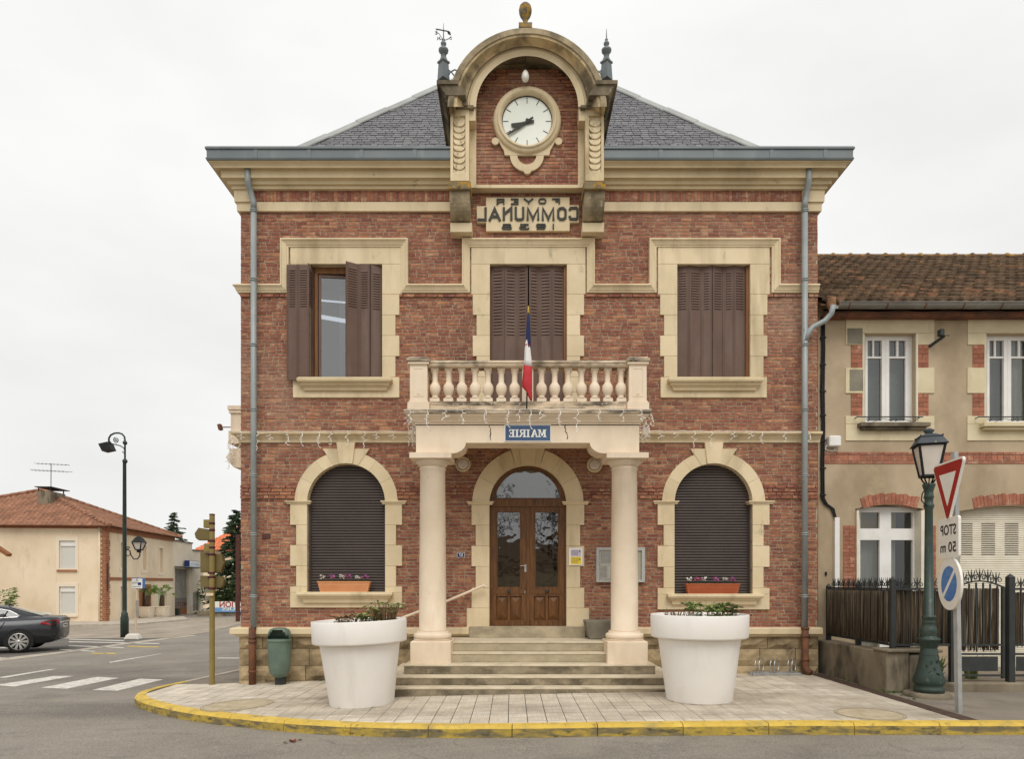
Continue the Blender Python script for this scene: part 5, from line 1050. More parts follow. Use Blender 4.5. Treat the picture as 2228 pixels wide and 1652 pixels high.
# enamel name sign on the porch beam
Ye = Yb - .012; ms = thing('name_sign', 'blue enamel MAIRIE sign on the porch beam', 'sign', (X(1148.3, Ye), Ye, Z(961, Ye)))
ex_ = lambda a: X(858.6 + a / 3.5518, Ye); ez = lambda b_: Z(608.1 + b_ / 3.5518, Ye)
m_ = MB(); m_.box(ex_(848), ex_(1208), Ye, Yb - .001, ez(1252), ez(1125)); m_.build('border', M['enamel'], ms)
m_ = MB(); m_.box(ex_(856), ex_(1203), Ye - .003, Ye + .001, ez(1247), ez(1130)); m_.build('field', M['blue'], ms)
def serif(m, st, w_):                                     # strokes in crop units as quads
    for k, (x0, y0, x1, y1, wa) in enumerate(st):
        a, b_ = Vector((ex_(x0), ez(y0))), Vector((ex_(x1), ez(y1))); d = (b_ - a).normalized(); nn = Vector((d.y, -d.x)) * (wa * Ye / S / 3.5518 / 2); q = [a + nn, b_ + nn, b_ - nn, a - nn]; yy = Ye - .006 - .0004 * k; m.prism([(p.x, p.y) for p in q], 'y', yy, Ye - .002)
Bt, Tp = 1220, 1162
def vs_(x, w_=13): return [(x, Tp, x, Bt, w_), (x - 13, Tp + 3, x + 13, Tp + 3, 7), (x - 13, Bt - 3, x + 13, Bt - 3, 7)]
glyphs = [vs_(1160) + vs_(1118, 8) + [(1156, Tp + 2, 1139, Bt - 10, 11), (1139, Bt - 10, 1122, Tp + 2, 8)],
 [(1082, Tp, 1100, Bt, 8), (1082, Tp, 1062, Bt, 14), (1074, 1200, 1094, 1200, 6), (1090, Bt - 3, 1108, Bt - 3, 7), (1053, Bt - 3, 1075, Bt - 3, 7)], vs_(1032),
 vs_(1003) + [(1003, Tp + 3, 978, Tp + 3, 7), (978, Tp + 2, 973, 1178, 12), (973, 1176, 980, 1190, 10), (982, 1190, 1003, 1190, 7), (988, 1190, 968, Bt - 2, 11), (975, Bt - 3, 962, Bt - 3, 7)], vs_(946),
 vs_(916) + [(916, Tp + 3, 888, Tp + 3, 7), (890, Tp, 888, 1178, 6), (916, Bt - 3, 888, Bt - 3, 7), (890, 1204, 886, Bt, 6), (916, 1190, 898, 1190, 7), (897, 1182, 897, 1199, 6)]]
for gph in glyphs: m_ = MB(); serif(m_, gph, 12); m_.build('letter', M['enamel'], ms)
# cracks in the porch beam and the arch
def crack(pts, Yc_):
    m_ = MB(); P_ = [Vector((ex_(a) if Yc_ is None else X(a, Yc_), 0, ez(b_) if Yc_ is None else Z(b_, Yc_))) for a, b_ in pts]
    for k in range(len(P_) - 1):
        wd = .004 + .006 * random.random(); a, b_ = P_[k], P_[k + 1]; yy = (Yb - .0015 - .0002 * k) if Yc_ is None else Yc_; m_.add([(a.x - wd, yy, a.z), (a.x + wd, yy, a.z), (b_.x + wd, yy, b_.z), (b_.x - wd, yy, b_.z)], [(0, 1, 2, 3)])
    m_.build('crack', M['darkslot'], TH, recalc=False)
crack([(732, 1128), (730, 1140), (745, 1150), (738, 1165), (743, 1190), (738, 1215), (742, 1240)], None); crack([(1318, 1128), (1316, 1150), (1325, 1158), (1318, 1172), (1332, 1190), (1338, 1215), (1334, 1235)], None)
# ------------------------------------------------------------------ small things on and round the town hall
def bulkhead(px, py, label):
    Yw_ = D - .02; t = thing('wall_lamp', label, 'wall lamp', (fx(px), Yw_, fz(py)), 'round bulkhead lamps beside the entrance')
    m_ = MB(); c = (fx(px), D - .01, fz(py)); m_.lathe([(.138, 0), (.138, -.05), (.128, -.062), (.108, -.064), (.104, -.05)], c, 28, 'y', cap=False); m_.build('rim', M['cream'], t)
    m_ = MB(); m_.lathe([(.106, -.045), (.09, -.062), (.05, -.072), (.0001, -.075)], c, 24, 'y'); m_.build('diffuser', M['lampglass'], t)
bulkhead(1007.5, 1011.5, 'round bulkhead lamp between the entrance arch and the handrail-side column'); bulkhead(1293, 1013, 'round bulkhead lamp between the entrance arch and the notice-case-side column')
def flatsign(m, x0, x1, Y, t, z0, z1, mi=0): m.box(x0, x1, Y, Y + t, z0, z1, mi)
Yn = D - .014; nb = thing('house_number', 'small blue enamel house number plate with mirrored 57 on the brick', 'number plate', (fx(1003), Yn, fz(1213)))
m_ = MB(); flatsign(m_, fx(994.5), fx(1011.5), Yn, .012, fz(1213.8), fz(1202.6)); m_.build('border', M['enamel'], nb)
m_ = MB(); flatsign(m_, fx(995.4), fx(1010.6), Yn - .002, .003, fz(1213), fz(1203.4)); m_.build('field', M['navy'], nb)
m_ = MB(); put_text(m_, '57', .075, .055, (fx(1003), Yn - .0035, fz(1208.2)), (1, 0, 0), (0, 0, 1), bold=.02); m_.build('lettering', M['enamel'], nb, recalc=False)
m_ = MB(); m_.box(fx(571), fx(589), D - .022, D - .002, fz(1173), fz(1162)); m_.build('survey_plate', mat('plate', '#5a3a36', rough=.6), label='small dark plate on the brick beside the rainwater pipe', cat='plate', bevel=.006)
def lines(m, x0, x1, z0, z1, n, Y, seed=1):
    g = random.Random(seed)
    for k in range(n):
        z = z1 - (z1 - z0) * (k + .5) / n; x = x0
        while x < x1 - .01:
            w_ = g.uniform(.008, .03); e = min(x + w_, x1); m.box(x, e, Y - .0008, Y, z - (z1 - z0) / n * .22, z + (z1 - z0) / n * .22); x = e + .006
        if g.random() < .3: pass
nt_ = thing('posted_notice', 'white framed notice with yellow and lilac sheets beside the door', 'notice', (fx(1253), D - .05, fz(1232)))
Yq = D - .058; m_ = MB(); m_.box(fx(1237.5), fx(1267), Yq, D - .041, fz(1231), fz(1193)); m_.build('frame', M['whitepaint'], nt_, bevel=.004)
m_ = MB(); m_.box(fx(1241), fx(1263.5), Yq - .002, Yq + .002, fz(1211.5), fz(1196.5)); m_.build('lilac_sheet', M['lilac'], nt_); m_ = MB(); m_.box(fx(1241), fx(1263.5), Yq - .002, Yq + .002, fz(1228.5), fz(1212.5)); m_.build('yellow_sheet', M['yellowpaper'], nt_)
m_ = MB(); lines(m_, fx(1242.5), fx(1258), fz(1210), fz(1198.5), 5, Yq - .003, 1); lines(m_, fx(1242.5), fx(1258), fz(1227), fz(1214), 5, Yq - .003, 2); m_.box(fx(1259), fx(1262), Yq - .0035, Yq - .0025, fz(1220), fz(1216)); m_.box(fx(1259), fx(1262), Yq - .0035, Yq - .0025, fz(1202.5), fz(1199)); m_.build('print', mat('ink', '#6b6472', rough=.8), nt_, recalc=False)
nc = thing('notice_case', 'glazed aluminium notice case with pinned papers behind the porch column', 'notice case', (fx(1349), D - .05, fz(1268)))
x0, x1, z0_, z1_ = fx(1296.5), fx(1401.5), fz(1267.5), fz(1192); Yq = D - .075; m_ = MB()
for q in ((x0, x1, z1_ - .055, z1_), (x0, x1, z0_, z0_ + .045), (x0, x0 + .055, z0_ + .045, z1_ - .055), (x1 - .055, x1, z0_ + .045, z1_ - .055)): m_.box(q[0], q[1], Yq, D - .005, q[2], q[3])
m_.build('frame', M['alu'], nc)
m_ = MB(); m_.box(x0 + .05, x1 - .05, D - .03, D - .008, z0_ + .04, z1_ - .05); m_.build('board', M['boardback'], nc)
for a, b_, c, d in ((.07, .30, .32, .555), (.07, .21, .07, .31), (.215, .255, .07, .3)):
    m_ = MB(); m_.box(x0 + a, x0 + b_, D - .034 - a * .01, D - .031 - a * .01, z0_ + c, z0_ + d); P_ = m_.build('paper', M['paper'], nc)
m_ = MB(); lines(m_, x0 + .085, x0 + .285, z0_ + .335, z0_ + .54, 12, D - .0365, 4); lines(m_, x0 + .08, x0 + .2, z0_ + .08, z0_ + .3, 14, D - .0365, 5); m_.build('print', mat('ink2', '#8a8a86', rough=.8), nc, recalc=False)
m_ = MB(); m_.add([(x0 + .05, Yq + .02, z0_ + .04), (x1 - .05, Yq + .02, z0_ + .04), (x1 - .05, Yq + .02, z1_ - .05), (x0 + .05, Yq + .02, z1_ - .05)], [(0, 1, 2, 3)]); m_.build('pane', glass('caseglass', '#ffffff', .0), nc, recalc=False)
# flag rolled round its pole on the balcony rail
Yf = Yb - .12; fl = thing('flag', 'furled blue white and red flag on a pole at the balcony', 'flag', (X(1147, Yf), Yf, Z(892, Yf)))
pt = lambda px, py, Y=Yf: (X(px, Y), Y, Z(py, Y))
m_ = MB(); m_.tube([pt(1146, 891), pt(1149.5, 680)], .011, 8); m_.build('pole', M['black'], fl)
m_ = MB(); b_ = pt(1149.7, 683); m_.lathe([(.012, 0), (.02, .03), (.012, .06), (.018, .075), (.004, .13)], b_, 8); m_.build('finial', M['gold'], fl)
def cloth(segs, m, name):
    m_ = MB(); n = 14; v = []; hs = len(segs)
    for px, py, rx, ry, tw in segs:
        c = pt(px, py)
        for k in range(n):
            a = 2 * math.pi * k / n; rad = 1 + .22 * math.cos(a * 4 + tw) + .1 * math.cos(a * 7 + tw * 2); v.append((c[0] + rx * rad * math.cos(a), c[1] - .01 + ry * rad * math.sin(a), c[2]))
    f = [(i * n + k, i * n + (k + 1) % n, (i + 1) * n + (k + 1) % n, (i + 1) * n + k) for i in range(hs - 1) for k in range(n)] + [tuple(range(n)), tuple((hs - 1) * n + k for k in range(n - 1, -1, -1))]
    m_.add(v, f, True); return m_.build(name, M[m], fl)
cloth([(1149.6, 686, .016, .016, 0), (1149.3, 705, .024, .022, .3), (1149.2, 725, .03, .026, .5), (1149.4, 745, .036, .03, .8), (1149.6, 757, .034, .03, 1)], 'flagblue', 'blue_stripe')
cloth([(1147.5, 737, .012, .015, 0), (1147.5, 748, .03, .03, .5), (1147.8, 752, .036, .034, .6), (1148, 765, .042, .036, 1), (1148.5, 785, .052, .04, 1.4), (1148, 798, .058, .042, 1.7)], 'flagwhite', 'white_stripe')
cloth([(1148, 793, .056, .04, 1.7), (1147, 815, .068, .042, 2), (1146.5, 835, .075, .042, 2.3), (1147.5, 843, .075, .042, 2.5), (1151, 850, .052, .036, 2.8), (1154, 862, .036, .03, 3), (1156, 873, .012, .012, 3.2)], 'flagred', 'red_stripe')
m_ = MB(); c = pt(1147.6, 751.5); m_.tube([(c[0] + .041 * math.cos(R(30 * k)), c[1] - .01 + .038 * math.sin(R(30 * k)), c[2]) for k in range(12)], .006, 5, 0, True); m_.build('tie', M['flagred'], fl)
# icicle lights
wl = mat('lightwire', '#efebe4', rough=.5)
def dropmesh(seed):
    g = random.Random(seed); m_ = MB(); L_ = g.uniform(.09, .26); n = 5; p = [(0, 0, .0)]
    for k in range(1, n + 1): p.append((g.uniform(-.035, .035) + (L_ * .15 if seed % 2 else 0), g.uniform(-.02, .0), -L_ * k / n))
    m_.tube(p, .005, 4)
    for q in p[1:]:
        d = Vector((g.uniform(-1, 1), -.3, g.uniform(-1, .2))).normalized() * .045; m_.tube([q, Vector(q) + d], [.0048, .0055], 4)
    return m_.mesh('light_drop', wl)
drops = [dropmesh(k) for k in range(7)]
def icicles(name, label, path, step, seed):
    g = random.Random(seed); c = path[len(path) // 2]; t = thing(name, label, 'string lights', c, 'icicle string lights'); m_ = MB(); P_ = resample3(path, step / 3)
    P_ = [(a + g.uniform(-.006, .006), b_ + g.uniform(-.004, .004), z + g.uniform(-.01, .006)) for a, b_, z in P_]; m_.tube(P_, .005, 4); m_.build('cable', wl, t)
    k = g.randint(0, 2)
    while k < len(P_):
        o = piece('light_drop', g.choice(drops), t, P_[k], (0, 0, g.uniform(-.6, .6)), (1, 1, g.uniform(.75, 1.25))); k += g.choice((2, 3, 3, 4))
def resample3(P_, st):
    out = []
    for a, b_ in zip(P_, P_[1:]):
        a, b_ = Vector(a), Vector(b_); n = max(1, int((b_ - a).length / st)); out += [tuple(a.lerp(b_, k / n)) for k in range(n)]
    return out + [tuple(P_[-1])]
zc_ = zs + .06; yf = Yb - .17
icicles('icicle_lights', 'white icicle string lights along the balcony slab edge', [(X(905, Yb) - .17, D - .3, zc_), (X(905, Yb) - .17, yf, zc_), (X(1390.7, Yb) + .17, yf, zc_), (X(1390.7, Yb) + .17, D - .3, zc_)], .27, 3)
icicles('icicle_lights', 'white icicle string lights on the ledge above the trash bin side window', [(XL - .155, D + .5, fz(943)), (XL - .155, D - .155, fz(943)), (fx(905), D - .155, fz(942.5))], .30, 5)
icicles('icicle_lights', 'white icicle string lights on the ledge towards the bicycle rack', [(fx(1395), D - .155, fz(942)), (fx(1748), D - .155, fz(944))], .30, 8)
g = random.Random(2)
icicles('icicle_lights', 'tangled icicle string lights hanging on the side balcony', [(X(497, 13.3), 13.3, Z(940, 13.3)), (X(500, 13.3), 13.3, Z(975, 13.3)), (X(496, 13.3), 13.3, Z(1000, 13.3)), (X(508, 13.3), 13.3, Z(968, 13.3)), (X(522, 13.3), 13.3, Z(962, 13.3))], .12, 9)
for sx_, pxx in ((-1, 893), (1, 1410)):
    icicles('icicle_lights', 'bunched icicle string lights at the balcony corner ' + ('over the handrail-side column' if sx_ < 0 else 'over the notice-case-side column'), [(X(pxx, 11.0), 11.02, Z(898, 11)), (X(pxx - sx_ * 8, 11.2), 11.3, Z(925, 11.2)), (X(pxx, 11.4), 11.6, Z(915, 11.4)), (X(pxx - sx_ * 4, 11.8), 11.9, Z(945, 11.8))], .14, 12 + sx_)
# handrail, concrete pot, bin, bicycle rack
hr = thing('handrail', 'cream tube handrail beside the steps fixed to the brick wall', 'handrail', (fx(970), D - .15, fz(1366)))
Yh = D - .17; m_ = MB(); m_.tube([pt(862, 1351, Yh), pt(884, 1342, Yh), pt(972, 1309, Yh), pt(1046, 1277.5, Yh), pt(1053, 1275, Yh), pt(1056, 1277, Yh), pt(1056.5, 1281, Yh)], .024, 10); m_.build('rail', M['porch'], hr)
m_ = MB(); m_.tube([pt(1008, 1294, Yh), (X(1009, Yh), Yh + .02, Z(1300, Yh)), (X(1010, Yh), D + .01, Z(1300, Yh))], .011, 6); m_.tube([pt(900, 1336, Yh), (X(901, Yh), Yh + .02, Z(1342, Yh)), (X(901, Yh), D + .01, Z(1342, Yh))], .011, 6); m_.build('bracket', M['porch'], hr)
pY = 12.0; zb = .77; m_ = MB(); xc = X(1310, pY)
hw1, hw2 = .245, .315
zt_ = Z(1350, pY); mesh = [(xc - hw1, pY - .2, zb), (xc + hw1, pY - .2, zb), (xc + hw1, pY + .2, zb), (xc - hw1, pY + .2, zb), (xc - hw2, pY - .25, zt_), (xc + hw2, pY - .25, zt_), (xc + hw2, pY + .25, zt_), (xc - hw2, pY + .25, zt_), (xc - hw2 + .05, pY - .2, zt_), (xc + hw2 - .05, pY - .2, zt_), (xc + hw2 - .05, pY + .2, zt_), (xc - hw2 + .05, pY + .2, zt_), (xc - hw1 + .05, pY - .15, zt_ - .06), (xc + hw1 - .05, pY - .15, zt_ - .06), (xc + hw1 - .05, pY + .15, zt_ - .06), (xc - hw1 + .05, pY + .15, zt_ - .06)]
m_.add(mesh, [(0, 1, 2, 3), (0, 1, 5, 4), (1, 2, 6, 5), (2, 3, 7, 6), (3, 0, 4, 7), (4, 5, 9, 8), (5, 6, 10, 9), (6, 7, 11, 10), (7, 4, 8, 11), (8, 9, 13, 12), (9, 10, 14, 13), (10, 11, 15, 14), (11, 8, 12, 15), (12, 13, 14, 15)]); m_.build('concrete_pot', M['potgrey'], label='empty grey concrete pot at the top of the steps behind a column', cat='pot', bevel=.012)
Yb2 = 12.02; xb_ = X(608, Yb2); zg = zp(xb_); bn = thing('trash_bin', 'green ribbed oval trash bin on a post against the stone plinth', 'bin', (xb_, Yb2, zg))
zq = lambda py: Z(py, Yb2)
m_ = MB(); m_.box(xb_ - .085, xb_ + .085, Yb2 + .02, Yb2 + .10, zg - .02, zq(1440)); m_.build('post', M['iron'], bn)
n = 44
def ribbed(r, k): return r * (1 + .012 * (k % 2))
prof = [(.03, zq(1477)), (.11, zq(1473)), (.16, zq(1466)), (.185, zq(1455)), (.197, zq(1435)), (.202, zq(1397))]
m_ = MB(); v = []
for r, z in prof: v += [(xb_ + ribbed(r, k) * math.cos(2 * math.pi * k / n), Yb2 + .78 * ribbed(r, k) * math.sin(2 * math.pi * k / n), z) for k in range(n)]
m_.add(v, [(j * n + k, j * n + (k + 1) % n, (j + 1) * n + (k + 1) % n, (j + 1) * n + k) for j in range(len(prof) - 1) for k in range(n)] + [tuple(range(n - 1, -1, -1))], False)
m_.build('basket', M['bin'], bn)
m_ = MB(); m_.lathe([(.205, zq(1398)), (.214, zq(1397)), (.214, zq(1392)), (.205, zq(1391))], (xb_, Yb2, 0), 32, 'z', 0, True, 0, 360, 1, .78)
dome = [(.205, zq(1391)), (.203, zq(1383)), (.19, zq(1376)), (.16, zq(1370)), (.10, zq(1367)), (.0001, zq(1366))]
n = 32; v = []
for r, z in dome: v += [(xb_ + r * math.cos(2 * math.pi * k / n), Yb2 + .78 * r * math.sin(2 * math.pi * k / n), z) for k in range(n)]
ff = []
for j in range(len(dome) - 1):
    for k in range(n):
        a = (k + .5) / n * 360
        if j < 3 and abs(a - 270) < (62 - j * 12): continue
        ff.append((j * n + k, j * n + (k + 1) % n, (j + 1) * n + (k + 1) % n, (j + 1) * n + k))
m_.add(v, ff, True); LD = m_.build('lid', M['bin'], bn, recalc=False); sd = LD.modifiers.new('thick', 'SOLIDIFY'); sd.thickness = .012
m_ = MB(); m_.lathe([(.0001, zq(1396)), (.2, zq(1396))], (xb_, Yb2, 0), 24, 'z', 0, False, 0, 360, 1, .77); m_.build('liner', M['interior'], bn, recalc=False)
Yr = 12.15; rk = thing('bicycle_rack', 'low galvanised bicycle rack with three wire loops by the rusty pipe', 'bicycle rack', (X(1687, Yr), Yr, zp(4.7)))
zg = zp(4.7); xa_, xb2 = X(1636, Yr), X(1740, Yr); m_ = MB()
for y in (Yr - .06, Yr + .1): m_.box(xa_, xb2, y, y + .035, zg + .012, zg + .05)
for x in (xa_, xb2 - .03): m_.box(x - .02, x + .05, Yr - .1, Yr + .16, zg + .004, zg + .011)
m_.build('rail', M['galv'], rk)
for px in (1653, 1686, 1724):
    for d in (-.035, .035):
        x = X(px, Yr) + d; m_ = MB(); m_.tube([(x + .085 * math.cos(a), Yr + .02 + .12 * math.cos(a), zg + .17 + .135 * math.sin(a)) for a in [2 * math.pi * k / 18 for k in range(18)]], .0085, 6, 0, True); m_.build('loop', M['steel'], rk)

# big white planters and what grows in them
def planter(px, py_front, Yc, label, tilt):
    x = X(px, Yc); zg = zp(x); t = thing('planter', label, 'planter', (x, Yc, zg), 'large white pots in front of the steps')
    m_ = MB(); m_.lathe([(.44, .005), (.45, .0), (.455, .012), (.565, .86), (.568, .875)], (0, 0, 0), 48); m_.lathe([(.568, .875), (.645, .882), (.662, .892), (.668, .91), (.674, 1.195), (.67, 1.205), (.662, 1.207), (.65, 1.2), (.645, 1.13), (.64, 1.1)], (0, 0, 0), 48)
    o = m_.build('pot', M['white'], t, local=True); m_ = MB(); m_.lathe([(.0001, 1.13), (.645, 1.13)], (0, 0, 0), 32, 'z', 0, False); m_.build('soil', M['soil'], t, local=True)
    t.rotation_euler = (0, tilt, 0); return t, x, zg
pl1, xp1, zp1 = planter(788, 1546, 9.84, 'large white tapered pot in front of the steps with dry brown stems', -.035)
pl2, xp2, zp2 = planter(1521, 1537, 9.62, 'large white tapered pot in front of the steps with leafy green shrub', 0)
pl2.location.z = zp(3) ; zp2 = zp(3)
pl1.location.z = zp1
def tuft(name, label, c, n, hgt, spread, m, seed, leafy=0, lm='leaf', kind=None, cat='plant', group=None, thick=.006):
    g = random.Random(seed); m_ = MB()
    for k in range(n):
        a = g.uniform(0, 2 * math.pi); r = spread * math.sqrt(g.random()) * .7; h = hgt * g.uniform(.55, 1.05); p0 = Vector((c[0] + r * math.cos(a), c[1] + r * math.sin(a), c[2])); le = g.uniform(.1, .45)
        p1 = p0 + Vector((math.cos(a) * le * h * .4, math.sin(a) * le * h * .4, h * .6)); p2 = p0 + Vector((math.cos(a) * le * h, math.sin(a) * le * h, h * (1 - le * .3)))
        m_.tube([p0, p1, p2], [thick, thick * .7, thick * .3], 3)
        for j in range(leafy):
            t = g.uniform(.15, 1); q = p0.lerp(p1, t) if t < .5 else p1.lerp(p2, t); b_ = g.uniform(0, 2 * math.pi); random.seed(seed * 1000 + k * 20 + j); m_.leaf(q, (math.cos(b_), math.sin(b_), g.uniform(-.1, .6)), g.uniform(.03, .055), g.uniform(.06, .12), 1, g.uniform(0, .35))
    o = m_.build(name, [M[m], M[lm]], label=label, cat=cat, group=group, recalc=False); return o
zt1, zt2 = zp1 + 1.13, zp2 + 1.13
tuft('grass_tuft', 'dense brown upright grass tuft in the pot beside the trash bin', (xp1 + .34, 9.8, zt1 + .02), 120, .34, .22, 'leaf_dry', 21, 1, 'leaf', group='plants in the white pots')
tuft('shrub', 'low green leafy shrub between dry stems in the white pot', (xp1 + .12, 9.72, zt1), 26, .2, .2, 'leaf_dry', 22, 6)
tuft('dry_stems', 'short dry brown stems at the rim of the white pot', (xp1 - .18, 9.7, zt1), 46, .17, .24, 'leaf_dry', 23, 2, 'leaf_dry')
tuft('shrub', 'spreading green leafy shrub hanging over the white pot rim', (xp2 + .05, 9.42, zt2), 40, .26, .38, 'leaf_dry', 24, 9)
tuft('shrub', 'reddish green shrub at the edge of the white pot', (xp2 + .38, 9.55, zt2), 28, .22, .2, 'leaf_dry', 25, 6, 'leaf_dk')
tuft('dry_stems', 'thin dry twigs beside a stone in the white pot', (xp2 - .36, 9.5, zt2), 60, .17, .2, 'leaf_dry', 26, 0)
m_ = MB(); m_.ball((xp2 - .19, 9.3, zt2 + .06), .055, 8, 5); m_.build('stone', M['potgrey'], label='rounded grey stone lying in the pot with green shrubs', cat='stone')
# window boxes with cyclamen
def winbox(cx, ztop, zbot, wt, wb, m, label):
    Yw_ = D - .06; x = fx(cx); t = thing('flower_box', label, 'flower box', (x, Yw_, zbot), 'window boxes on the arched window sills')
    a, b_ = wt / 2, wb / 2; d1, d2 = .085, .065; m_ = MB()
    def ringv(hw, dd, z): return [(x - hw, Yw_ - dd, z), (x + hw, Yw_ - dd, z), (x + hw, Yw_ + dd, z), (x - hw, Yw_ + dd, z)]
    v = ringv(b_, d2, zbot) + ringv(a - .012, d1 - .008, ztop - .025) + ringv(a, d1, ztop - .025) + ringv(a, d1, ztop) + ringv(a - .02, d1 - .02, ztop) + ringv(a - .025, d1 - .025, ztop - .03)
    f = [(0, 3, 2, 1)] + [(4 * j + k, 4 * j + (k + 1) % 4, 4 * j + 4 + (k + 1) % 4, 4 * j + 4 + k) for j in range(5) for k in range(4)] + [(20, 21, 22, 23)]
    m_.add(v, f)
    for k in range(6):
        tz = .15 + .11 * k; z = zbot + (ztop - .03 - zbot) * tz; hw = b_ + (a - .012 - b_) * tz - .03; dd = d2 + (d1 - .008 - d2) * tz; m_.box(x - hw, x + hw, Yw_ - dd - .003, Yw_ - dd + .004, z, z + .006)
    m_.build('trough', M[m], t); m_ = MB(); m_.box(x - a + .03, x + a - .03, Yw_ - .05, Yw_ + .05, ztop - .05, ztop - .02); m_.build('soil', M['soil'], t); return x, Yw_, ztop
def cyclamen(x, y, z, m, label, seed):
    g = random.Random(seed); random.seed(seed); m_ = MB()
    for k in range(12):
        b_ = g.uniform(0, 6.28); m_.leaf((x + g.uniform(-.03, .03), y + g.uniform(-.03, .03), z - .02), (math.cos(b_), math.sin(b_), g.uniform(.2, .9)), .05, g.uniform(.04, .07), 0)
    for k in range(8):
        px_, py_, h = x + g.uniform(-.05, .05), y + g.uniform(-.05, .03), z + g.uniform(.03, .10); m_.tube([(x, y, z - .02), (px_, py_, h)], .002, 3, 0)
        for j in range(5):
            b_ = g.uniform(0, 6.28); m_.leaf((px_, py_, h), (math.cos(b_) * .6, math.sin(b_) * .6 - .2, g.uniform(.3, 1)), .026, .036, 1, -.1)
    m_.build('cyclamen', [M['leaf_dk'], M[m]], label=label, cat='flower', group='cyclamen in the window boxes', recalc=False)
b1 = winbox(751.5, fz(1265.5), fz(1288.5), 114 / 120, 102 / 120, 'terra', 'pale terracotta window box of cyclamen above the pot beside the trash bin')
b2 = winbox(1547, fz(1270.5), fz(1293), 117 / 120, 106 / 120, 'terra2', 'dark terracotta window box of cyclamen nearer the bicycle rack')
for k, (px, m, c) in enumerate(((706, 'w', 'white'), (724, 'p', 'magenta'), (745, 'w', 'white'), (760, 'p', 'magenta'), (778, 'w', 'white'), (796, 'p', 'pink'))):
    cyclamen(fx(px), b1[1], b1[2], 'petal_' + m, c + ' cyclamen in the pale terracotta box, ' + ['at its outer end', 'next to the outer white one', 'second of the white ones', 'between two white ones near the middle', 'third white one', 'at the end nearest the door'][k], 40 + k)
for k, (px, m, c) in enumerate(((1498, 'w', 'white'), (1516, 'r', 'rose'), (1529, 'w', 'white'), (1556, 'p', 'pink'), (1575, 'w', 'white'), (1592, 'p', 'pink'))):
    cyclamen(fx(px), b2[1], b2[2], 'petal_' + m, c + ' cyclamen in the dark terracotta box, ' + ['at the end nearest the door', 'deepest in colour', 'smallest of the white ones', 'largest clump near the middle', 'between two pink ones', 'at its outer end'][k], 60 + k)

# ------------------------------------------------------------------ neighbouring rendered house
NY = 12.6; k_ = NY / S
nx = lambda px: X(px, NY); nz = lambda py: Z(py, NY)
NH = thing('neighbour_house', 'beige rendered house with mossy tile roof and white windows', 'house', (9, NY, 0))
nholes = [(1878, 1994, 726, 923), (2142.6, 2258.6, 726, 923), (1861, 2009, 1094, 1480), (2084, 2330, 1098, 1480)]
m_ = MB(); ys_ = sorted({660, 1500} | {h[2] for h in nholes} | {h[3] for h in nholes})
for a, b_ in zip(ys_, ys_[1:]):
    x = 1780
    for c0, c1 in sorted((h[0], h[1]) for h in nholes if h[2] < b_ and h[3] > a) + [(2600, 2600)]:
        if c0 > x: m_.box(nx(x), nx(c0), NY, NY + .4, nz(b_), nz(a))
        x = c1
xr_ = nx(2600); m_.box(xr_ - .3, xr_, NY + .4, NY + 8, -.3, 6.6)
NW = m_.build('wall', M['render'], NH)
m_ = MB(); m_.box(nx(1785), xr_ - .3, NY + 1.6, NY + 1.7, 0, 6.5); m_.box(nx(1785), xr_ - .3, NY + .4, NY + 1.6, 3.1, 3.2); m_.build('inner_wall', M['room'], NH)
# roof
ye, ze, yr_, zr_ = 12.28, 6.80, 16.5, 9.62; xe0, xe1 = XR + .03, nx(2600) + .2
m_ = MB(); m_.add([(xe0, ye, ze - .05), (xe1, ye, ze - .05), (xe1, yr_, zr_ - .05), (xe0, yr_, zr_ - .05), (xe1, 2 * yr_ - ye, ze - .05), (xe0, 2 * yr_ - ye, ze - .05)], [(0, 1, 2, 3), (3, 2, 4, 5)]); NR = m_.build('roof', M['rtile'], NH, recalc=False)
sl_ = math.atan2(zr_ - ze, yr_ - ye); ln = math.hypot(zr_ - ze, yr_ - ye); nrow = 15; rw = ln / nrow; tw = .205
tm_ = MB(); nseg = 8; up_ = []
for k in range(nseg + 1):
    u = k / nseg; up_.append((-tw / 2 + tw * u, .036 * math.sin(u * 2 * math.pi * 1 + .6)))
tm_.add([(x, 0, z + .045) for x, z in up_] + [(x, rw + .05, z - .012) for x, z in up_] + [(x, .01, z - .02) for x, z in up_], [(k, k + 1, nseg + 2 + k, nseg + 1 + k) for k in range(nseg)] + [(2 * (nseg + 1) + k, 2 * (nseg + 1) + k + 1, k + 1, k) for k in range(nseg)], True)
TM = tm_.mesh('roof_tile', M['rtile'], False); tv = [v.co.copy() for v in TM.vertices]; tf = [tuple(p.vertices) for p in TM.polygons]
rest = MB(); tl = []
for r in range(nrow):
    x = xe0 + tw / 2
    while x < xe1: tl.append((r, x)); x += tw
inview = [q for q in tl if X(2240, ye + q[0] * (yr_ - ye) / nrow) > q[1]]
so_ = set(sorted(inview)[:300]); rot = Matrix.Rotation(sl_, 3, 'X'); rg = random.Random(9)
for q in tl:
    r, x = q; c = Vector((x, ye + r * (yr_ - ye) / nrow, ze + r * (zr_ - ze) / nrow + .02 + rg.uniform(-.006, .006)))
    if q in so_: piece('roof_tile', TM, NR, c, (sl_ + rg.uniform(-.012, .012), 0, rg.uniform(-.015, .015)))
    else: rest.add([rot @ v + c for v in tv], tf, True)
rest.build('tiling', M['rtile'], NR, kind='stuff', recalc=False)
x = xe0
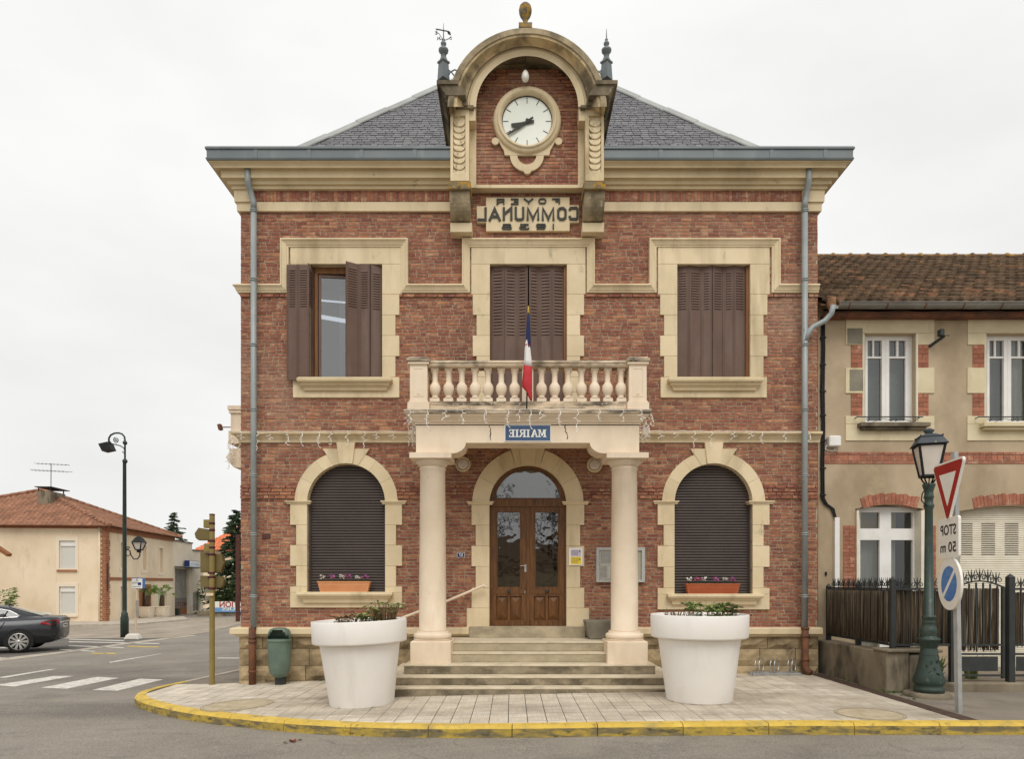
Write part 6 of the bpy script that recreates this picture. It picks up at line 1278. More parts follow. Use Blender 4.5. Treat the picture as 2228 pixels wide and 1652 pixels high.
rg_ = MB(); rg_.lathe([(.085, 0), (.095, .05), (.11, .051), (.11, .10), (.085, .101), (.085, .43)], (0, 0, 0), 10, 'x', 0, True); RG = rg_.mesh('ridge_tile', mat('ridge', '#8a6a4a', '#6f5640', 8, rnd=.2, rough=.95, bump=.5, spots=[('#b08a3c', 6, .5, .62, A1, .9), ('#4a4136', 9, .55, .7, A1, .7)]))
while x < xe1: piece('ridge_tile', RG, NR, (x, yr_, zr_ - .0), (rg.uniform(-.3, .3), 0, 0)); x += .42
m_ = MB(); zg_ = Z(664, 12.2)
m_.lathe([(.085, nx(1800)), (.085, xe1), (.079, xe1), (.079, nx(1800))], (0, 12.2, zg_ + .02), 16, 'x', 0, True, 180, 360); m_.tube([(nx(1800), 12.2 - .088, zg_ + .022), (xe1, 12.2 - .088, zg_ + .022)], .012, 6); m_.build('roof_gutter', M['gutter'], NH)
x = nx(1820)
while x < xe1:
    m_ = MB(); m_.lathe([(.087, 0), (.092, .003), (.092, .022), (.087, .025)], (x, 12.2, zg_ + .02), 12, 'x', 0, True, 180, 360); m_.build('gutter_bracket', M['rust'], NH); x += .68
m_ = MB(); m_.box(nx(1785), xe1, 12.36, NY - .002, 6.60, 6.665); m_.build('eaves_board', mat('eav', '#8a5a44', '#5d463a', 4, rough=.9), NH)
m_ = MB(); m_.lathe([(.05, 0), (.085, .08), (.07, .22)], (nx(1790), 12.25, 6.64), 9, 'z'); m_.build('broken_tile_end', M['rtile'], NH)
def nstone_(px0, px1, py0, py1, m='nstone', p=.02, name='stone', parent=None): b_ = MB(); b_.box(nx(px0), nx(px1), NY - p, NY + .12, nz(py1), nz(py0)); return b_.build(name, M[m], parent or NH, bevel=.005)
bunit = MB().box(-.5, .5, 0, .1, -.5, .5).mesh('brick', M['brick_red'])
def nbrick(px0, px1, py0, py1, parent, vert=False, p=.012):
    piece('brick', bunit, parent, (nx((px0 + px1) / 2), NY - p, nz((py0 + py1) / 2)), (0, 0, 0), ((px1 - px0) * k_ - .008, 1, (py1 - py0) * k_ - .008))
for dx in (0, 264.6):
    a = dx; W = nstone_(1840 + a, 2032 + a, 695.7, 725.6, name='window_lintel')
    nstone_(1840 + a, 1877.8 + a, 725.9, 751, parent=W); nstone_(1994.2 + a, 2032 + a, 725.9, 751, parent=W)
    nstone_(1839 + a, 1877.8 + a, 801, 856.5, parent=W); nstone_(1994.2 + a, 2032 + a, 801, 856.5, parent=W)
    nstone_(1839 + a, 2032 + a, 923.3, 959.7, parent=W); nstone_(1839 + a, 1877.8 + a, 906, 923, parent=W); nstone_(1994.2 + a, 2032 + a, 906, 923, parent=W)
    if dx == 0:
        for q in ((1840, 1876, 711, 751), (1845, 1877, 801, 853)): nstone_(q[0] + 2, q[1], q[2] + 4, q[3] - 1, 'patch', .023, 'repair_patch', W)
    for y0, y1 in ((751, 801), (856.5, 906)):
        for k in range(5):
            ya_, yb_ = y0 + (y1 - y0) * k / 5, y0 + (y1 - y0) * (k + 1) / 5
            for s0, s1 in ((1851, 1877.8), (1994.2, 2020)):
                if k % 2: nbrick(s0 + a, s1 + a, ya_, yb_, W)
                else: mid = (s0 + s1) / 2 + a; nbrick(s0 + a, mid, ya_, yb_, W); nbrick(mid, s1 + a, ya_, yb_, W)
    m_ = MB(); m_.box(nx(1864 + a), nx(2014 + a), NY - .16, NY + .1, nz(932), nz(923.2)); m_.box(nx(1870 + a), nx(2008 + a), NY - .11, NY + .08, nz(938), nz(932.2)); m_.build('sill', M['concrete'] if dx == 0 else M['nstone'], W, bevel=.006)
    yw = NY + .16; f_ = MB(); wx = lambda p: X(p + a, yw); wz = lambda p: Z(p, yw)
    for q in ((1879, 1886, 728, 924), (1983, 1992, 728, 924), (1886, 1983, 728, 742), (1886, 1983, 917, 924), (1917, 1933, 742, 917)): f_.box(wx(q[0]), wx(q[1]), yw - .03, yw + .06, wz(q[3]), wz(q[2]))
    for q in ((1886, 1917, 776.5, 780.5), (1933, 1968.9, 776.5, 780.5), (1897.5, 1901, 742, 776.5), (1949.5, 1954, 742, 776.5), (1969, 1983, 742, 917)): f_.box(wx(q[0]), wx(q[1]), yw - .015, yw + .05, wz(q[3]), wz(q[2]))
    m2 = MB(); m2.box(wx(1924.7), wx(1925.3), yw - .032, yw - .029, wz(924), wz(742)); WF = f_.build('window_frame', M['whitepaint'], NH); m2.build('meeting_joint', M['louvre_w'], WF)
    for q in ((1886, 1897.5, 742, 776.5), (1901, 1917, 742, 776.5), (1933, 1949.5, 742, 776.5), (1954, 1969, 742, 776.5), (1886, 1917, 780.5, 917), (1933, 1969, 780.5, 917)):
        g_ = MB(); g_.add([(wx(q[0]), yw + .02, wz(q[3])), (wx(q[1]), yw + .02, wz(q[3])), (wx(q[1]), yw + .02, wz(q[2])), (wx(q[0]), yw + .02, wz(q[2]))], [(0, 1, 2, 3)]); g_.build('pane', M['glass'], WF, recalc=False)
    m_ = MB(); m_.box(wx(1884), wx(1990), yw + .25, yw + .27, wz(926), wz(728)); m_.build('blind', M['blind'], WF)
    if dx:
        m_ = MB(); n = 40; x0_, x1_ = wx(1934), wx(1990)
        v = [(x0_ + (x1_ - x0_) * k / n, yw + .16 + .025 * math.sin(k * 1.7) + .012 * math.sin(k * .7), z) for z in (wz(924), wz(732)) for k in range(n + 1)]; m_.add(v, [(k, k + 1, n + 2 + k, n + 1 + k) for k in range(n)], True); m_.build('curtain', M['curtain'], WF, recalc=False)
    for q0, q1, ya_, yb_ in ((1881, 1877.5, NY - .02, NY + .13), (1989, 1994, NY - .02, NY + .14)):
        m_ = MB(); a_, b_ = Vector((nx(q1 + a), ya_, 0)), Vector((X(q0 + a, yb_), yb_, 0)); d = (b_ - a_); m_.bar((a_.x, a_.y, nz(824)), (b_.x, b_.y, nz(824)), .03, (922 - 727) * k_)
        for j in range(30):
            zj = nz(735 + j * 6); m_.bar((a_.x + d.x * .15, a_.y + d.y * .15, zj), (a_.x + d.x * .85, a_.y + d.y * .85, zj), .036, .022)
        m_.build('folded_shutter', M['louvre_w'], W)
    m_ = MB(); yi = NY - .12; ix = lambda p: X(p + a, yi); iz = lambda p: Z(p, yi)
    m_.bar((ix(1864), yi, iz(907.5)), (ix(2008), yi, iz(907.5)), .022, .016); m_.bar((ix(1876), yi, iz(922)), (ix(1996), yi, iz(922)), .012)
    for cx_ in (1884, 1944, 1996):
        for s_ in (-1, 1) if cx_ == 1944 else ((1,) if cx_ < 1944 else (-1,)):
            P_ = []
            for k in range(22):
                th = k * .42; r = (4.6 - k * .19) * k_; P_.append((ix(cx_) + s_ * (5 * k_ - r * math.cos(th)), yi, iz(914) + r * math.sin(th)))
            m_.tube(P_, .006, 4)
    for p0, p1 in (((1894, 921), (1920, 911)), ((1994, 921), (1962, 911)), ((1920, 911), (1938, 915)), ((1962, 911), (1950, 915))): m_.tube([(ix(p0[0]), yi, iz(p0[1])), (ix(p1[0]), yi, iz(p1[1]))], .005, 4)
    for px in (1866, 2004): m_.bar((ix(px), yi, iz(907.5)), (ix(px), NY + .02, iz(907.5)), .014)
    m_.build('iron_rail', M['iron'], W)
# brick string band: soldier course between two thin courses
m_ = MB(); m_.box(nx(1792), xr_, NY - .004, NY + .05, nz(1010), nz(984)); BD = m_.build('brick_band', M['mortar'], NH); x = 1792; k = 0
while x < 2330:
    nbrick(x, x + 12.4, 990.5, 1004, BD, p=.014)
    if k % 2 == 0: nbrick(x, x + 25.8, 984.2, 990, BD, p=.02); nbrick(x, x + 25.8, 1004.5, 1010, BD, p=.011)
    x += 13; k += 1
def segarch(c, hw, ybase, rise, thick, parent, n):
    r = (hw * hw + rise * rise) / (2 * rise); cy = ybase - rise + r; a1 = math.asin(hw / r)
    for k in range(n):
        a, b_ = -a1 + 2 * a1 * (k + .04) / n, -a1 + 2 * a1 * (k + .96) / n; th = thick * (1 + .06 * ((k * 7) % 3 - 1))
        pts = [(nx(c + rr_ * math.sin(t)), nz(cy - rr_ * math.cos(t))) for rr_, t in ((r, a), (r, b_), (r + th, b_), (r + th, a))]; b2_ = MB(); b2_.prism(pts, 'y', NY - .012, NY + .1); b2_.build('brick', M['brick_red'], parent)
    # rendered infill above the rectangular opening
m_ = MB(); m_.prism([(nx(1861), nz(1107.5))] + [(nx(1861 + 148 * k / 12), nz(1107.5 - 9 * math.sin(math.pi * k / 12))) for k in range(13)] + [(nx(2009), nz(1107.5)), (nx(2009), nz(1093.9)), (nx(1861), nz(1093.9))], 'y', NY + .001, NY + .35); GA = m_.build('arch_infill', M['render'], NH)
segarch(1935.5, 58, 1107, 9, 24, GA, 15)
m_ = MB(); m_.prism([(nx(2084), nz(1113))] + [(nx(2084 + 246 * k / 12), nz(1113 - 12 * math.sin(math.pi * k / 12))) for k in range(13)] + [(nx(2330), nz(1113)), (nx(2330), nz(1097.9)), (nx(2084), nz(1097.9))], 'y', NY + .001, NY + .35); GA2 = m_.build('arch_infill', M['render'], NH)
segarch(2207, 88, 1107, 8, 24, GA2, 23)
k = 0; y = 1144
while y < 1290:
    for s0, s1 in ((1834, 1860.6), (2009.4, 2036)):
        if k % 2: nbrick(s0, s1, y, y + 8.4, GA)
        else: nbrick(s0, (s0 + s1) / 2, y, y + 8.4, GA); nbrick((s0 + s1) / 2, s1, y, y + 8.4, GA)
    y += 8.4; k += 1
yw = NY + .2; f_ = MB(); wx = lambda p: X(p, yw); wz = lambda p: Z(p, yw)
for q in ((1866, 1870, 1104, 1480), (1984, 1992, 1104, 1480), (1870, 1984, 1104, 1116), (1912, 1937, 1116, 1480), (1870, 1912, 1151, 1176), (1937, 1984, 1151, 1176), (1862, 1866, 1104, 1480), (1992, 2008, 1104, 1480)): f_.box(wx(q[0]), wx(q[1]), yw - .03, yw + .05, wz(q[3]), wz(q[2]))
WF = f_.build('window_frame', M['whitepaint'], NH)
for q in ((1870, 1912, 1116, 1151), (1937, 1984, 1116, 1151), (1870, 1912, 1176, 1400), (1937, 1984, 1176, 1400)):
    g_ = MB(); g_.add([(wx(q[0]), yw + .02, wz(q[3])), (wx(q[1]), yw + .02, wz(q[3])), (wx(q[1]), yw + .02, wz(q[2])), (wx(q[0]), yw + .02, wz(q[2]))], [(0, 1, 2, 3)]); g_.build('pane', M['glass'], WF, recalc=False)
m_ = MB(); m_.box(wx(1862), wx(1962), yw + .22, yw + .23, wz(1480), wz(1152)); m_.build('curtain', M['curtain'], WF); m_ = MB(); m_.box(wx(1862), wx(1965), yw + .25, yw + .26, wz(1152), wz(1104)); m_.build('yellow_curtain', M['curtain_y'], WF)
for xs_ in ((1861.5, 1866), (2001, 2008)):
    m_ = MB(); m_.box(nx(xs_[0]), nx(xs_[1]), NY - .05, NY + .17, nz(1470), nz(1112)); m_.build('folded_shutter', M['louvre_w'], GA)
# wide slatted shutters of the other opening
m_ = MB(); m_.box(nx(2084), nx(2330), NY + .17, NY + .2, nz(1480), nz(1098)); GS = m_.build('wide_shutter', M['louvre_w'], NH)
sl2 = MB(); sl2.add([(-.5, 0, 0), (.5, 0, 0), (.5, -.016, .006), (-.5, -.016, .006), (-.5, -.010, .038), (.5, -.010, .038), (.5, .0, .04), (-.5, .0, .04)], [(0, 1, 2, 3), (3, 2, 5, 4), (4, 5, 6, 7)]); SL2 = sl2.mesh('slat', M['louvre_w'], False)
y = 1470
while y > 1106: piece('slat', SL2, GS, (nx(2207), NY + .168, nz(y)), (0, 0, 0), (246 * k_, 1, 1.02)); y -= 4.85
for c0 in (2113, 2162.5, 2214):
    m_ = MB()
    for j in range(15): yv = 1138 + j * 4.85; m_.box(nx(c0 - 15), nx(c0 + 15), NY + .147, NY + .152, nz(yv + .8), nz(yv - .4))
    m_.build('vent_slit', M['darkslot'], GS)
# cables, trunking, meter box
m_ = MB()
for dx, r in ((0, .016), (.03, .013), (-.02, .01)):
    P_ = [(nx(1788) + dx, NY - .03, nz(690)), (nx(1789) + dx, NY - .03, nz(760)), (nx(1787) + dx * 1.2, NY - .03, nz(850)), (nx(1789) + dx, NY - .03, nz(930)), (nx(1787) + dx, NY - .03, nz(1000)), (nx(1788) + dx, NY - .03, nz(1085)), (nx(1795) + dx, NY - .03, nz(1098)), (nx(1809) + dx, NY - .03, nz(1108)), (nx(1815) + dx * .6, NY - .03, nz(1125)), (nx(1816) + dx * .4, NY - .03, nz(1140))]
    m_.tube(smooth(P_, 1) if False else P_, r, 6)
for y in (736, 795, 853, 905, 960, 1020, 1078): m_.box(nx(1783.5), nx(1795), NY - .05, NY, nz(y + 1.5), nz(y - 1.5))
m_.tube([(nx(1790 + k * 20), NY - .03 - .01 * math.sin(k), nz(676 + 1.5 * math.sin(k * 1.3))) for k in range(30)], .016, 5)
m_.build('cable_run', M['black'], label='bundle of black cables running down the rendered wall beside the brick corner', cat='cables')
m_ = MB(); m_.box(nx(1813.5), nx(1823.6), NY - .06, NY, nz(1330), nz(1127)); m_.build('cable_trunking', M['whitepaint'], label='white vertical cable trunking on the rendered wall behind the fence', cat='trunking')
mb_ = thing('junction_box', 'white plastic junction box on the rendered wall above the brick band', 'box', (nx(1811), NY - .1, nz(979)))
m_ = MB(); m_.box(nx(1797.5), nx(1824), NY - .13, NY, nz(974.5), nz(951)); m_.build('case', M['whitepaint'], mb_, bevel=.02)
m_ = MB(); m_.tube([(nx(1797), NY - .03, nz(970)), (nx(1794), NY - .03, nz(978)), (nx(1800), NY - .03, nz(982)), (nx(1812), NY - .04, nz(982)), (nx(1814), NY - .05, nz(975))], .009, 5); m_.tube([(nx(1817), NY - .05, nz(975)), (nx(1816), NY - .04, nz(981)), (nx(1806), NY - .02, nz(984))], .009, 5); m_.build('wire', M['whitepaint'], mb_)
m_ = MB(); m_.bar((nx(2021), NY, nz(755)), (nx(2036), NY - .25, nz(742)), .04); m_.box(nx(2026), nx(2034), NY - .28, NY - .18, nz(741), nz(728)); m_.bar((nx(2030), NY - .25, nz(741)), (nx(2046), NY - .27, nz(741.5)), .012); m_.bar((nx(2038), NY - .22, nz(743)), (nx(2038), NY - .22, nz(726)), .008); m_.build('wall_bracket', M['iron'], label='small dark iron bracket on the wall between two upper windows', cat='bracket')
for px, py in ((2048.5, 1032), (2285, 1032)): pass
m_ = MB(); m_.box(nx(1794.5), nx(1798.5), NY - .02, NY + .01, nz(1253), nz(1245)); m_.build('bell_push', M['black'], label='tiny black box on the rendered wall by the trunking', cat='box')

# ------------------------------------------------------------------ low wall, iron fence, gate
xw0, xw1 = 5.63, 5.97; yf0 = 10.23; zg = zp(5.6); LW = thing('garden_wall', 'stained low concrete wall with end pier under the iron fence', 'wall', (5.8, 11.2, zg))
m_ = MB(); m_.prism([(yf0 + .02, zg - .15), (NY, zg - .15), (NY, .70), (yf0 + .02, .70)], 'x', xw0, xw1); m_.build('wall', M['concrete'], LW, bevel=.015)
m_ = MB(); m_.box(xw1 + .002, X(2046, yf0), yf0, yf0 + .36, zg - .15, .665); m_.build('pier', M['concrete'], LW, bevel=.02); m_ = MB(); m_.box(xw0 - .02, X(2050, yf0), yf0 - .03, yf0 + .4, .7005, .745); m_.build('coping', M['concrete'], LW, bevel=.012)
m_ = MB(); m_.box(X(2050, yf0), 12, yf0 + .05, yf0 + .4, zg - .1, .235); m_.build('threshold', M['concrete'], LW, bevel=.02)
FE = thing('iron_fence', 'black iron fence with scrolled cresting and brushwood screen on the low wall', 'fence', (5.82, 11.3, .72))
xf = 5.80; yfr = 10.40; zt_, zb_ = 1.655, .80
def cap_post(m, x, y, z0_, z1_, w_): m.box(x - w_, x + w_, y - w_, y + w_, z0_, z1_); m.add([(x - w_ - .006, y - w_ - .006, z1_), (x + w_ + .006, y - w_ - .006, z1_), (x + w_ + .006, y + w_ + .006, z1_), (x - w_ - .006, y + w_ + .006, z1_), (x, y, z1_ + .06)], [(0, 1, 4), (1, 2, 4), (2, 3, 4), (3, 0, 4), (0, 3, 2, 1)])
for x, y, top_ in ((xf, yfr, 1.79), (xf, 11.43, 1.72), (xf, 12.5, 1.68), (X(2071, yfr), yfr, 1.76)):
    m_ = MB(); cap_post(m_, x, y, .7 if y > 10.5 or x == xf else zg + .1, top_, .035); m_.build('post', M['iron'], FE)
m_ = MB()
for z, h in ((zt_, .035), (zb_, .035)): m_.box(xf - .02, xf + .02, yfr + .036, 12.47, z - h / 2, z + h / 2); m_.box(xf + .036, X(2071, yfr) - .036, yfr - .02, yfr + .02, z - h / 2, z + h / 2)
m_.build('rail', M['iron'], FE)
cz = MB()                                              # one cresting motif: fleur between two scrolls
def scroll(m, s_, r=.04, c=(0, 0)):
    m.tube([(c[0] + s_ * (.055 - (r - k * .0017) * math.cos(k * .45)), 0, c[1] + .045 + (r - k * .0017) * math.sin(k * .45)) for k in range(17)], .007, 4)
for s_ in (-1, 1):
    scroll(cz, s_); cz.tube([(s_ * .004, 0, 0), (s_ * .012, 0, .06), (s_ * .04, 0, .10), (s_ * .055, 0, .155)], [.008, .008, .008, .003], 4)
cz.tube([(0, 0, 0), (0, 0, .10), (0, 0, .165)], [.009, .011, .002], 4); CZ = cz.mesh('cresting', M['iron'])
y = yfr + .14
while y < 12.4: piece('cresting', CZ, FE, (xf, y, zt_ + .017), (0, 0, R(90))); y += .175
x = xf + .13
while x < X(2065, yfr): piece('cresting', CZ, FE, (x, yfr, zt_ + .017)); x += .245
x = xf + .16
while x < X(2068, yfr): m_ = MB(); m_.box(x - .009, x + .009, yfr - .009, yfr + .009, zb_, zt_); m_.build('bar', M['iron'], FE); x += .122
y = yfr + .15
while y < 12.4: m_ = MB(); m_.box(xf - .009, xf + .009, y - .009, y + .009, zb_, zt_); m_.build('bar', M['iron'], FE); y += .175
g = random.Random(5); y = yfr + .06
while y < 12.46:
    m_ = MB(); r = g.uniform(.017, .024); m_.tube([(xf - .052 + g.uniform(-.006, .006), y, zb_ + .03), (xf - .052 + g.uniform(-.01, .01), y + g.uniform(-.006, .006), 1.2), (xf - .052 + g.uniform(-.006, .006), y + g.uniform(-.008, .008), zt_ - .03)], r, 6); m_.build('brushwood_stake', M['stake'], FE); y += .072
m_ = MB(); m_.box(xf + .03, xf + .04, yfr + .04, 12.45, zb_ + .02, zt_ - .02); m_.build('screen_backing', M['interior'], FE)
def reeds(x0, x1, y, z0_, z1_, n, seed, par, jag=.06):
    g = random.Random(seed); m_ = MB()
    for k in range(n):
        x = g.uniform(x0, x1); w_ = g.uniform(.0015, .0045); a = g.uniform(-.012, .012); m_.add([(x - w_, y + g.uniform(-.015, .015), z0_ - g.uniform(0, jag)), (x + w_, y - .004, z0_ - g.uniform(0, jag)), (x + w_ + a, y - .004, z1_ + g.uniform(-.02, .01)), (x - w_ + a, y + g.uniform(-.01, .01), z1_ + g.uniform(-.02, .01))], [(0, 1, 2, 3)])
    return m_.build('reed_screen', M['reed'], par, kind='stuff', recalc=False)
reeds(xf + .04, X(2068, yfr), yfr + .05, zb_ + .03, zt_ - .03, 620, 3, FE, .02)
GT = thing('iron_gate', 'black iron garden gate with arched top, scrolls and thin brushwood screen', 'gate', (7.0, 10.4, .25))
ga, gb = X(2078, yfr), X(2185, yfr); m_ = MB()
for x in (ga + .02, gb - .02): m_.box(x - .02, x + .02, yfr - .02, yfr + .02, .29, zt_ + .03)
for y_ in (.335, .66, .80): m_.box(ga + .041, gb - .041, yfr - .015, yfr + .015, y_ - .015, y_ + .015)
n = 14; m_.tube([(ga + (gb - ga) * k / n, yfr, zt_ + .02 + .10 * math.sin(math.pi * k / n)) for k in range(n + 1)], .016, 4); m_.build('gate_frame', M['iron'], GT)
m_ = MB(); m_.box(ga + .045, gb - .1, yfr - .006, yfr + .006, .40, .62); m_.build('gate_panel', M['iron'], GT)
nb_ = 7
for k in range(1, nb_):
    x = ga + (gb - ga) * k / nb_; zz_ = zt_ + .02 + .10 * math.sin(math.pi * k / nb_); m_ = MB(); m_.box(x - .01, x + .01, yfr - .01, yfr + .01, .815, zz_ - .02); m_.build('bar', M['iron'], GT)
    if k % 2 == 0 or k in (3,): pass
for k in range(1, 6):
    x = ga + (gb - ga) * k / 6; zz_ = zt_ + .032 + .10 * math.sin(math.pi * k / 6); piece('cresting', CZ, GT, (x, yfr, zz_), (0, 0, 0), (1, 1, 1.1))
reeds(ga + .05, gb - .05, yfr + .05, .80, 1.66, 280, 4, GT, .12)
m_ = MB(); cap_post(m_, X(2198, yfr), yfr, zg, 1.83, .045); m_.build('gate_post', M['iron'], GT)
F2 = thing('iron_fence', 'second black iron fence panel beyond the gate post', 'fence', (9, yfr, .3)); m_ = MB(); xs2 = X(2204, yfr)
for z in (zt_, zb_, .66, .335): m_.box(xs2, xs2 + 2.6, yfr - .017, yfr + .017, z - .016, z + .016)
m_.box(xs2 + .05, xs2 + 2.6, yfr - .006, yfr + .006, .40, .62); m_.build('rail', M['iron'], F2)
for k in range(12):
    x = xs2 + .12 + k * .21; m_ = MB(); m_.box(x - .01, x + .01, yfr - .01, yfr + .01, .8, zt_); m_.build('bar', M['iron'], F2); piece('cresting', CZ, F2, (x, yfr, zt_ + .017))
m_ = MB(); cap_post(m_, xs2 + 2.6, yfr, zg, 1.83, .045); m_.build('post', M['iron'], F2)
reeds(xs2, xs2 + 2.55, yfr + .05, .85, 1.6, 700, 6, F2, .1)
# yard behind the gate
sheet('yard', [(5.98, 10.6), (12.5, 10.6), (12.5, 12.59), (5.98, 12.59)], .10, M['gravel'], zp, None, 'structure')
for x, y, s in ((6.95, 11.2, 1), (7.4, 11.0, 2), (6.7, 11.9, 3)): tuft('iris_clump', ['short green leaf clump behind the gate bars', 'sword-leaved green clump by the gate post', 'low green clump at the house wall behind the fence'][s - 1], (x, y, zp(x) + .1), 26, .42, .12, 'leaf', 80 + s, 0, group=None, thick=.012)

# ------------------------------------------------------------------ street lamp with square lantern
Yl = 9.92; xl = X(2021, Yl); zg = zp(xl); SL = thing('street_lamp', 'green cast iron street lamp with square lantern in front of the wall pier', 'street lamp', (xl, Yl, zg))
zq = lambda py: Z(py, Yl); k_ = Yl / S
m_ = MB(); m_.lathe([(.33, zg - .05), (.33, zg + .045), (.30, zg + .06), (.0001, zg + .06)], (xl, Yl, 0), 24); m_.build('footing', M['concrete'], SL)
pf = [(.20, zg + .062), (.20, zq(1497)), (.175, zq(1493)), (.195, zq(1489)), (.215, zq(1482)), (.17, zq(1464)), (.135, zq(1440)), (.108, zq(1412)), (.105, zq(1410)), (.118, zq(1408)), (.13, zq(1395)), (.155, zq(1392)), (.14, zq(1389)), (.10, zq(1386)), (.098, zq(1383)), (.115, zq(1375)), (.105, zq(1366)), (.075, zq(1360)), (.085, zq(1357)), (.085, zq(1353)), (.07, zq(1348)), (.095, zq(1345)), (.095, zq(1341)), (.066, zq(1339)), (.052, zq(1110)), (.07, zq(1103)), (.07, zq(1099)), (.056, zq(1096)), (.056, zq(1086)), (.07, zq(1083)), (.06, zq(1079)), (.058, zq(1070)), (.085, zq(1057)), (.085, zq(1054)), (.03, zq(1052))]
m_.lathe(pf, (xl, Yl, 0), 20) if False else None
m_ = MB(); m_.lathe(pf, (xl, Yl, 0), 20); m_.build('post', M['green'], SL)
m_ = MB(); g = random.Random(3)
for k in range(14):
    a = g.uniform(3.4, 6.0); z = zq(g.uniform(1470, 1440)); r = .118 + (zq(1440) - z) * .26 + .018; m_.leaf((xl + r * math.cos(a), Yl + r * math.sin(a), z), (g.uniform(-1, 1), -.1, g.uniform(.2, 1)), .03, .09, 0)
for y in (1425, 1430, 1436): m_.lathe([(.12, -.004), (.127, 0), (.12, .004)], (xl, Yl, zq(y)), 16, 'z', 0, True, 200, 340)
m_.build('relief', M['green'], SL, recalc=False)
ay = R(-16)
def rotp(x, y): return (xl + x * math.cos(ay) - y * math.sin(ay), Yl + x * math.sin(ay) + y * math.cos(ay))
def sq(hw, z): return [(*rotp(a * hw, b_ * hw), z) for a, b_ in ((-1, -1), (1, -1), (1, 1), (-1, 1))]
zA, zB, zC, zD = zq(1037), zq(972), zq(968), zq(956)
hb, ht = .095, .165
m_ = MB()
for k in range(4):
    m_.bar(sq(hb, zA)[k], sq(ht, zB)[k], .026); m_.bar(sq(hb, zA)[k], sq(hb, zA)[(k + 1) % 4], .026, .03); m_.bar(sq(ht, zB)[k], sq(ht, zB)[(k + 1) % 4], .026, .02)
for s0, s1, za, zb2 in ((.2, .2, zB + .01, zB + .02),): m_.add(sq(s0, za) + sq(s1, zb2), [(0, 3, 2, 1), (4, 5, 6, 7)] + [(k, (k + 1) % 4, 4 + (k + 1) % 4, 4 + k) for k in range(4)])
LN = m_.build('lantern_frame', M['black'], SL)
m_ = MB(); zE = zq(954); m_.add(sq(.198, zB + .021) + sq(.14, zE), [(k, (k + 1) % 4, 4 + (k + 1) % 4, 4 + k) for k in range(4)] + [(4, 5, 6, 7)]); m_.add(sq(.148, zE + .001) + sq(.148, zE + .02), [(0, 3, 2, 1), (4, 5, 6, 7)] + [(k, (k + 1) % 4, 4 + (k + 1) % 4, 4 + k) for k in range(4)])
m_.add(sq(.12, zE + .021) + sq(.06, zE + .06), [(k, (k + 1) % 4, 4 + (k + 1) % 4, 4 + k) for k in range(4)]); m_.lathe([(.055, zE + .05), (.05, zE + .075), (.07, zE + .10), (.07, zE + .115), (.045, zE + .13), (.02, zE + .145), (.0001, zE + .147)], (xl, Yl, 0), 14)
for k in range(4): p = sq(.14, zE + .02)[k]; m_.ball(p, .014, 6, 4)
m_.build('lantern_roof', mat('lroof', '#4a4f55', '#3d4248', 4, rough=.6, spots=[('#b9ae6f', 5, .62, .7, A1, .8)]), SL)
for k in range(4):
    a, b_ = sq(hb - .004, zA + .015), sq(ht - .004, zB - .008); m_ = MB(); m_.add([a[k], a[(k + 1) % 4], b_[(k + 1) % 4], b_[k]], [(0, 1, 2, 3)]); m_.build('lantern_pane', M['lampglass'], SL, recalc=False)
m_ = MB()
for k in range(4):
    p = sq(hb - .01, zA)[k]; m_.tube([p, ((p[0] - xl) * .75 + xl, (p[1] - Yl) * .75 + Yl, zA - .06), ((p[0] - xl) * .45 + xl, (p[1] - Yl) * .45 + Yl, zq(1053))], .012, 5)
m_.tube([(xl - .02, Yl - .05, zA), (xl - .05, Yl - .08, zq(1058)), (xl - .13, Yl - .06, zq(1075)), (xl - .14, Yl - .05, zq(1090)), (xl - .06, Yl - .05, zq(1103))], .009, 5); m_.build('lantern_cradle', M['black'], SL)
# ------------------------------------------------------------------ traffic signs on one pole
Yp_ = 8.67; xp_ = X(2086, Yp_); zg = zp(xp_); SP = thing('sign_post', 'galvanised post with give way triangle, STOP 50 m plate and no parking disc', 'road sign', (xp_, Yp_, zg))
lean = (X(2077, Yp_) - xp_); ztop = Z(985, Yp_)
def pole_x(z): return xp_ + lean * (z - zg) / (ztop - zg)
m_ = MB(); m_.bar((xp_, Yp_, zg - .1), (pole_x(ztop), Yp_, ztop), .075, .05); m_.build('pole', M['galv'], SP)
th = R(97); U = Vector((math.cos(th), -math.sin(th), 0)); Nn = Vector((-math.sin(th), -math.cos(th), 0)); Wv = Vector((0, 0, 1))
def plate(name, pts, c, t0, t1, m, parent):
    m_ = MB(); c = Vector(c); n = len(pts); m_.add([c + U * a + Wv * b_ + Nn * t0 for a, b_ in pts] + [c + U * a + Wv * b_ + Nn * t1 for a, b_ in pts], [tuple(range(n)), tuple(range(2 * n - 1, n - 1, -1))] + [(k, (k + 1) % n, n + (k + 1) % n, n + k) for k in range(n)]); return m_.build(name, M[m], parent)
def rpoly(pts, r, n=4):
    out = []; N_ = len(pts)
    for i in range(N_):
        p = Vector(pts[i]); a = (Vector(pts[i - 1]) - p).normalized(); b_ = (Vector(pts[(i + 1) % N_]) - p).normalized(); half_ = math.acos(max(-1, min(1, a.dot(b_)))) / 2; d = r / math.tan(half_); bis = (a + b_).normalized(); c = p + bis * (r / math.sin(half_)); v0, v1 = p + a * d - c, p + b_ * d - c; a0, a1 = math.atan2(v0.y, v0.x), math.atan2(v1.y, v1.x)
        da = (a1 - a0 + math.pi) % (2 * math.pi) - math.pi
        out += [(c.x + r * math.cos(a0 + da * k / n), c.y + r * math.sin(a0 + da * k / n)) for k in range(n + 1)]
    return out
s_ = .40; hT = .81; zc_ = Z(1062, Yp_); cT = (pole_x(zc_), Yp_, zc_); cT = Vector(cT) + Nn * .06
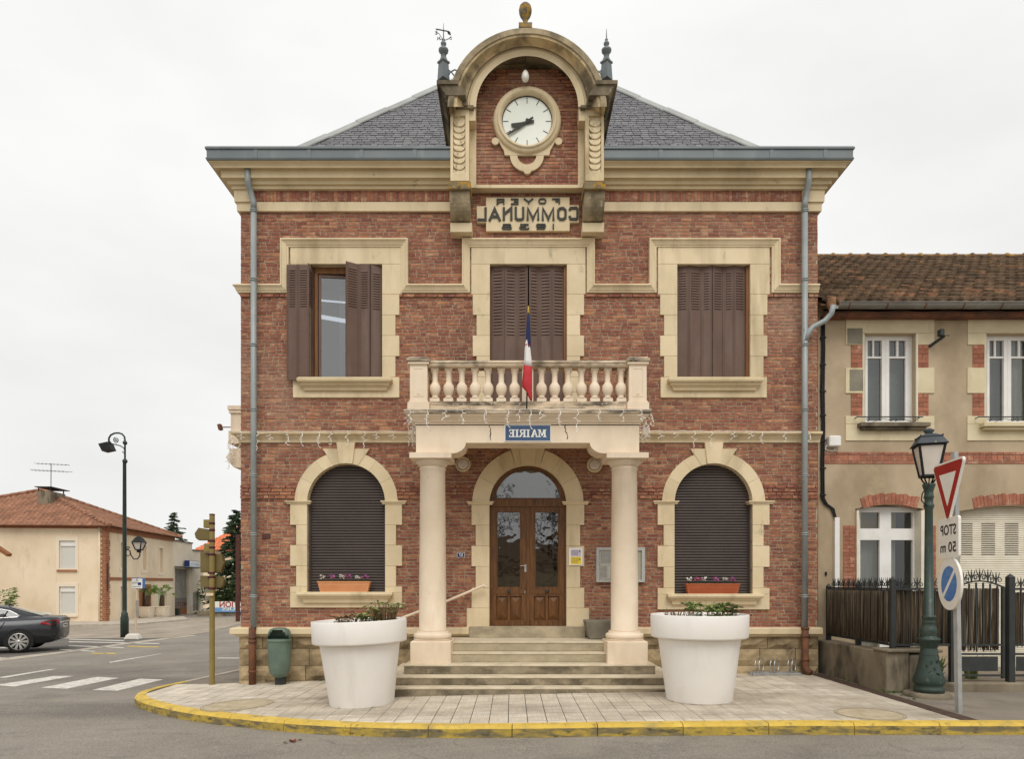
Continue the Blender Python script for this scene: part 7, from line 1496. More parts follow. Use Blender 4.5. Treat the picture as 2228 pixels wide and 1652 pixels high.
tri = lambda f, dz=0: [(-s_ * f, hT * .42 * f + dz), (s_ * f, hT * .42 * f + dz), (0, -hT * .58 * f + dz)]
U = Vector((math.cos(th), -math.sin(th), 0)); TR = plate('give_way_sign', rpoly(tri(1), .045), cT, 0, .03, 'signwhite', SP); plate('red_border', rpoly(tri(.93), .035), cT, .0301, .032, 'red', TR); plate('white_field', rpoly(tri(.52, .01), .004), cT, .0321, .034, 'signwhite', TR)
th = R(101); U = Vector((math.cos(th), -math.sin(th), 0)); Nn = Vector((-math.sin(th), -math.cos(th), 0)); z0_, z1_ = Z(1215, Yp_), Z(1126, Yp_); zc_ = (z0_ + z1_) / 2; cP = Vector((pole_x(zc_), Yp_, zc_)) + Nn * .06; hh = (z1_ - z0_) / 2
ST = plate('distance_plate', rpoly([(-.29, -hh), (.29, -hh), (.29, hh), (-.29, hh)], .04), cP, 0, .03, 'signwhite', SP)
m_ = MB(); put_text(m_, 'STOP', .46, .135, cP + Nn * .032 + Wv * .10, U, Wv, bold=.02); put_text(m_, '50 m', .46, .135, cP + Nn * .032 - Wv * .12, U, Wv, bold=.02); m_.build('lettering', M['print_'], ST, recalc=False)
zc_ = Z(1271, Yp_); cD = Vector((pole_x(zc_), Yp_, zc_)) + Nn * .06; circ = lambda r: [(r * math.cos(2 * math.pi * k / 40), r * math.sin(2 * math.pi * k / 40)) for k in range(40)]
DS = plate('no_parking_disc', circ(.335), cD, 0, .03, 'signwhite', SP); plate('blue_field', circ(.225), cD, .0301, .032, 'bluedisc', DS)
plate('diagonal_bar', [(-.185, -.15), (-.15, -.185), (.185, .15), (.15, .185)], cD, .0321, .034, 'signwhite', DS)
# weeds along joints
g = random.Random(31)
def weeds(name, spots, seed):
    g = random.Random(seed); m_ = MB(); random.seed(seed)
    for x, y, n in spots:
        for k in range(n):
            a = g.uniform(0, 6.28); m_.leaf((x + g.uniform(-.09, .09), y + g.uniform(-.03, .03), zp(x) + .002), (math.cos(a), math.sin(a), g.uniform(.2, 1.4)), g.uniform(.008, .018), g.uniform(.03, .07), 0)
    o = m_.build(name, M['grass'], kind='stuff', recalc=False); return o
weeds('weeds', [(5.62 + g.uniform(-.05, .02), yy, 9) for yy in (10.3, 10.32, 10.36, 10.2, 10.9, 11.4, 11.9, 9.6, 9.9)] + [(5.66, 10.2, 30), (5.8, 10.2, 24)] + [(-3.4, 12.3, 10), (-2.6, 12.3, 8), (-1.98, 10.9, 6), (-5.45, 12.42, 8), (4.0, 12.2, 8), (2.5, 11.9, 8)], 5)
m_ = MB()
for k in range(7):
    x, y = gp(625 + 22 * g.random(), 1588 + 4 * g.random() + 26, zr); m_.leaf((x, y, zr(x) + .01), (g.uniform(-1, 1), g.uniform(-1, 1), .2), .05, .08, 0)
m_.build('fallen_leaves', mat('redleaf', '#8a4028', '#5f2f20', 30, rough=.9), kind='stuff', recalc=False)
# ------------------------------------------------------------------ across the side street: rendered house (local frame: x along its front, y along its side)
hx, hy = X(229, 38.5), 38.5; ha = math.atan2(.084, .9965); HZ = zr(hx)
HO = thing('corner_house', 'cream rendered house with red tile hip roof and brick quoin strip', 'house', (hx, hy, 0), rz=ha)
ex_, ey_ = Vector((math.cos(ha), math.sin(ha), 0)), Vector((-math.sin(ha), math.cos(ha), 0)); O_ = Vector((hx, hy, 0))
def onfront(px, py):                                   # -> local x, z on the front (local y = 0)
    d = Vector(((px - 1114) / S, 1, (1270 - py) / S)); t = O_.dot(ey_) / d.dot(ey_); p = d * t; return (p - O_).dot(ex_), H + p.z
def onside(px, py):                                    # -> local y, z on the side (local x = 0)
    d = Vector(((px - 1114) / S, 1, (1270 - py) / S)); t = O_.dot(ex_) / d.dot(ex_); p = d * t; return (p - O_).dot(ey_), H + p.z
side_len = onside(376, 1200)[0]; fw = 12.6; ez_ = 4.95; zb0 = HZ - .6
fw_ = [onfront(129, 1177) + onfront(164, 1238), onfront(129, 1277) + onfront(164, 1337)]
def fbox(m, q, y0, y1, grow=0): m.box(q[0] - grow, q[2] + grow, y0, y1, q[3] - grow, q[1] + grow)
def holed(m, u0, u1, z0_, z1_, holes_, put):
    zs_ = sorted({z0_, z1_} | {h[2] for h in holes_} | {h[3] for h in holes_})
    for a, b_ in zip(zs_, zs_[1:]):
        u = u0
        for c0, c1 in sorted((h[0], h[1]) for h in holes_ if h[2] < b_ - 1e-6 and h[3] > a + 1e-6) + [(u1, u1)]:
            if c0 > u: put(u, c0, a, b_)
            u = c1
m_ = MB(); FH = [(q[0], q[2], q[3], q[1]) for q in fw_]
holed(m_, -fw, 0, zb0, ez_, FH, lambda a, b_, c, d: m_.box(a, b_, 0, .3, c, d))
SD = []
for px0, px1, py0, py1 in ((309, 318, 1187, 1241), (346.5, 354.5, 1193, 1246), (262, 269, 1181, 1236), (308, 322, 1281, 1352), (343, 362, 1287, 1331), (262, 268, 1277, 1338)):
    y0, z1_ = onside(px0, (py0)); y1, _ = onside(px1, py0); _, z0_ = onside(px0, py1); SD.append((y0, y1, z0_, z1_))
holed(m_, 0.3, side_len, zb0, ez_, SD, lambda a, b_, c, d: m_.box(-.3, 0, a, b_, c, d)); m_.box(-fw, -fw + .3, .3, side_len, zb0, ez_); m_.box(-fw + .3, -.3, side_len - .3, side_len, zb0, ez_); m_.build('wall', M['hwall'], HO, local=True)
for q in fw_:
    m_ = MB(); g_ = .16
    for b_ in ((q[0] - g_, q[0], q[3] - g_, q[1] + g_ * 1.3), (q[2], q[2] + g_, q[3] - g_, q[1] + g_ * 1.3), (q[0], q[2], q[1], q[1] + g_ * 1.3), (q[0], q[2], q[3] - g_, q[3])): m_.box(b_[0], b_[1], -.03, .02, b_[2], b_[3])
    W = m_.build('window_surround', M['htrim'], HO, local=True)
    m_ = MB(); m_.box(q[0] - .1, q[2] + .1, -.09, -.031, q[3] - .16, q[3] - .06); m_.build('sill', M['hbrick'] if q is fw_[0] else M['htrim'], W, local=True)
    m_ = MB(); m_.box(q[0] + .02, q[2] - .02, .06, .22, q[1] - .3, q[1] - .005)
    m_.box(q[0], q[0] + .05, .09, .16, q[3], q[1] - .3); m_.box(q[2] - .05, q[2], .09, .16, q[3], q[1] - .3); SHB = m_.build('shutter_box', M['whitepaint'], W, local=True)
    z = q[3]; m_ = MB()
    while z < q[1] - .3: m_.box(q[0] + .05, q[2] - .05, .12, .14, z + .004, z + .05); z += .054
    m_.box(q[0] + .05, q[2] - .05, .135, .15, q[3], q[1] - .3); m_.build('roller_slats', mat('roll', '#d9d8d0', rough=.6), W, local=True)
for k, q in enumerate(SD):
    m_ = MB(); t_ = .12
    if k != 3:
        for b_ in ((q[0] - t_, q[0], q[2] - t_, q[3] + t_), (q[1], q[1] + t_, q[2] - t_, q[3] + t_), (q[0], q[1], q[3], q[3] + t_), (q[0] - t_, q[1] + t_, q[2] - t_ - .06, q[2])): m_.box(-.02, .03 if b_[2] < q[2] - t_ else .02, b_[0], b_[1], b_[2], b_[3])
        W = m_.build('window_surround', M['htrim'], HO, local=True)
        m_ = MB(); m_.box(-.2, -.16, q[0], q[1], q[2], q[3]); m_.build('roller_shutter' if k < 3 else 'pane', M['htrim'] if k in (0, 1, 2, 5) else M['carglass'], W, local=True)
        if k == 4: m_ = MB(); m_.box(-.14, -.12, q[0] + .3, q[1], q[2], q[3]); m_.build('blind', mat('gblind', '#c5c9ac', rough=.8), W, local=True)
    else:
        for b_ in ((q[0] - .35, q[0], q[2], q[3] + .25), (q[1], q[1] + .35, q[2], q[3] + .25), (q[0], q[1], q[3], q[3] + .25)): m_.box(-.02, .05, *b_)
        W = m_.build('door_surround', M['hbrick'], HO, local=True); m_ = MB(); m_.box(-.24, -.2, q[0], q[1], q[2], q[3]); m_.build('door', mat('hdoor', '#4a3020', rough=.7), W, local=True)
m_ = MB(); _, zb1 = onside(300, 1261); m_.box(.001, .04, .5, side_len, zb1 - .09, zb1 + .09); m_.build('band', M['hbrick'], HO, local=True)
m_ = MB(); x0_, _ = onfront(231, 1250)
nq = 46; g = random.Random(6)
for k in range(nq):
    z0_ = zb0 + .3 + (ez_ - zb0 - .3) * k / nq; m_.box(-.02, .03, -.03, g.choice((.42, .5)), z0_ + .008, z0_ + (ez_ - zb0 - .3) / nq - .006); m_.box(-.16 - .08 * (k % 2), -.021, -.03, .01, z0_ + .008, z0_ + (ez_ - zb0 - .3) / nq - .006)
m_.build('quoin_bricks', M['hbrick'], HO, local=True)
m_ = MB(); xx = -.28; m_.tube([(xx, -.07, ez_ - .05), (xx, -.07, zb0 + .6)], .055, 8); m_.build('rainwater_pipe', M['hwall'], HO, local=True); m_ = MB(); m_.box(.055, .09, .12, .18, 1.3, 2.9); m_.build('wall_tie', M['iron'], HO, local=True)
m_ = MB(); m_.box(-fw - .1, .02, -.06, .0 - .002, ez_ - .12, ez_ + .03); m_.box(.021, .09, .02, side_len, ez_ - .28, ez_ + .02); m_.build('eaves_cornice', M['hbrick'], HO, local=True)
# hip roof with tile courses
ov = .45; apx_, apy_ = -fw / 2, side_len / 2; apz_ = 7.5
crn = [(-fw - ov, -ov), (ov, -ov), (ov, side_len + ov), (-fw - ov, side_len + ov)]
m_ = MB(); m_.add([(x, y, ez_) for x, y in crn] + [(apx_ + .3, apy_, apz_)], [(0, 1, 4), (1, 2, 4), (2, 3, 4), (3, 0, 4)]); HR = m_.build('roof', M['htile'], HO, local=True, recalc=False)
ht_ = MB(); wv = .27; n = 6
ht_.add([(-wv / 2 + wv * k / n, 0, .05 * abs(math.sin(math.pi * k / n)) + .025) for k in range(n + 1)] + [(-wv / 2 + wv * k / n, .46, .05 * abs(math.sin(math.pi * k / n)) + .0) for k in range(n + 1)] + [(-wv / 2 + wv * k / n, 0, 0) for k in range(n + 1)], [(k, k + 1, n + 2 + k, n + 1 + k) for k in range(n)] + [(2 * n + 2 + k, 2 * n + 3 + k, k + 1, k) for k in range(n)], True); HT = ht_.mesh('roof_tile', M['htile'], False)
htv = [v.co.copy() for v in HT.vertices]; htf = [tuple(p.vertices) for p in HT.polygons]
AP = Vector((apx_ + .3, apy_, apz_)); rest = MB(); cand = []
for e0, e1 in ((0, 1), (1, 2)):
    a, b_ = Vector((*crn[e0], ez_)), Vector((*crn[e1], ez_)); u = (b_ - a).normalized(); n_ = (b_ - a).cross(AP - a).normalized(); n_ = n_ if n_.z > 0 else -n_; v = n_.cross(u); v = v if v.z > 0 else -v
    L_ = (b_ - a).length; ta = (AP - a).dot(u); hgt = (AP - a).dot(v); s = 0
    while s < hgt - .3:
        f_ = s / hgt; u0, u1 = ta * f_, L_ - (L_ - ta) * f_; x = u0 + wv / 2
        while x < u1: cand.append((e0, s, a + u * x + v * s, u, v, n_)); x += wv
        s += .37
def scr(p):
    wpt = O_ + ex_ * p.x + ey_ * p.y; return 1114 + wpt.x / wpt.y * S
vis = [k for k, q in enumerate(cand) if q[0] == 0 and scr(q[2]) > 0]; ks = set(vis[:300])
for k, (e0, s, p, u, v, n_) in enumerate(cand):
    Mx = Matrix((u, v, n_)).transposed()
    if k in ks: o = link('roof_tile', HT, HR); o.matrix_basis = Matrix.Translation(p) @ Mx.to_4x4()
    else: rest.add([Mx @ q + p for q in htv], htf, True)
rest.build('tiling', M['htile'], HR, local=True, kind='stuff', recalc=False)
for c in (0, 1, 2):
    a = Vector((*crn[c], ez_ + .06)); m_ = MB(); n = 22
    for k in range(n): p, q = a.lerp(AP + Vector((0, 0, .08)), k / n), a.lerp(AP + Vector((0, 0, .08)), (k + 1.1) / n); m_.tube([p, q + Vector((0, 0, .02))], [.13, .10], 6)
    m_.build('hip_tiles', M['htile'], HR, local=True)
# chimney, aerial
cx0, cz0 = onfront(83, 1110); cyy = 2.6
m_ = MB(); kx = lambda px: ((px - 1114) * (hy + cyy) / S - hx) / ex_.x + .0 + .45; kz = lambda py: Z(py, hy + cyy)
m_.box(kx(86), kx(112), cyy - .1, cyy + 1.5, kz(1116), kz(1071)); CH = m_.build('chimney', M['concrete'], HO, local=True); m_ = MB()
m_.box(kx(83), kx(118), cyy - .25, cyy + 1.7, kz(1063.5), kz(1062)); 
for px in (87, 110.5):
    for y in (cyy - .05, cyy + 1.35): m_.box(kx(px - .8), kx(px + .8), y, y + .06, kz(1071), kz(1063.5))
m_.build('chimney_cap', M['iron'], CH, local=True)
m_ = MB(); ya = cyy + .2; m_.tube([(kx(107.5), ya, kz(1090)), (kx(108), ya, kz(1010))], .022, 5); m_.bar((kx(76), ya, kz(1010.5)), (kx(145), ya, kz(1013)), .02); m_.bar((kx(67), ya, kz(1025)), (kx(152), ya, kz(1028)), .02)
for k in range(9):
    px = 78 + k * 8; m_.bar((kx(px), ya - .25, kz(1010.6 + (px - 76) * .036)), (kx(px), ya + .25, kz(1010.6 + (px - 76) * .036)), .012); m_.bar((kx(px - 6), ya - .35, kz(1025 + (px - 76) * .036)), (kx(px - 6), ya + .35, kz(1025 + (px - 76) * .036)), .012)
m_.build('aerial', M['iron'], CH, local=True)
# garage beyond the house, in the same line
def sidept(px, py): y, z = onside(px, py); return y, z
g0, g1, g2 = side_len + .02, onside(418, 1200)[0], onside(442, 1200)[0]
GR = thing('garage', 'pale rendered garage with tall corrugated door and blue lettered sign', 'garage', (hx, hy, 0), rz=ha)
zt1_ = onside(378, 1178)[1]; zt2_ = onside(419, 1199)[1]; d0, dz0 = onside(380.5, 1347); d1, dz1 = onside(411, 1238); zmid = onside(395, 1303)[1]; zlow = onside(395, 1323)[1]
w0_, wz0 = onside(420, 1331); w1_, wz1 = onside(436.5, 1289)
m_ = MB()
holed(m_, g0, g1, zb0, zt1_, [(d0, d1, zb0, dz1)], lambda a, b_, c, d: m_.box(-.3, 0, a, b_, c, d)); holed(m_, g1, g2, zb0, zt2_, [(w0_, w1_, wz0, wz1)], lambda a, b_, c, d: m_.box(-.3, 0, a, b_, c, d)); m_.box(-9, -.3, g2 - .3, g2, zb0, zt2_); m_.box(-9, -.3, g1 - .3, g1, zt2_, zt1_)
m_.build('wall', M['gwall'], GR, local=True)
m_ = MB(); m_.box(-.35, .06, g0, g1 + .05, zt1_ + .002, zt1_ + .1); m_.box(-.35, .06, g1 + .06, g2 + .05, zt2_ + .002, zt2_ + .1); m_.build('parapet_cap', M['concrete'], GR, local=True)
m_ = MB(); n = 22
for k in range(n):
    a, b_ = d0 + (d1 - d0) * k / n, d0 + (d1 - d0) * (k + 1) / n; m_.box(-.2, -.13 - .06 * (k % 2), a, b_, zmid, dz1 - .02)
m_.build('corrugated_panel', M['sheetmetal'], GR, local=True)
m_ = MB(); m_.box(-.2, -.15, d0, d1, zlow + .003, zmid - .003); UP = m_.build('door_upper', M['greydoor'], GR, local=True)
for k in range(4): a, b_ = d0 + (d1 - d0) * k / 4 + .02, d0 + (d1 - d0) * (k + 1) / 4 - .02; m_ = MB(); m_.box(-.2, -.14, a, b_, zb0 + .1, zlow); m_.build('door_board', M['rustdoor'], GR, local=True)
m_ = MB(); put_text(m_, 'MOTO', (d1 - d0) * .96, (zmid - zlow) * .5, (-.145, (d0 + d1) / 2, (zmid + zlow) / 2 - .1), (0, 1, 0), (0, 0, 1), bold=.01); m_.build('lettering', mat('faded', '#7a4440', rough=.8), GR, local=True, recalc=False)
m_ = MB(); m_.box(.0, .7, d0 - .1, d1 + .6, dz1 + .05, dz1 + .12); m_.build('canopy', M['zinc'], GR, local=True)
s0, sz1 = onside(398, 1220); s1, sz0 = onside(421, 1238); m_ = MB(); ysg = (s0 + s1) / 2
GSN = thing('garage_sign', 'white and blue garage name sign on the wall above the tall door', 'sign', tuple(O_ + ex_ * .3 + ey_ * ysg + Vector((0, 0, sz0))), rz=ha)
m_ = MB(); m_.box(.1, .45, s0, s1, sz0, sz1); OFF = (O_ + ex_ * .3 + ey_ * ysg)
def shift(mb): mb.v = [(v[0] - .3, v[1] - ysg, v[2] - sz0) for v in mb.v]; return mb
shift(m_).build('case', M['navy'], GSN, local=True); m_ = MB(); m_.box(.4501, .46, s0 + .08, s1 - .02, sz0 + .03, sz1 - .03); shift(m_).build('face', M['enamel'], GSN, local=True)
m_ = MB(); put_text(m_, 'Garage Galy', (s1 - s0) * .84, (sz1 - sz0) * .55, (.4615, ysg + .03, (sz0 + sz1) / 2), (0, 1, 0), (0, 0, 1), bold=.02); shift(m_).build('lettering', M['skyblue'], GSN, local=True, recalc=False)
m_ = MB(); m_.box(-.2, -.16, w0_, w1_, wz0, wz1); m_.build('shop_window', M['carglass'], GR, local=True); m_ = MB(); m_.box(.0, .08, w0_ - .1, w1_ + .4, wz0 - .1, wz0); m_.build('sill', M['htrim'], GR, local=True)
pb_, pz1 = onside(412.5, 1291); pb2, pz0 = onside(416.5, 1320); m_ = MB(); m_.box(.001, .02, pb_, pb2, pz0, pz1); PBD = m_.build('price_board', M['enamel'], GR, local=True); m_ = MB()
for k in range(8): z = pz1 - (pz1 - pz0) * (k + .5) / 8; m_.box(.021, .023, pb_ + .15, pb2 - .15, z - .04, z + .04)
m_.build('board_print', M['print_'], PBD, local=True)
xm, zm_ = onside(385, 1325); m_ = MB(); m_.box(-.14, .1, xm, xm + .35, zm_ - .5, zm_); m_.build('letter_box', M['darkgreen'], GR, local=True)

# tubs with small palms
def tub_palm(px, py, lean_, label, seed):
    x, y = gp(px, py); z = zr(x) + .12; g = random.Random(seed); t = thing('palm_tub', 'square cream ribbed tub ' + label, 'planter', (x, y, z), 'square tubs along the house wall')
    m_ = MB(); hw = .36; h = .62
    m_.add([(x + a * hw * .86, y + b_ * hw * .86, z) for a, b_ in ((-1, -1), (1, -1), (1, 1), (-1, 1))] + [(x + a * hw, y + b_ * hw, z + h) for a, b_ in ((-1, -1), (1, -1), (1, 1), (-1, 1))], [(0, 3, 2, 1), (4, 5, 6, 7), (0, 1, 5, 4), (1, 2, 6, 5), (2, 3, 7, 6), (3, 0, 4, 7)]); m_.box(x - hw - .03, x + hw + .03, y - hw - .03, y + hw + .03, z + h, z + h + .06)
    m_.build('tub', M['htrim'], t); m_ = MB()
    for k in range(8): xx = x - hw * .8 + k * hw * .23; m_.box(xx, xx + .04, y - hw - .015, y - hw * .8, z + .1, z + h - .04)
    m_.build('ribs', M['htrim'], t)
    p = thing('palm', 'small palm growing in the square tub ' + label, 'palm', (x, y, z + h), 'palms in square tubs'); m_ = MB(); tp = (x + lean_, y, z + h + .75); m_.tube([(x, y, z + h - .1), (x + lean_ * .4, y, z + h + .45), tp], [.17, .15, .13], 7); m_.build('trunk', M['bark'], p)
    m_ = MB()
    for k in range(15):
        a = g.uniform(0, 6.28); el = g.uniform(.1, 1.2); d = Vector((math.cos(a) * math.cos(el), math.sin(a) * math.cos(el), math.sin(el))); q = Vector(tp); e_ = q + d * .5
        m_.tube([q, q.lerp(e_, .6), e_], [.012, .01, .006], 3)
        for j in range(6):
            f2 = (d + Vector((g.uniform(-.5, .5), g.uniform(-.5, .5), g.uniform(-.4, .3)))).normalized(); random.seed(seed + k * 9 + j); m_.leaf(e_, f2, .05, g.uniform(.3, .45), 0, .25)
    m_.build('crown', M['palm'], p, recalc=False)
tub_palm(319, 1348.5, .12, 'beside the brick framed door', 3); tub_palm(352, 1347, .04, 'under the shop window', 5)

# ------------------------------------------------------------------ farther back: orange roofed house, spruces, banner, walls
Yo = 62; OH = thing('far_house', 'distant cream house with bright orange tile roof behind the spruce', 'house', (X(480, Yo), Yo, zr(-25)))
ox = lambda p: X(p, Yo); oz = lambda p: Z(p, Yo); m_ = MB(); m_.box(ox(432), ox(560), Yo, Yo + 8, zr(-25), oz(1198)); m_.build('wall', M['hwall'], OH)
m_ = MB(); m_.add([(ox(428), Yo - .5, oz(1199)), (ox(566), Yo - .5, oz(1199)), (ox(540), Yo + 4, oz(1140)), (ox(481), Yo + 4, oz(1140)), (ox(428), Yo + 8.5, oz(1199)), (ox(566), Yo + 8.5, oz(1199))], [(0, 1, 2, 3), (0, 3, 4), (1, 5, 2), (4, 3, 2, 5)]); OR = m_.build('roof', M['orange'], OH, recalc=False)
m_ = MB(); a = Vector((0, Yo - .5, oz(1199))); b_ = Vector((0, Yo + 4, oz(1140)))
for r in range(12):
    t0_, t1_ = r / 12, (r + 1.15) / 12
    xl0, xr0 = ox(428) + (ox(481) - ox(428)) * t0_, ox(566) + (ox(540) - ox(566)) * t0_; x = xl0
    while x < xr0:
        p0, p1 = a.lerp(b_, t0_), a.lerp(b_, t1_); m_.add([(x, p0.y, p0.z + .06), (x + .12, p0.y, p0.z + .14), (x + .24, p0.y, p0.z + .06), (x, p1.y, p1.z + .02), (x + .12, p1.y, p1.z + .1), (x + .24, p1.y, p1.z + .02)], [(0, 1, 4, 3), (1, 2, 5, 4), (0, 2, 1)], True); x += .25
m_.build('roof_tiles', M['orange'], OR, kind='stuff', recalc=False)
def spruce(px, ptop, pbase, Yt, wpx, label, seed, dens):
    g = random.Random(seed); x = X(px, Yt); z0_ = zr(x); zt_ = Z(ptop, Yt); h = zt_ - z0_; rmax = wpx * Yt / S / 2; t = thing('spruce_tree', label, 'tree', (x, Yt, z0_), 'dark spruces behind the garage'); m_ = MB(); m_.tube([(x, Yt, z0_), (x, Yt, z0_ + h * .6), (x, Yt, zt_ - .1)], [.2, .12, .02], 7); m_.build('trunk', M['bark'], t); m_ = MB(); n = int(dens * 7)
    for k in range(n):
        f_ = (k + g.random()) / n; z = z0_ + h * (.12 + .86 * f_); L_ = rmax * (1 - f_) ** .8 * g.uniform(.65, 1.12) + .12
        for b_i in range(4):
            a = g.uniform(0, 6.28); L_ = rmax * (1 - f_) ** .8 * g.uniform(.4, 1.15) + .1; d = Vector((math.cos(a), math.sin(a), g.uniform(-.4, .1) + .25 * f_)); p = Vector((x, Yt, z)); s = .18
            while s < 1:
                q = p + d * (L_ * s) + Vector((0, 0, -.22 * L_ * s * s + .08 * L_ * s ** 3)); wd = (.24 * L_ * (1.1 - s) + .08) * g.uniform(.5, 1.2)
                for sg in (-1, 1):
                    side = Vector((-d.y, d.x, -.35)) * sg; side.z = -.25; e_ = q + (side.normalized() * wd + d * .25); nn = Vector((g.uniform(-.05, .05), g.uniform(-.05, .05), .05)); m_.add([q + nn, q + d * .14, e_ + Vector((0, 0, g.uniform(-.12, .02))), q - Vector((0, 0, .10))], [(0, 1, 2), (0, 2, 3)])
                s += .15
    m_.build('crown', M['spruce'], t, recalc=False)
spruce(379, 1112, 1190, 75, 134, 'dark spruce rising behind the garage roof', 3, 9)
spruce(513, 1106, 1300, 52, 140, 'tall drooping spruce beside the brick corner of the town hall', 4, 12)
Yn_ = 46; BN = thing('banner', 'long banner with red mirrored letters over a blue strip on the low wall', 'banner', (X(500, Yn_), Yn_, Z(1332, Yn_))); bx0, bx1 = X(467, Yn_), X(575, Yn_); zz0, zz1 = Z(1332.5, Yn_), Z(1309.5, Yn_)
m_ = MB(); m_.box(bx0, bx1, Yn_, Yn_ + .03, zz0 + (zz1 - zz0) * .42, zz1); m_.build('white_field', M['enamel'], BN); m_ = MB(); m_.box(bx0, bx1, Yn_, Yn_ + .03, zz0, zz0 + (zz1 - zz0) * .419); m_.build('blue_field', M['bannerblue'], BN)
m_ = MB(); put_text(m_, 'PROMOTION', 3.05, .40, (X(527, Yn_), Yn_ - .01, zz0 + (zz1 - zz0) * .72), (1, 0, 0), (0, 0, 1), bold=.02); m_.build('lettering', M['red'], BN, recalc=False)
m_ = MB(); put_text(m_, 'MARQUES', 2.4, .22, (X(522, Yn_), Yn_ - .01, zz0 + (zz1 - zz0) * .24), (1, 0, 0), (0, 0, 1), bold=.02); m_.build('small_lettering', M['enamel'], BN, recalc=False)
m_ = MB(); m_.box(X(442, Yn_ + 1), X(600, Yn_ + 1), Yn_ + .1, Yn_ + .4, zr(-20) - .3, Z(1330, Yn_)); m_.build('boundary_wall', M['concrete'], label='low weathered wall carrying the banner', cat='wall')
m_ = MB(); g = random.Random(8)
for k in range(900): 
    p = (X(g.uniform(440, 530), Yn_ + 3), Yn_ + 3 + g.uniform(-1, 1), g.uniform(.2, 1.9)); a = g.uniform(0, 6.28); m_.leaf(p, (math.cos(a), math.sin(a), g.uniform(-.2, .7)), .22, .35)
m_.build('hedge', M['leaf_dk'], label='dark green hedge behind the banner', cat='hedge', recalc=False)
Yr_ = 38; xr2 = X(517.5, Yr_); m_ = MB(); m_.box(xr2 - .09, xr2 + .09, Yr_ - .09, Yr_ + .09, zr(xr2) - .1, Z(1164, Yr_)); m_.build('rusty_post', mat('rpost', '#5d3a33', '#4a2e2a', 5, rough=.9), label='rusty brown square post beside the tall spruce', cat='post')
weeds('grass', [(xr2 + g.uniform(-.6, .4), Yr_ + g.uniform(-.4, .3), 10) for k in range(8)], 9)

# ------------------------------------------------------------------ tall scroll lamp with side lantern, bus stop sign, concrete foot
Yt = 27.0; xt = X(271, Yt); zg = zr(xt); k_ = Yt / S; zq = lambda py: Z(py, Yt); xq = lambda px: X(px, Yt)
TL = thing('tall_street_lamp', 'tall dark green lamp post with scroll arm, floodlight and side lantern', 'street lamp', (xt, Yt, zg))
m_ = MB(); m_.lathe([(.15, zg), (.15, zq(1345)), (.125, zq(1340)), (.125, zq(1335)), (.085, zq(1333)), (.085, zq(1325)), (.065, zq(1007)), (.09, zq(1004)), (.03, zq(1000))], (xt, Yt, 0), 14); m_.build('post', M['darkgreen'], TL)
m_ = MB(); X0 = xq(272)
m_.tube([(X0, Yt, zq(1006)), (X0, Yt, zq(960)), (xq(271), Yt, zq(951)), (xq(266), Yt, zq(945)), (xq(258), Yt, zq(942.5)), (xq(249), Yt, zq(943)), (xq(241), Yt, zq(947)), (xq(237), Yt, zq(954)), (xq(237), Yt, zq(961))], .035, 7)
m_.tube([(X0, Yt, zq(981)), (xq(269), Yt, zq(975)), (xq(262), Yt, zq(970.5)), (xq(252), Yt, zq(968)), (xq(243), Yt, zq(966)), (xq(240), Yt, zq(962))], .022, 5)
m_.tube([(xq(253 + (6.2 - k * .26) * math.cos(k * .55 + 2)), Yt, zq(958 - (7 - k * .29) * math.sin(k * .55 + 2))) for k in range(22)], .018, 5)
for y, r in ((964, .09), (1004, .1)): m_.ball((X0, Yt, zq(y)), r, 8, 5)
m_.tube([(X0, Yt, zq(984)), (xq(269), Yt, zq(987)), (xq(266.5), Yt, zq(984)), (xq(269), Yt, zq(982))], .016, 5); m_.build('scroll_arm', M['darkgreen'], TL)
m_ = MB(); m_.prism([(xq(220), zq(968)), (xq(240), zq(963.5)), (xq(247), zq(980)), (xq(228), zq(984))], 'y', Yt - .2, Yt + .2); m_.bar((xq(238), Yt, zq(960)), (xq(236), Yt, zq(966)), .05); m_.build('floodlight', M['black'], TL)
m_ = MB(); m_.tube([(xq(273), Yt, zq(1199)), (xq(279), Yt, zq(1196)), (xq(283), Yt, zq(1200)), (xq(285), Yt, zq(1209)), (xq(291), Yt, zq(1217)), (xq(299), Yt, zq(1217)), (xq(304), Yt, zq(1210)), (xq(304.5), Yt, zq(1202))], .026, 6); m_.tube([(xq(273), Yt, zq(1206)), (xq(278), Yt, zq(1211)), (xq(283), Yt, zq(1208)), (xq(283), Yt, zq(1201))], .018, 5); m_.tube([(xq(279 + (3.8 - k * .25) * math.cos(k * .6)), Yt, zq(1193 - (3.8 - k * .25) * math.sin(k * .6))) for k in range(14)], .016, 5); m_.build('bracket', M['darkgreen'], TL)
xl2 = xq(302.5); sqr = lambda hw, z: [(xl2 + a * hw, Yt + b_ * hw, z) for a, b_ in ((-1, -1), (1, -1), (1, 1), (-1, 1))]
m_ = MB(); hb, ht = 5.2 * k_, 10 * k_
for k in range(4): m_.bar(sqr(hb, zq(1197))[k], sqr(ht, zq(1181))[k], .035); m_.bar(sqr(hb, zq(1197))[k], sqr(hb, zq(1197))[(k + 1) % 4], .04)
m_.add(sqr(ht * 1.15, zq(1181)) + sqr(ht * .62, zq(1172)), [(0, 3, 2, 1), (4, 5, 6, 7)] + [(k, (k + 1) % 4, 4 + (k + 1) % 4, 4 + k) for k in range(4)]); m_.add(sqr(ht * .66, zq(1171.9)) + sqr(.03, zq(1167)), [(k, (k + 1) % 4, 4 + (k + 1) % 4, 4 + k) for k in range(4)]); m_.box(xl2 - .06, xl2 + .06, Yt - .06, Yt + .06, zq(1203), zq(1197)); m_.build('lantern', M['black'], TL)
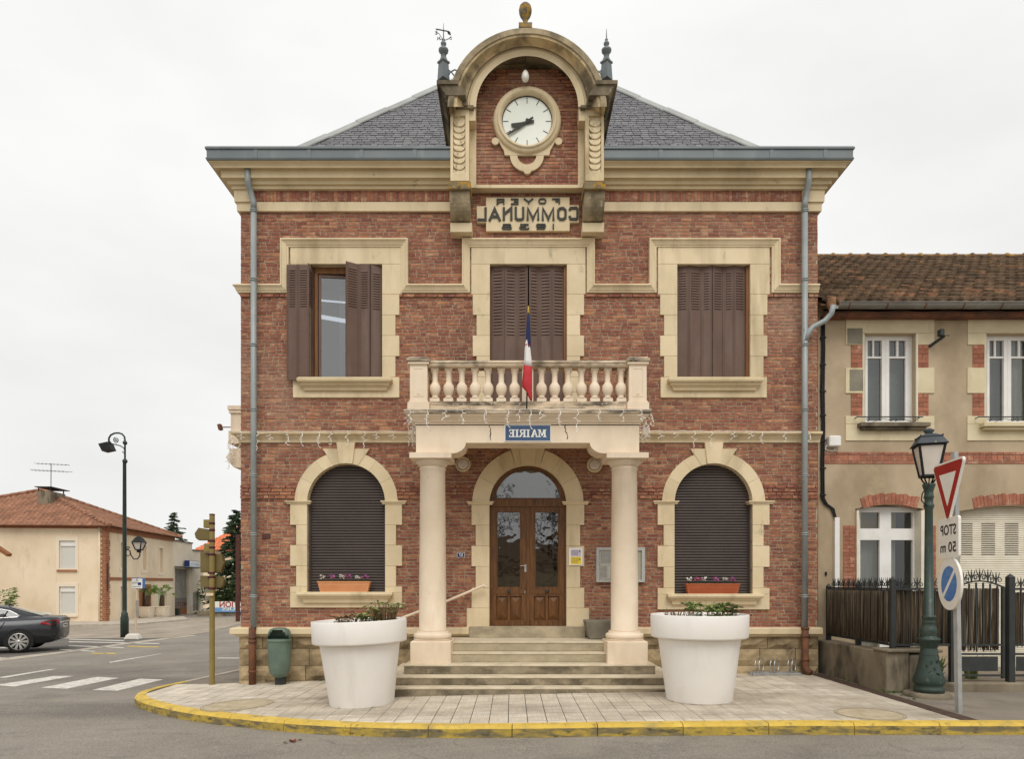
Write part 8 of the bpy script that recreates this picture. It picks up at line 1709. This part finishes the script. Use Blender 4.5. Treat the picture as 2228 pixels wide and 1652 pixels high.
m_ = MB(); a, b_ = sqr(hb * .93, zq(1196.5)), sqr(ht * .93, zq(1181.5))
m_.add(a + b_, [(k, (k + 1) % 4, 4 + (k + 1) % 4, 4 + k) for k in range(4)]); m_.build('lantern_glass', M['lampglass'], TL, recalc=False)
Ys2 = 27.5; xs3 = X(295.5, Ys2); zg = zr(xs3); zq = lambda py: Z(py, Ys2); xq = lambda px: X(px, Ys2); BS = thing('bus_stop_sign', 'white and blue bus stop sign on a thin pale pole', 'sign', (xs3, Ys2, zg))
m_ = MB(); m_.bar((X(294, Ys2), Ys2, zg), (X(300, Ys2), Ys2, zq(1258)), .06); m_.build('pole', M['hwall'], BS); m_ = MB(); m_.box(xq(296.5), xq(301.5), Ys2 - .05, Ys2 - .0, zq(1343), zq(1307)); m_.build('timetable', M['sheetmetal'], BS)
m_ = MB(); m_.box(xq(288), xq(313.5), Ys2 - .06, Ys2 + .1, zq(1281.5), zq(1259)); m_.box(xq(298), xq(302), Ys2 - .05, Ys2 + .05, zq(1258.9), zq(1256.5)); PN = m_.build('panel', mat('busblue', '#3f78b8', rough=.5), BS, bevel=.03); m_ = MB(); m_.box(xq(288.6), xq(311.6), Ys2 - .07, Ys2 - .061, zq(1281), zq(1259.8)); m_.build('face', M['enamel'], PN)
m_ = MB(); m_.box(xq(302), xq(309), Ys2 - .075, Ys2 - .071, zq(1274), zq(1268)); m_.box(xq(299), xq(301), Ys2 - .075, Ys2 - .071, zq(1263.5), zq(1260.5)); m_.build('blue_square', M['navy'], PN); m_ = MB()
lines(m_, xq(296), xq(305), zq(1266), zq(1264), 1, Ys2 - .072, 1); lines(m_, xq(290), xq(301), zq(1271), zq(1267), 2, Ys2 - .072, 2); lines(m_, xq(291), xq(308), zq(1278.5), zq(1276), 1, Ys2 - .072, 3); m_.build('print', M['print_'], PN, recalc=False)
m_ = MB(); xx, yy = gp(290, 1393); z = zr(xx); m_.add([(xx + a * .30, yy + b_ * .2, z) for a, b_ in ((-1, -1), (1, -1), (1, 1), (-1, 1))] + [(xx + a * .2, yy + b_ * .13, z + .23) for a, b_ in ((-1, -1), (1, -1), (1, 1), (-1, 1))], [(0, 3, 2, 1), (4, 5, 6, 7), (0, 1, 5, 4), (1, 2, 6, 5), (2, 3, 7, 6), (3, 0, 4, 7)]); m_.build('concrete_block', M['graniteblk'], label='white concrete block standing at the foot of the bus stop pole', cat='block', bevel=.05)

# ------------------------------------------------------------------ direction sign post seen from behind
Yd_ = 12.4; xd = X(461.5, Yd_); zg = zp(xd); zq = lambda py: Z(py, Yd_); xq = lambda px: X(px, Yd_); DP = thing('direction_post', 'khaki post with arrow signs seen from behind at the street corner', 'signpost', (xd, Yd_, zg))
m_ = MB(); n = 24; prof = [zg - .02, zq(1119.5)]; r = 5.6 * Yd_ / S
m_.add([(xd + r * (1 - .06 * (k % 2)) * math.cos(2 * math.pi * k / n), Yd_ + r * (1 - .06 * (k % 2)) * math.sin(2 * math.pi * k / n), z) for z in prof for k in range(n)], [(k, (k + 1) % n, n + (k + 1) % n, n + k) for k in range(n)] + [tuple(range(2 * n - 1, n - 1, -1))]); m_.build('post', M['khaki'], DP)
m_ = MB(); m_.lathe([(r * 1.02, zq(1121.5)), (r * 1.05, zq(1119)), (.0001, zq(1118))], (xd, Yd_, 0), 16); m_.build('cap', M['maroon'], DP)
def arrow(pts, dy, twist=0, m='khaki_dk'):
    P_ = [(xq(a), zq(b_)) for a, b_ in pts]; m_ = MB(); y0 = Yd_ - dy
    m_.prism(P_, 'y', y0 - .05, y0 + .05)
    c = sum(p[0] for p in P_) / len(P_); zc = sum(p[1] for p in P_) / len(P_)
    m_.prism([(c + (p[0] - c) * .9, zc + (p[1] - zc) * .86) for p in P_], 'y', y0 - .055, y0 - .051)
    o = m_.build('direction_sign', [M[m]], DP, bevel=.02); return o
arrow([(442, 1131), (456, 1131), (456, 1149), (442, 1149)], -.06, m='khaki'); arrow([(421.5, 1161), (430, 1148.5), (458, 1153), (458, 1176), (430, 1176), (424, 1171)], -.08)
arrow([(443, 1184), (457, 1184), (457, 1202), (443, 1202)], -.06, m='khaki'); arrow([(432, 1202), (478, 1206), (483.5, 1226), (476, 1246), (432, 1246.5)], -.12); arrow([(432, 1253), (478, 1255), (483.5, 1264), (482, 1273), (476, 1280), (432, 1279.5)], -.12); arrow([(443, 1282), (460, 1282), (460, 1308), (443, 1308)], -.1, m='potgrey')
m_ = MB()
for y in (1139.5, 1154, 1177.5, 1192, 1207, 1247.5, 1256, 1281): m_.lathe([(r * 1.04, -.02), (r * 1.08, -.02), (r * 1.08, .02), (r * 1.04, .02)], (xd, Yd_, zq(y)), 14); m_.box(xd - r * 2.2, xd, Yd_ + r, Yd_ + r + .03, zq(y) - .018, zq(y) + .018)
m_.build('clamp', M['maroon'], DP); m_ = MB(); m_.box(xq(452), xq(467), Yd_ - r - .02, Yd_ - r, zq(1297), zq(1291)); m_.build('clamp', M['hwall'], DP)

# ------------------------------------------------------------------ car parked across the street, tail towards the town hall
cy0 = 20.9; xr0 = X(141, 21.0); zc = zr(-14) + .004
CA = thing('parked_car', 'dark grey saloon car with chrome window trim parked across the street', 'car', (-16.72, 21.09, zc), rz=R(22))
# local: x = 0 middle, tail at +2.45, near side y = -.92
st = [  # x, half width, z floor, z belt, z shoulder top
 (-2.48, .58, .35, .60, .62), (-2.40, .76, .22, .66, .70), (-2.1, .86, .20, .72, .78), (-1.4, .92, .19, .80, .90), (-.8, .93, .18, .86, .95), (0, .935, .18, .90, .98), (.8, .935, .18, .93, 1.01), (1.4, .93, .19, .95, 1.04), (1.9, .90, .22, .96, 1.06), (2.25, .86, .28, .97, 1.07), (2.40, .80, .33, .95, 1.05), (2.47, .70, .42, .86, .98)]
m_ = MB(); rows = []
for x, hw, zf, zb_, zt_ in st:
    mid = zf + (zb_ - zf) * .55; sec = [(0, zf), (-hw * .8, zf), (-hw * .97, zf + .08), (-hw, mid), (-hw * .985, zb_), (-hw * .88, zt_ - .02), (-hw * .6, zt_ + .01), (0, zt_ + .02)]; rows.append([(x, y, z) for y, z in sec] + [(x, -y, z) for y, z in sec[-2:0:-1]])
kk = len(rows[0]); v = [p for r_ in rows for p in r_]
m_.add(v, [(i * kk + j, i * kk + (j + 1) % kk, (i + 1) * kk + (j + 1) % kk, (i + 1) * kk + j) for i in range(len(rows) - 1) for j in range(kk)] + [tuple(range(kk)), tuple((len(rows) - 1) * kk + j for j in range(kk - 1, -1, -1))], True); BO = m_.build('body', M['car'], CA, local=True)
gh = [(-1.0, .80, .955, .97), (-.45, .74, .97, 1.26), (.0, .70, .985, 1.41), (.5, .70, 1.0, 1.45), (1.0, .69, 1.02, 1.40), (1.45, .66, 1.04, 1.25), (1.8, .64, 1.05, 1.13), (2.02, .62, 1.06, 1.075)]
m_ = MB(); rows = []
for x, hw, zb_, zt_ in gh:
    wt_ = hw - (zt_ - zb_) * .42; rows.append([(x, -hw - .1, zb_ - .05), (x, -hw, zb_ + .02), (x, -wt_ - .02, zt_ - .05 if zt_ - zb_ > .12 else zt_ - .01), (x, -wt_ * .7, zt_), (x, 0, zt_ + .015), (x, wt_ * .7, zt_), (x, wt_ + .02, zt_ - .05 if zt_ - zb_ > .12 else zt_ - .01), (x, hw, zb_ + .02), (x, hw + .1, zb_ - .05)])
v = [p for r_ in rows for p in r_]; kk = 9; m_.add(v, [(i * kk + j, i * kk + j + 1, (i + 1) * kk + j + 1, (i + 1) * kk + j) for i in range(len(rows) - 1) for j in range(kk - 1)], True); m_.build('cabin', M['car'], CA, local=True)
def strip(pts, off, m, name, par):
    pass
def sidept_(x, f):                                      # point on the near flank of the cabin, f = 0 belt .. 1 roof edge
    for a, b_ in zip(gh, gh[1:]):
        if a[0] <= x <= b_[0]:
            t = (x - a[0]) / (b_[0] - a[0]); hw = a[1] + t * (b_[1] - a[1]); zb_ = a[2] + t * (b_[2] - a[2]); zt_ = a[3] + t * (b_[3] - a[3]); wt_ = hw - (zt_ - zb_) * .42; return Vector((x, -(hw + (wt_ + .02 - hw) * f) - .006, zb_ + .02 + (zt_ - .05 - zb_ - .02) * f))
for s_ in (1, -1):
    top = [(x, .86) for x in (-.55, -.2, .1, .4, .7, .95, 1.15)] + [(1.32, .62), (1.42, .3)]; bot = [(1.36, .10), (1.2, .06), (.8, .06), (.3, .06), (-.2, .06), (-.75, .1)]
    P_ = [sidept_(*q) for q in top + bot]; m_ = MB(); m_.add([(p.x, p.y * s_, p.z) for p in P_], [tuple(range(len(P_)))]); SW = m_.build('side_window', M['carglass'], CA, local=True, recalc=False)
    m_ = MB(); m_.tube([(p.x, p.y * s_ * 1.002, p.z) for p in P_], .022, 5, 0, True); m_.build('chrome_trim', M['chrome'], SW, local=True)
    m_ = MB(); a, b_ = sidept_(.28, .05), sidept_(.24, .86); m_.bar((a.x, (a.y - .004) * s_, a.z), (b_.x, (b_.y - .004) * s_, b_.z), .05, .012); a, b_ = sidept_(1.0, .05), sidept_(1.1, .86); m_.bar((a.x, (a.y - .004) * s_, a.z), (b_.x, (b_.y - .004) * s_, b_.z), .04, .012); m_.build('window_pillar', M['black'], SW, local=True)
m_ = MB()
def roofc(x, f):
    for a, b_ in zip(gh, gh[1:]):
        if a[0] <= x <= b_[0]:
            t = (x - a[0]) / (b_[0] - a[0]); hw = a[1] + t * (b_[1] - a[1]); zb_ = a[2] + t * (b_[2] - a[2]); zt_ = a[3] + t * (b_[3] - a[3]); wt_ = hw - (zt_ - zb_) * .42; return (x, f * wt_ * .72, zt_ + .012 + .012 * (1 - abs(f)))
xs_ = (1.08, 1.3, 1.6, 1.95); m_.add([roofc(x, f) for x in xs_ for f in (-1, 0, 1)], [(i * 3 + j, i * 3 + j + 1, i * 3 + j + 4, i * 3 + j + 3) for i in range(3) for j in range(2)], True); m_.build('rear_window', mat('rearglass', '#a9b2ad', rough=.06, spec=.9), CA, local=True, recalc=False)
xs_ = (-.42, -.6, -.8, -.98); m_.v = []; m_ = MB(); m_.add([roofc(x, f) for x in xs_ for f in (-1, 0, 1)], [(i * 3 + j, i * 3 + j + 1, i * 3 + j + 4, i * 3 + j + 3) for i in range(3) for j in range(2)], True); m_.build('windscreen', M['carglass'], CA, local=True, recalc=False)
wm = MB(); wm.lathe([(.24, -.10), (.31, -.10), (.336, -.07), (.336, .07), (.31, .10), (.2, .10)], (0, 0, 0), 28, 'y', cap=False); TY = wm.mesh('tyre', M['tyre'])
rm = MB(); rm.lathe([(.255, -.085), (.255, -.095), (.235, -.095), (.22, -.05), (.05, -.03), (.0001, -.03)], (0, 0, 0), 28, 'y', 1, cap=False)
rm.lathe([(.24, -.101), (.256, -.101), (.256, -.08)], (0, 0, 0), 28, 'y', cap=False)
for k in range(10):
    for d in (-.09, .09):
        a = 2 * math.pi * k / 10 + d; rm.bar((.04 * math.cos(a), -.088, .04 * math.sin(a)), (.238 * math.cos(a), -.092, .238 * math.sin(a)), .026, .02, up=(0, 1, 0))
rm.lathe([(.0001, -.10), (.05, -.10), (.06, -.085)], (0, 0, 0), 12, 'y'); RM = rm.mesh('rim', [M['rim'], M['black']], False)
for x in (-1.45, 1.46):
    for s_ in (1, -1):
        w_ = link('wheel', TY, CA, True); w_.location = (x, -.80 * s_, .336); w_.rotation_euler = (0, 0, 0 if s_ > 0 else R(180)); piece('rim', RM, w_, (0, 0, 0))
        m_ = MB(); m_.lathe([(.0001, -.935), (.385, -.935), (.385, -.70)], (x, 0, .35), 28, 'y', 0, False); m_.v = [(v[0], v[1] * s_, max(v[2], .16)) for v in m_.v]; m_.build('wheel_arch', M['black'], CA, local=True, recalc=False)
        w_.location.y = -.845 * s_
    pass
m_ = MB(); m_.add([(1.98, -.893, .90), (2.22, -.862, .86), (2.40, -.80, .88), (2.47, -.70, .90), (2.46, -.70, 1.0), (2.38, -.80, 1.02), (2.22, -.862, 1.0), (2.05, -.888, .95)], [tuple(range(8))]); m_.v = [(a + .012, b_ - .016, c - .03) for a, b_, c in m_.v]; m_.build('tail_lamp', M['tail'], CA, local=True, recalc=False)
m_ = MB(); m_.v = []; m_.add([(2.0, .893, .90), (2.22, .862, .86), (2.40, .80, .88), (2.47, .70, .90), (2.46, .70, 1.0), (2.38, .80, 1.02), (2.22, .862, 1.0)], [tuple(range(7))]); m_.v = [(a + .012, b_ + .016, c - .03) for a, b_, c in m_.v]; m_.build('tail_lamp', M['tail'], CA, local=True, recalc=False)
m_ = MB(); m_.box(2.46, 2.50, -.68, .68, .88, .915); m_.build('chrome_bar', M['chrome'], CA, local=True)
m_ = MB(); m_.box(2.47, 2.495, -.26, .26, .72, .83); NPm = m_.build('number_plate', M['enamel'], CA, local=True); m_ = MB(); m_.box(2.4955, 2.498, -.2, -.12, .745, .805); m_.box(2.4955, 2.498, -.08, .06, .745, .805); m_.box(2.4955, 2.498, .1, .2, .745, .805); m_.build('plate_print', M['print_'], NPm, local=True)
m_ = MB(); m_.lathe([(.035, -.05), (.045, .03), (.035, .03), (.03, -.05)], (2.36, -.5, .34), 12, 'x'); m_.build('exhaust', M['chrome'], CA, local=True)
m_ = MB(); m_.bar((.62, -.945, .84), (.86, -.945, .845), .03, .025); m_.build('door_handle', M['car'], CA, local=True)
m_ = MB(); m_.tube([(1.1, -.936, .94), (1.02, -.94, .8), (.9, -.944, .62)], .006, 4); m_.tube([(-.1, -.942, .9), (-.12, -.944, .3)], .006, 4); m_.tube([(1.55, -.931, .40), (2.0, -.90, .43), (2.4, -.805, .46)], .01, 4); m_.build('panel_gap', M['black'], CA, local=True)
m_ = MB(); m_.prism([(.95, 1.44), (1.1, 1.40), (1.1, 1.43), (1.0, 1.49)], 'y', -.02, .02); m_.build('roof_aerial', M['car'], CA, local=True)

# far edge: timber eave, slatted screen, shrub, more house to fill behind
Ye2 = 34; m_ = MB(); TE = thing('timber_shelter', 'timber shelter roof edge jutting in at the frame side', 'shelter', (X(-40, Ye2), Ye2, zr(-12)))
ex2 = lambda px: X(px, Ye2); ez2 = lambda py: Z(py, Ye2)
m_.prism([(ex2(-160), ez2(1080)), (ex2(27), ez2(1206)), (ex2(24), ez2(1212)), (ex2(-160), ez2(1090))], 'y', Ye2 - .3, Ye2); m_.build('roof_slope', M['roofwood'], TE); m_ = MB(); m_.box(ex2(-160), ex2(2), Ye2 - .25, Ye2 - .05, ez2(1208), ez2(1203)); m_.build('tie_beam', M['roofwood'], TE); m_ = MB()
for px in (-40, -150): m_.box(ex2(px) - .09, ex2(px) + .09, Ye2 - .25, Ye2 - .1, zr(-12) - .1, ez2(1208))
m_.build('shelter_post', M['roofwood'], TE)
Yv = 36.5; m_ = MB(); FS = thing('slatted_screen', 'low white slatted screen standing along the house behind the car', 'screen', (X(90, Yv), Yv, zr(-25)))
for k in range(14):
    px = 60 + k * 3.6; m_ = MB(); m_.box(X(px, Yv), X(px + 2.4, Yv), Yv, Yv + .03, zr(-25), Z(1335 - k * .2, Yv)); m_.build('slat', M['whitepaint'], FS)
m_ = MB(); m_.box(X(58, Yv), X(112, Yv), Yv + .031, Yv + .06, Z(1340, Yv), Z(1337, Yv)); m_.build('rail', M['whitepaint'], FS)
g = random.Random(12); Yb3 = 25; m_ = MB(); xb3 = X(-6, Yb3); zb3 = zr(xb3)
for k in range(420):
    a = g.uniform(0, 6.28); el = g.uniform(-.3, 1.4); r_ = g.uniform(.2, 1) ** .6; p = (xb3 + .55 * r_ * math.cos(a), Yb3 + .5 * r_ * math.sin(a), zb3 + 1.0 + 1.05 * r_ * math.sin(el)); m_.leaf(p, (math.cos(a), math.sin(a), g.uniform(0, 1)), .06, .22, 1)
m_.tube([(xb3, Yb3, zb3), (xb3, Yb3, zb3 + 1.2)], .04, 6); m_.build('oleander_shrub', [M['bark'], M['leaf']], label='green long-leaved shrub behind the dark car at the frame edge', cat='shrub', recalc=False)
# ------------------------------------------------------------------ across the road, behind the viewer: what the door glass reflects
def bare_tree(x, y, h, label, seed):
    g = random.Random(seed); z = zr(x); t = thing('bare_tree', label, 'tree', (x, y, z), 'bare trees across the road'); br = MB(); tr = MB()
    def grow(m, p, d, L_, r, depth):
        q = p + d * L_; mid = p + d * L_ * .5 + Vector((g.uniform(-.06, .06), g.uniform(-.06, .06), 0)) * L_; m.tube([p, mid, q], [r, r * .85, r * .68], 5 if depth > 3 else 3)
        if depth == 0: return
        for k in range(3 if depth > 1 else 4):
            a = g.uniform(0, 6.28); dv = (d + Vector((math.cos(a), math.sin(a), g.uniform(-.1, .5))) * g.uniform(.45, .8)).normalized(); grow(br, p + d * L_ * g.uniform(.55, 1), dv, L_ * g.uniform(.62, .8), r * .6, depth - 1)
    grow(tr, Vector((x, y, z)), Vector((0, 0, 1)), h * .3, h * .02, 6); tr.build('trunk', M['bark'], t, recalc=False); br.build('crown', M['bark'], t, recalc=False)
bare_tree(-3.0, -17, 11, 'tall bare tree across the road mirrored in the door glass', 4); bare_tree(3.5, -21, 12, 'wide bare tree across the road mirrored in the fanlight', 9)
OH2 = thing('opposite_house', 'low dark roofed house across the road mirrored in the door glass', 'house', (3, -32, zr(3)))
m_ = MB(); m_.box(-14, 20, -38, -30, -.2, 3.2); m_.build('wall', M['render'], OH2); m_ = MB(); m_.prism([(-29.3, 3.1), (-34, 5.6), (-38.7, 3.1)], 'x', -14.6, 20.6); m_.build('roof', M['rtile'], OH2)
g = random.Random(77); m_ = MB()
for k in range(2600): a = g.uniform(0, 6.28); m_.leaf((g.uniform(-12, 14), -15 + g.uniform(-.6, .6), g.uniform(-.1, 1.5)), (math.cos(a), math.sin(a), g.uniform(-.2, .8)), .14, .22)
m_.build('clipped_hedge', M['leaf_dk'], label='clipped green hedge across the road mirrored low in the door glass', cat='hedge', recalc=False)
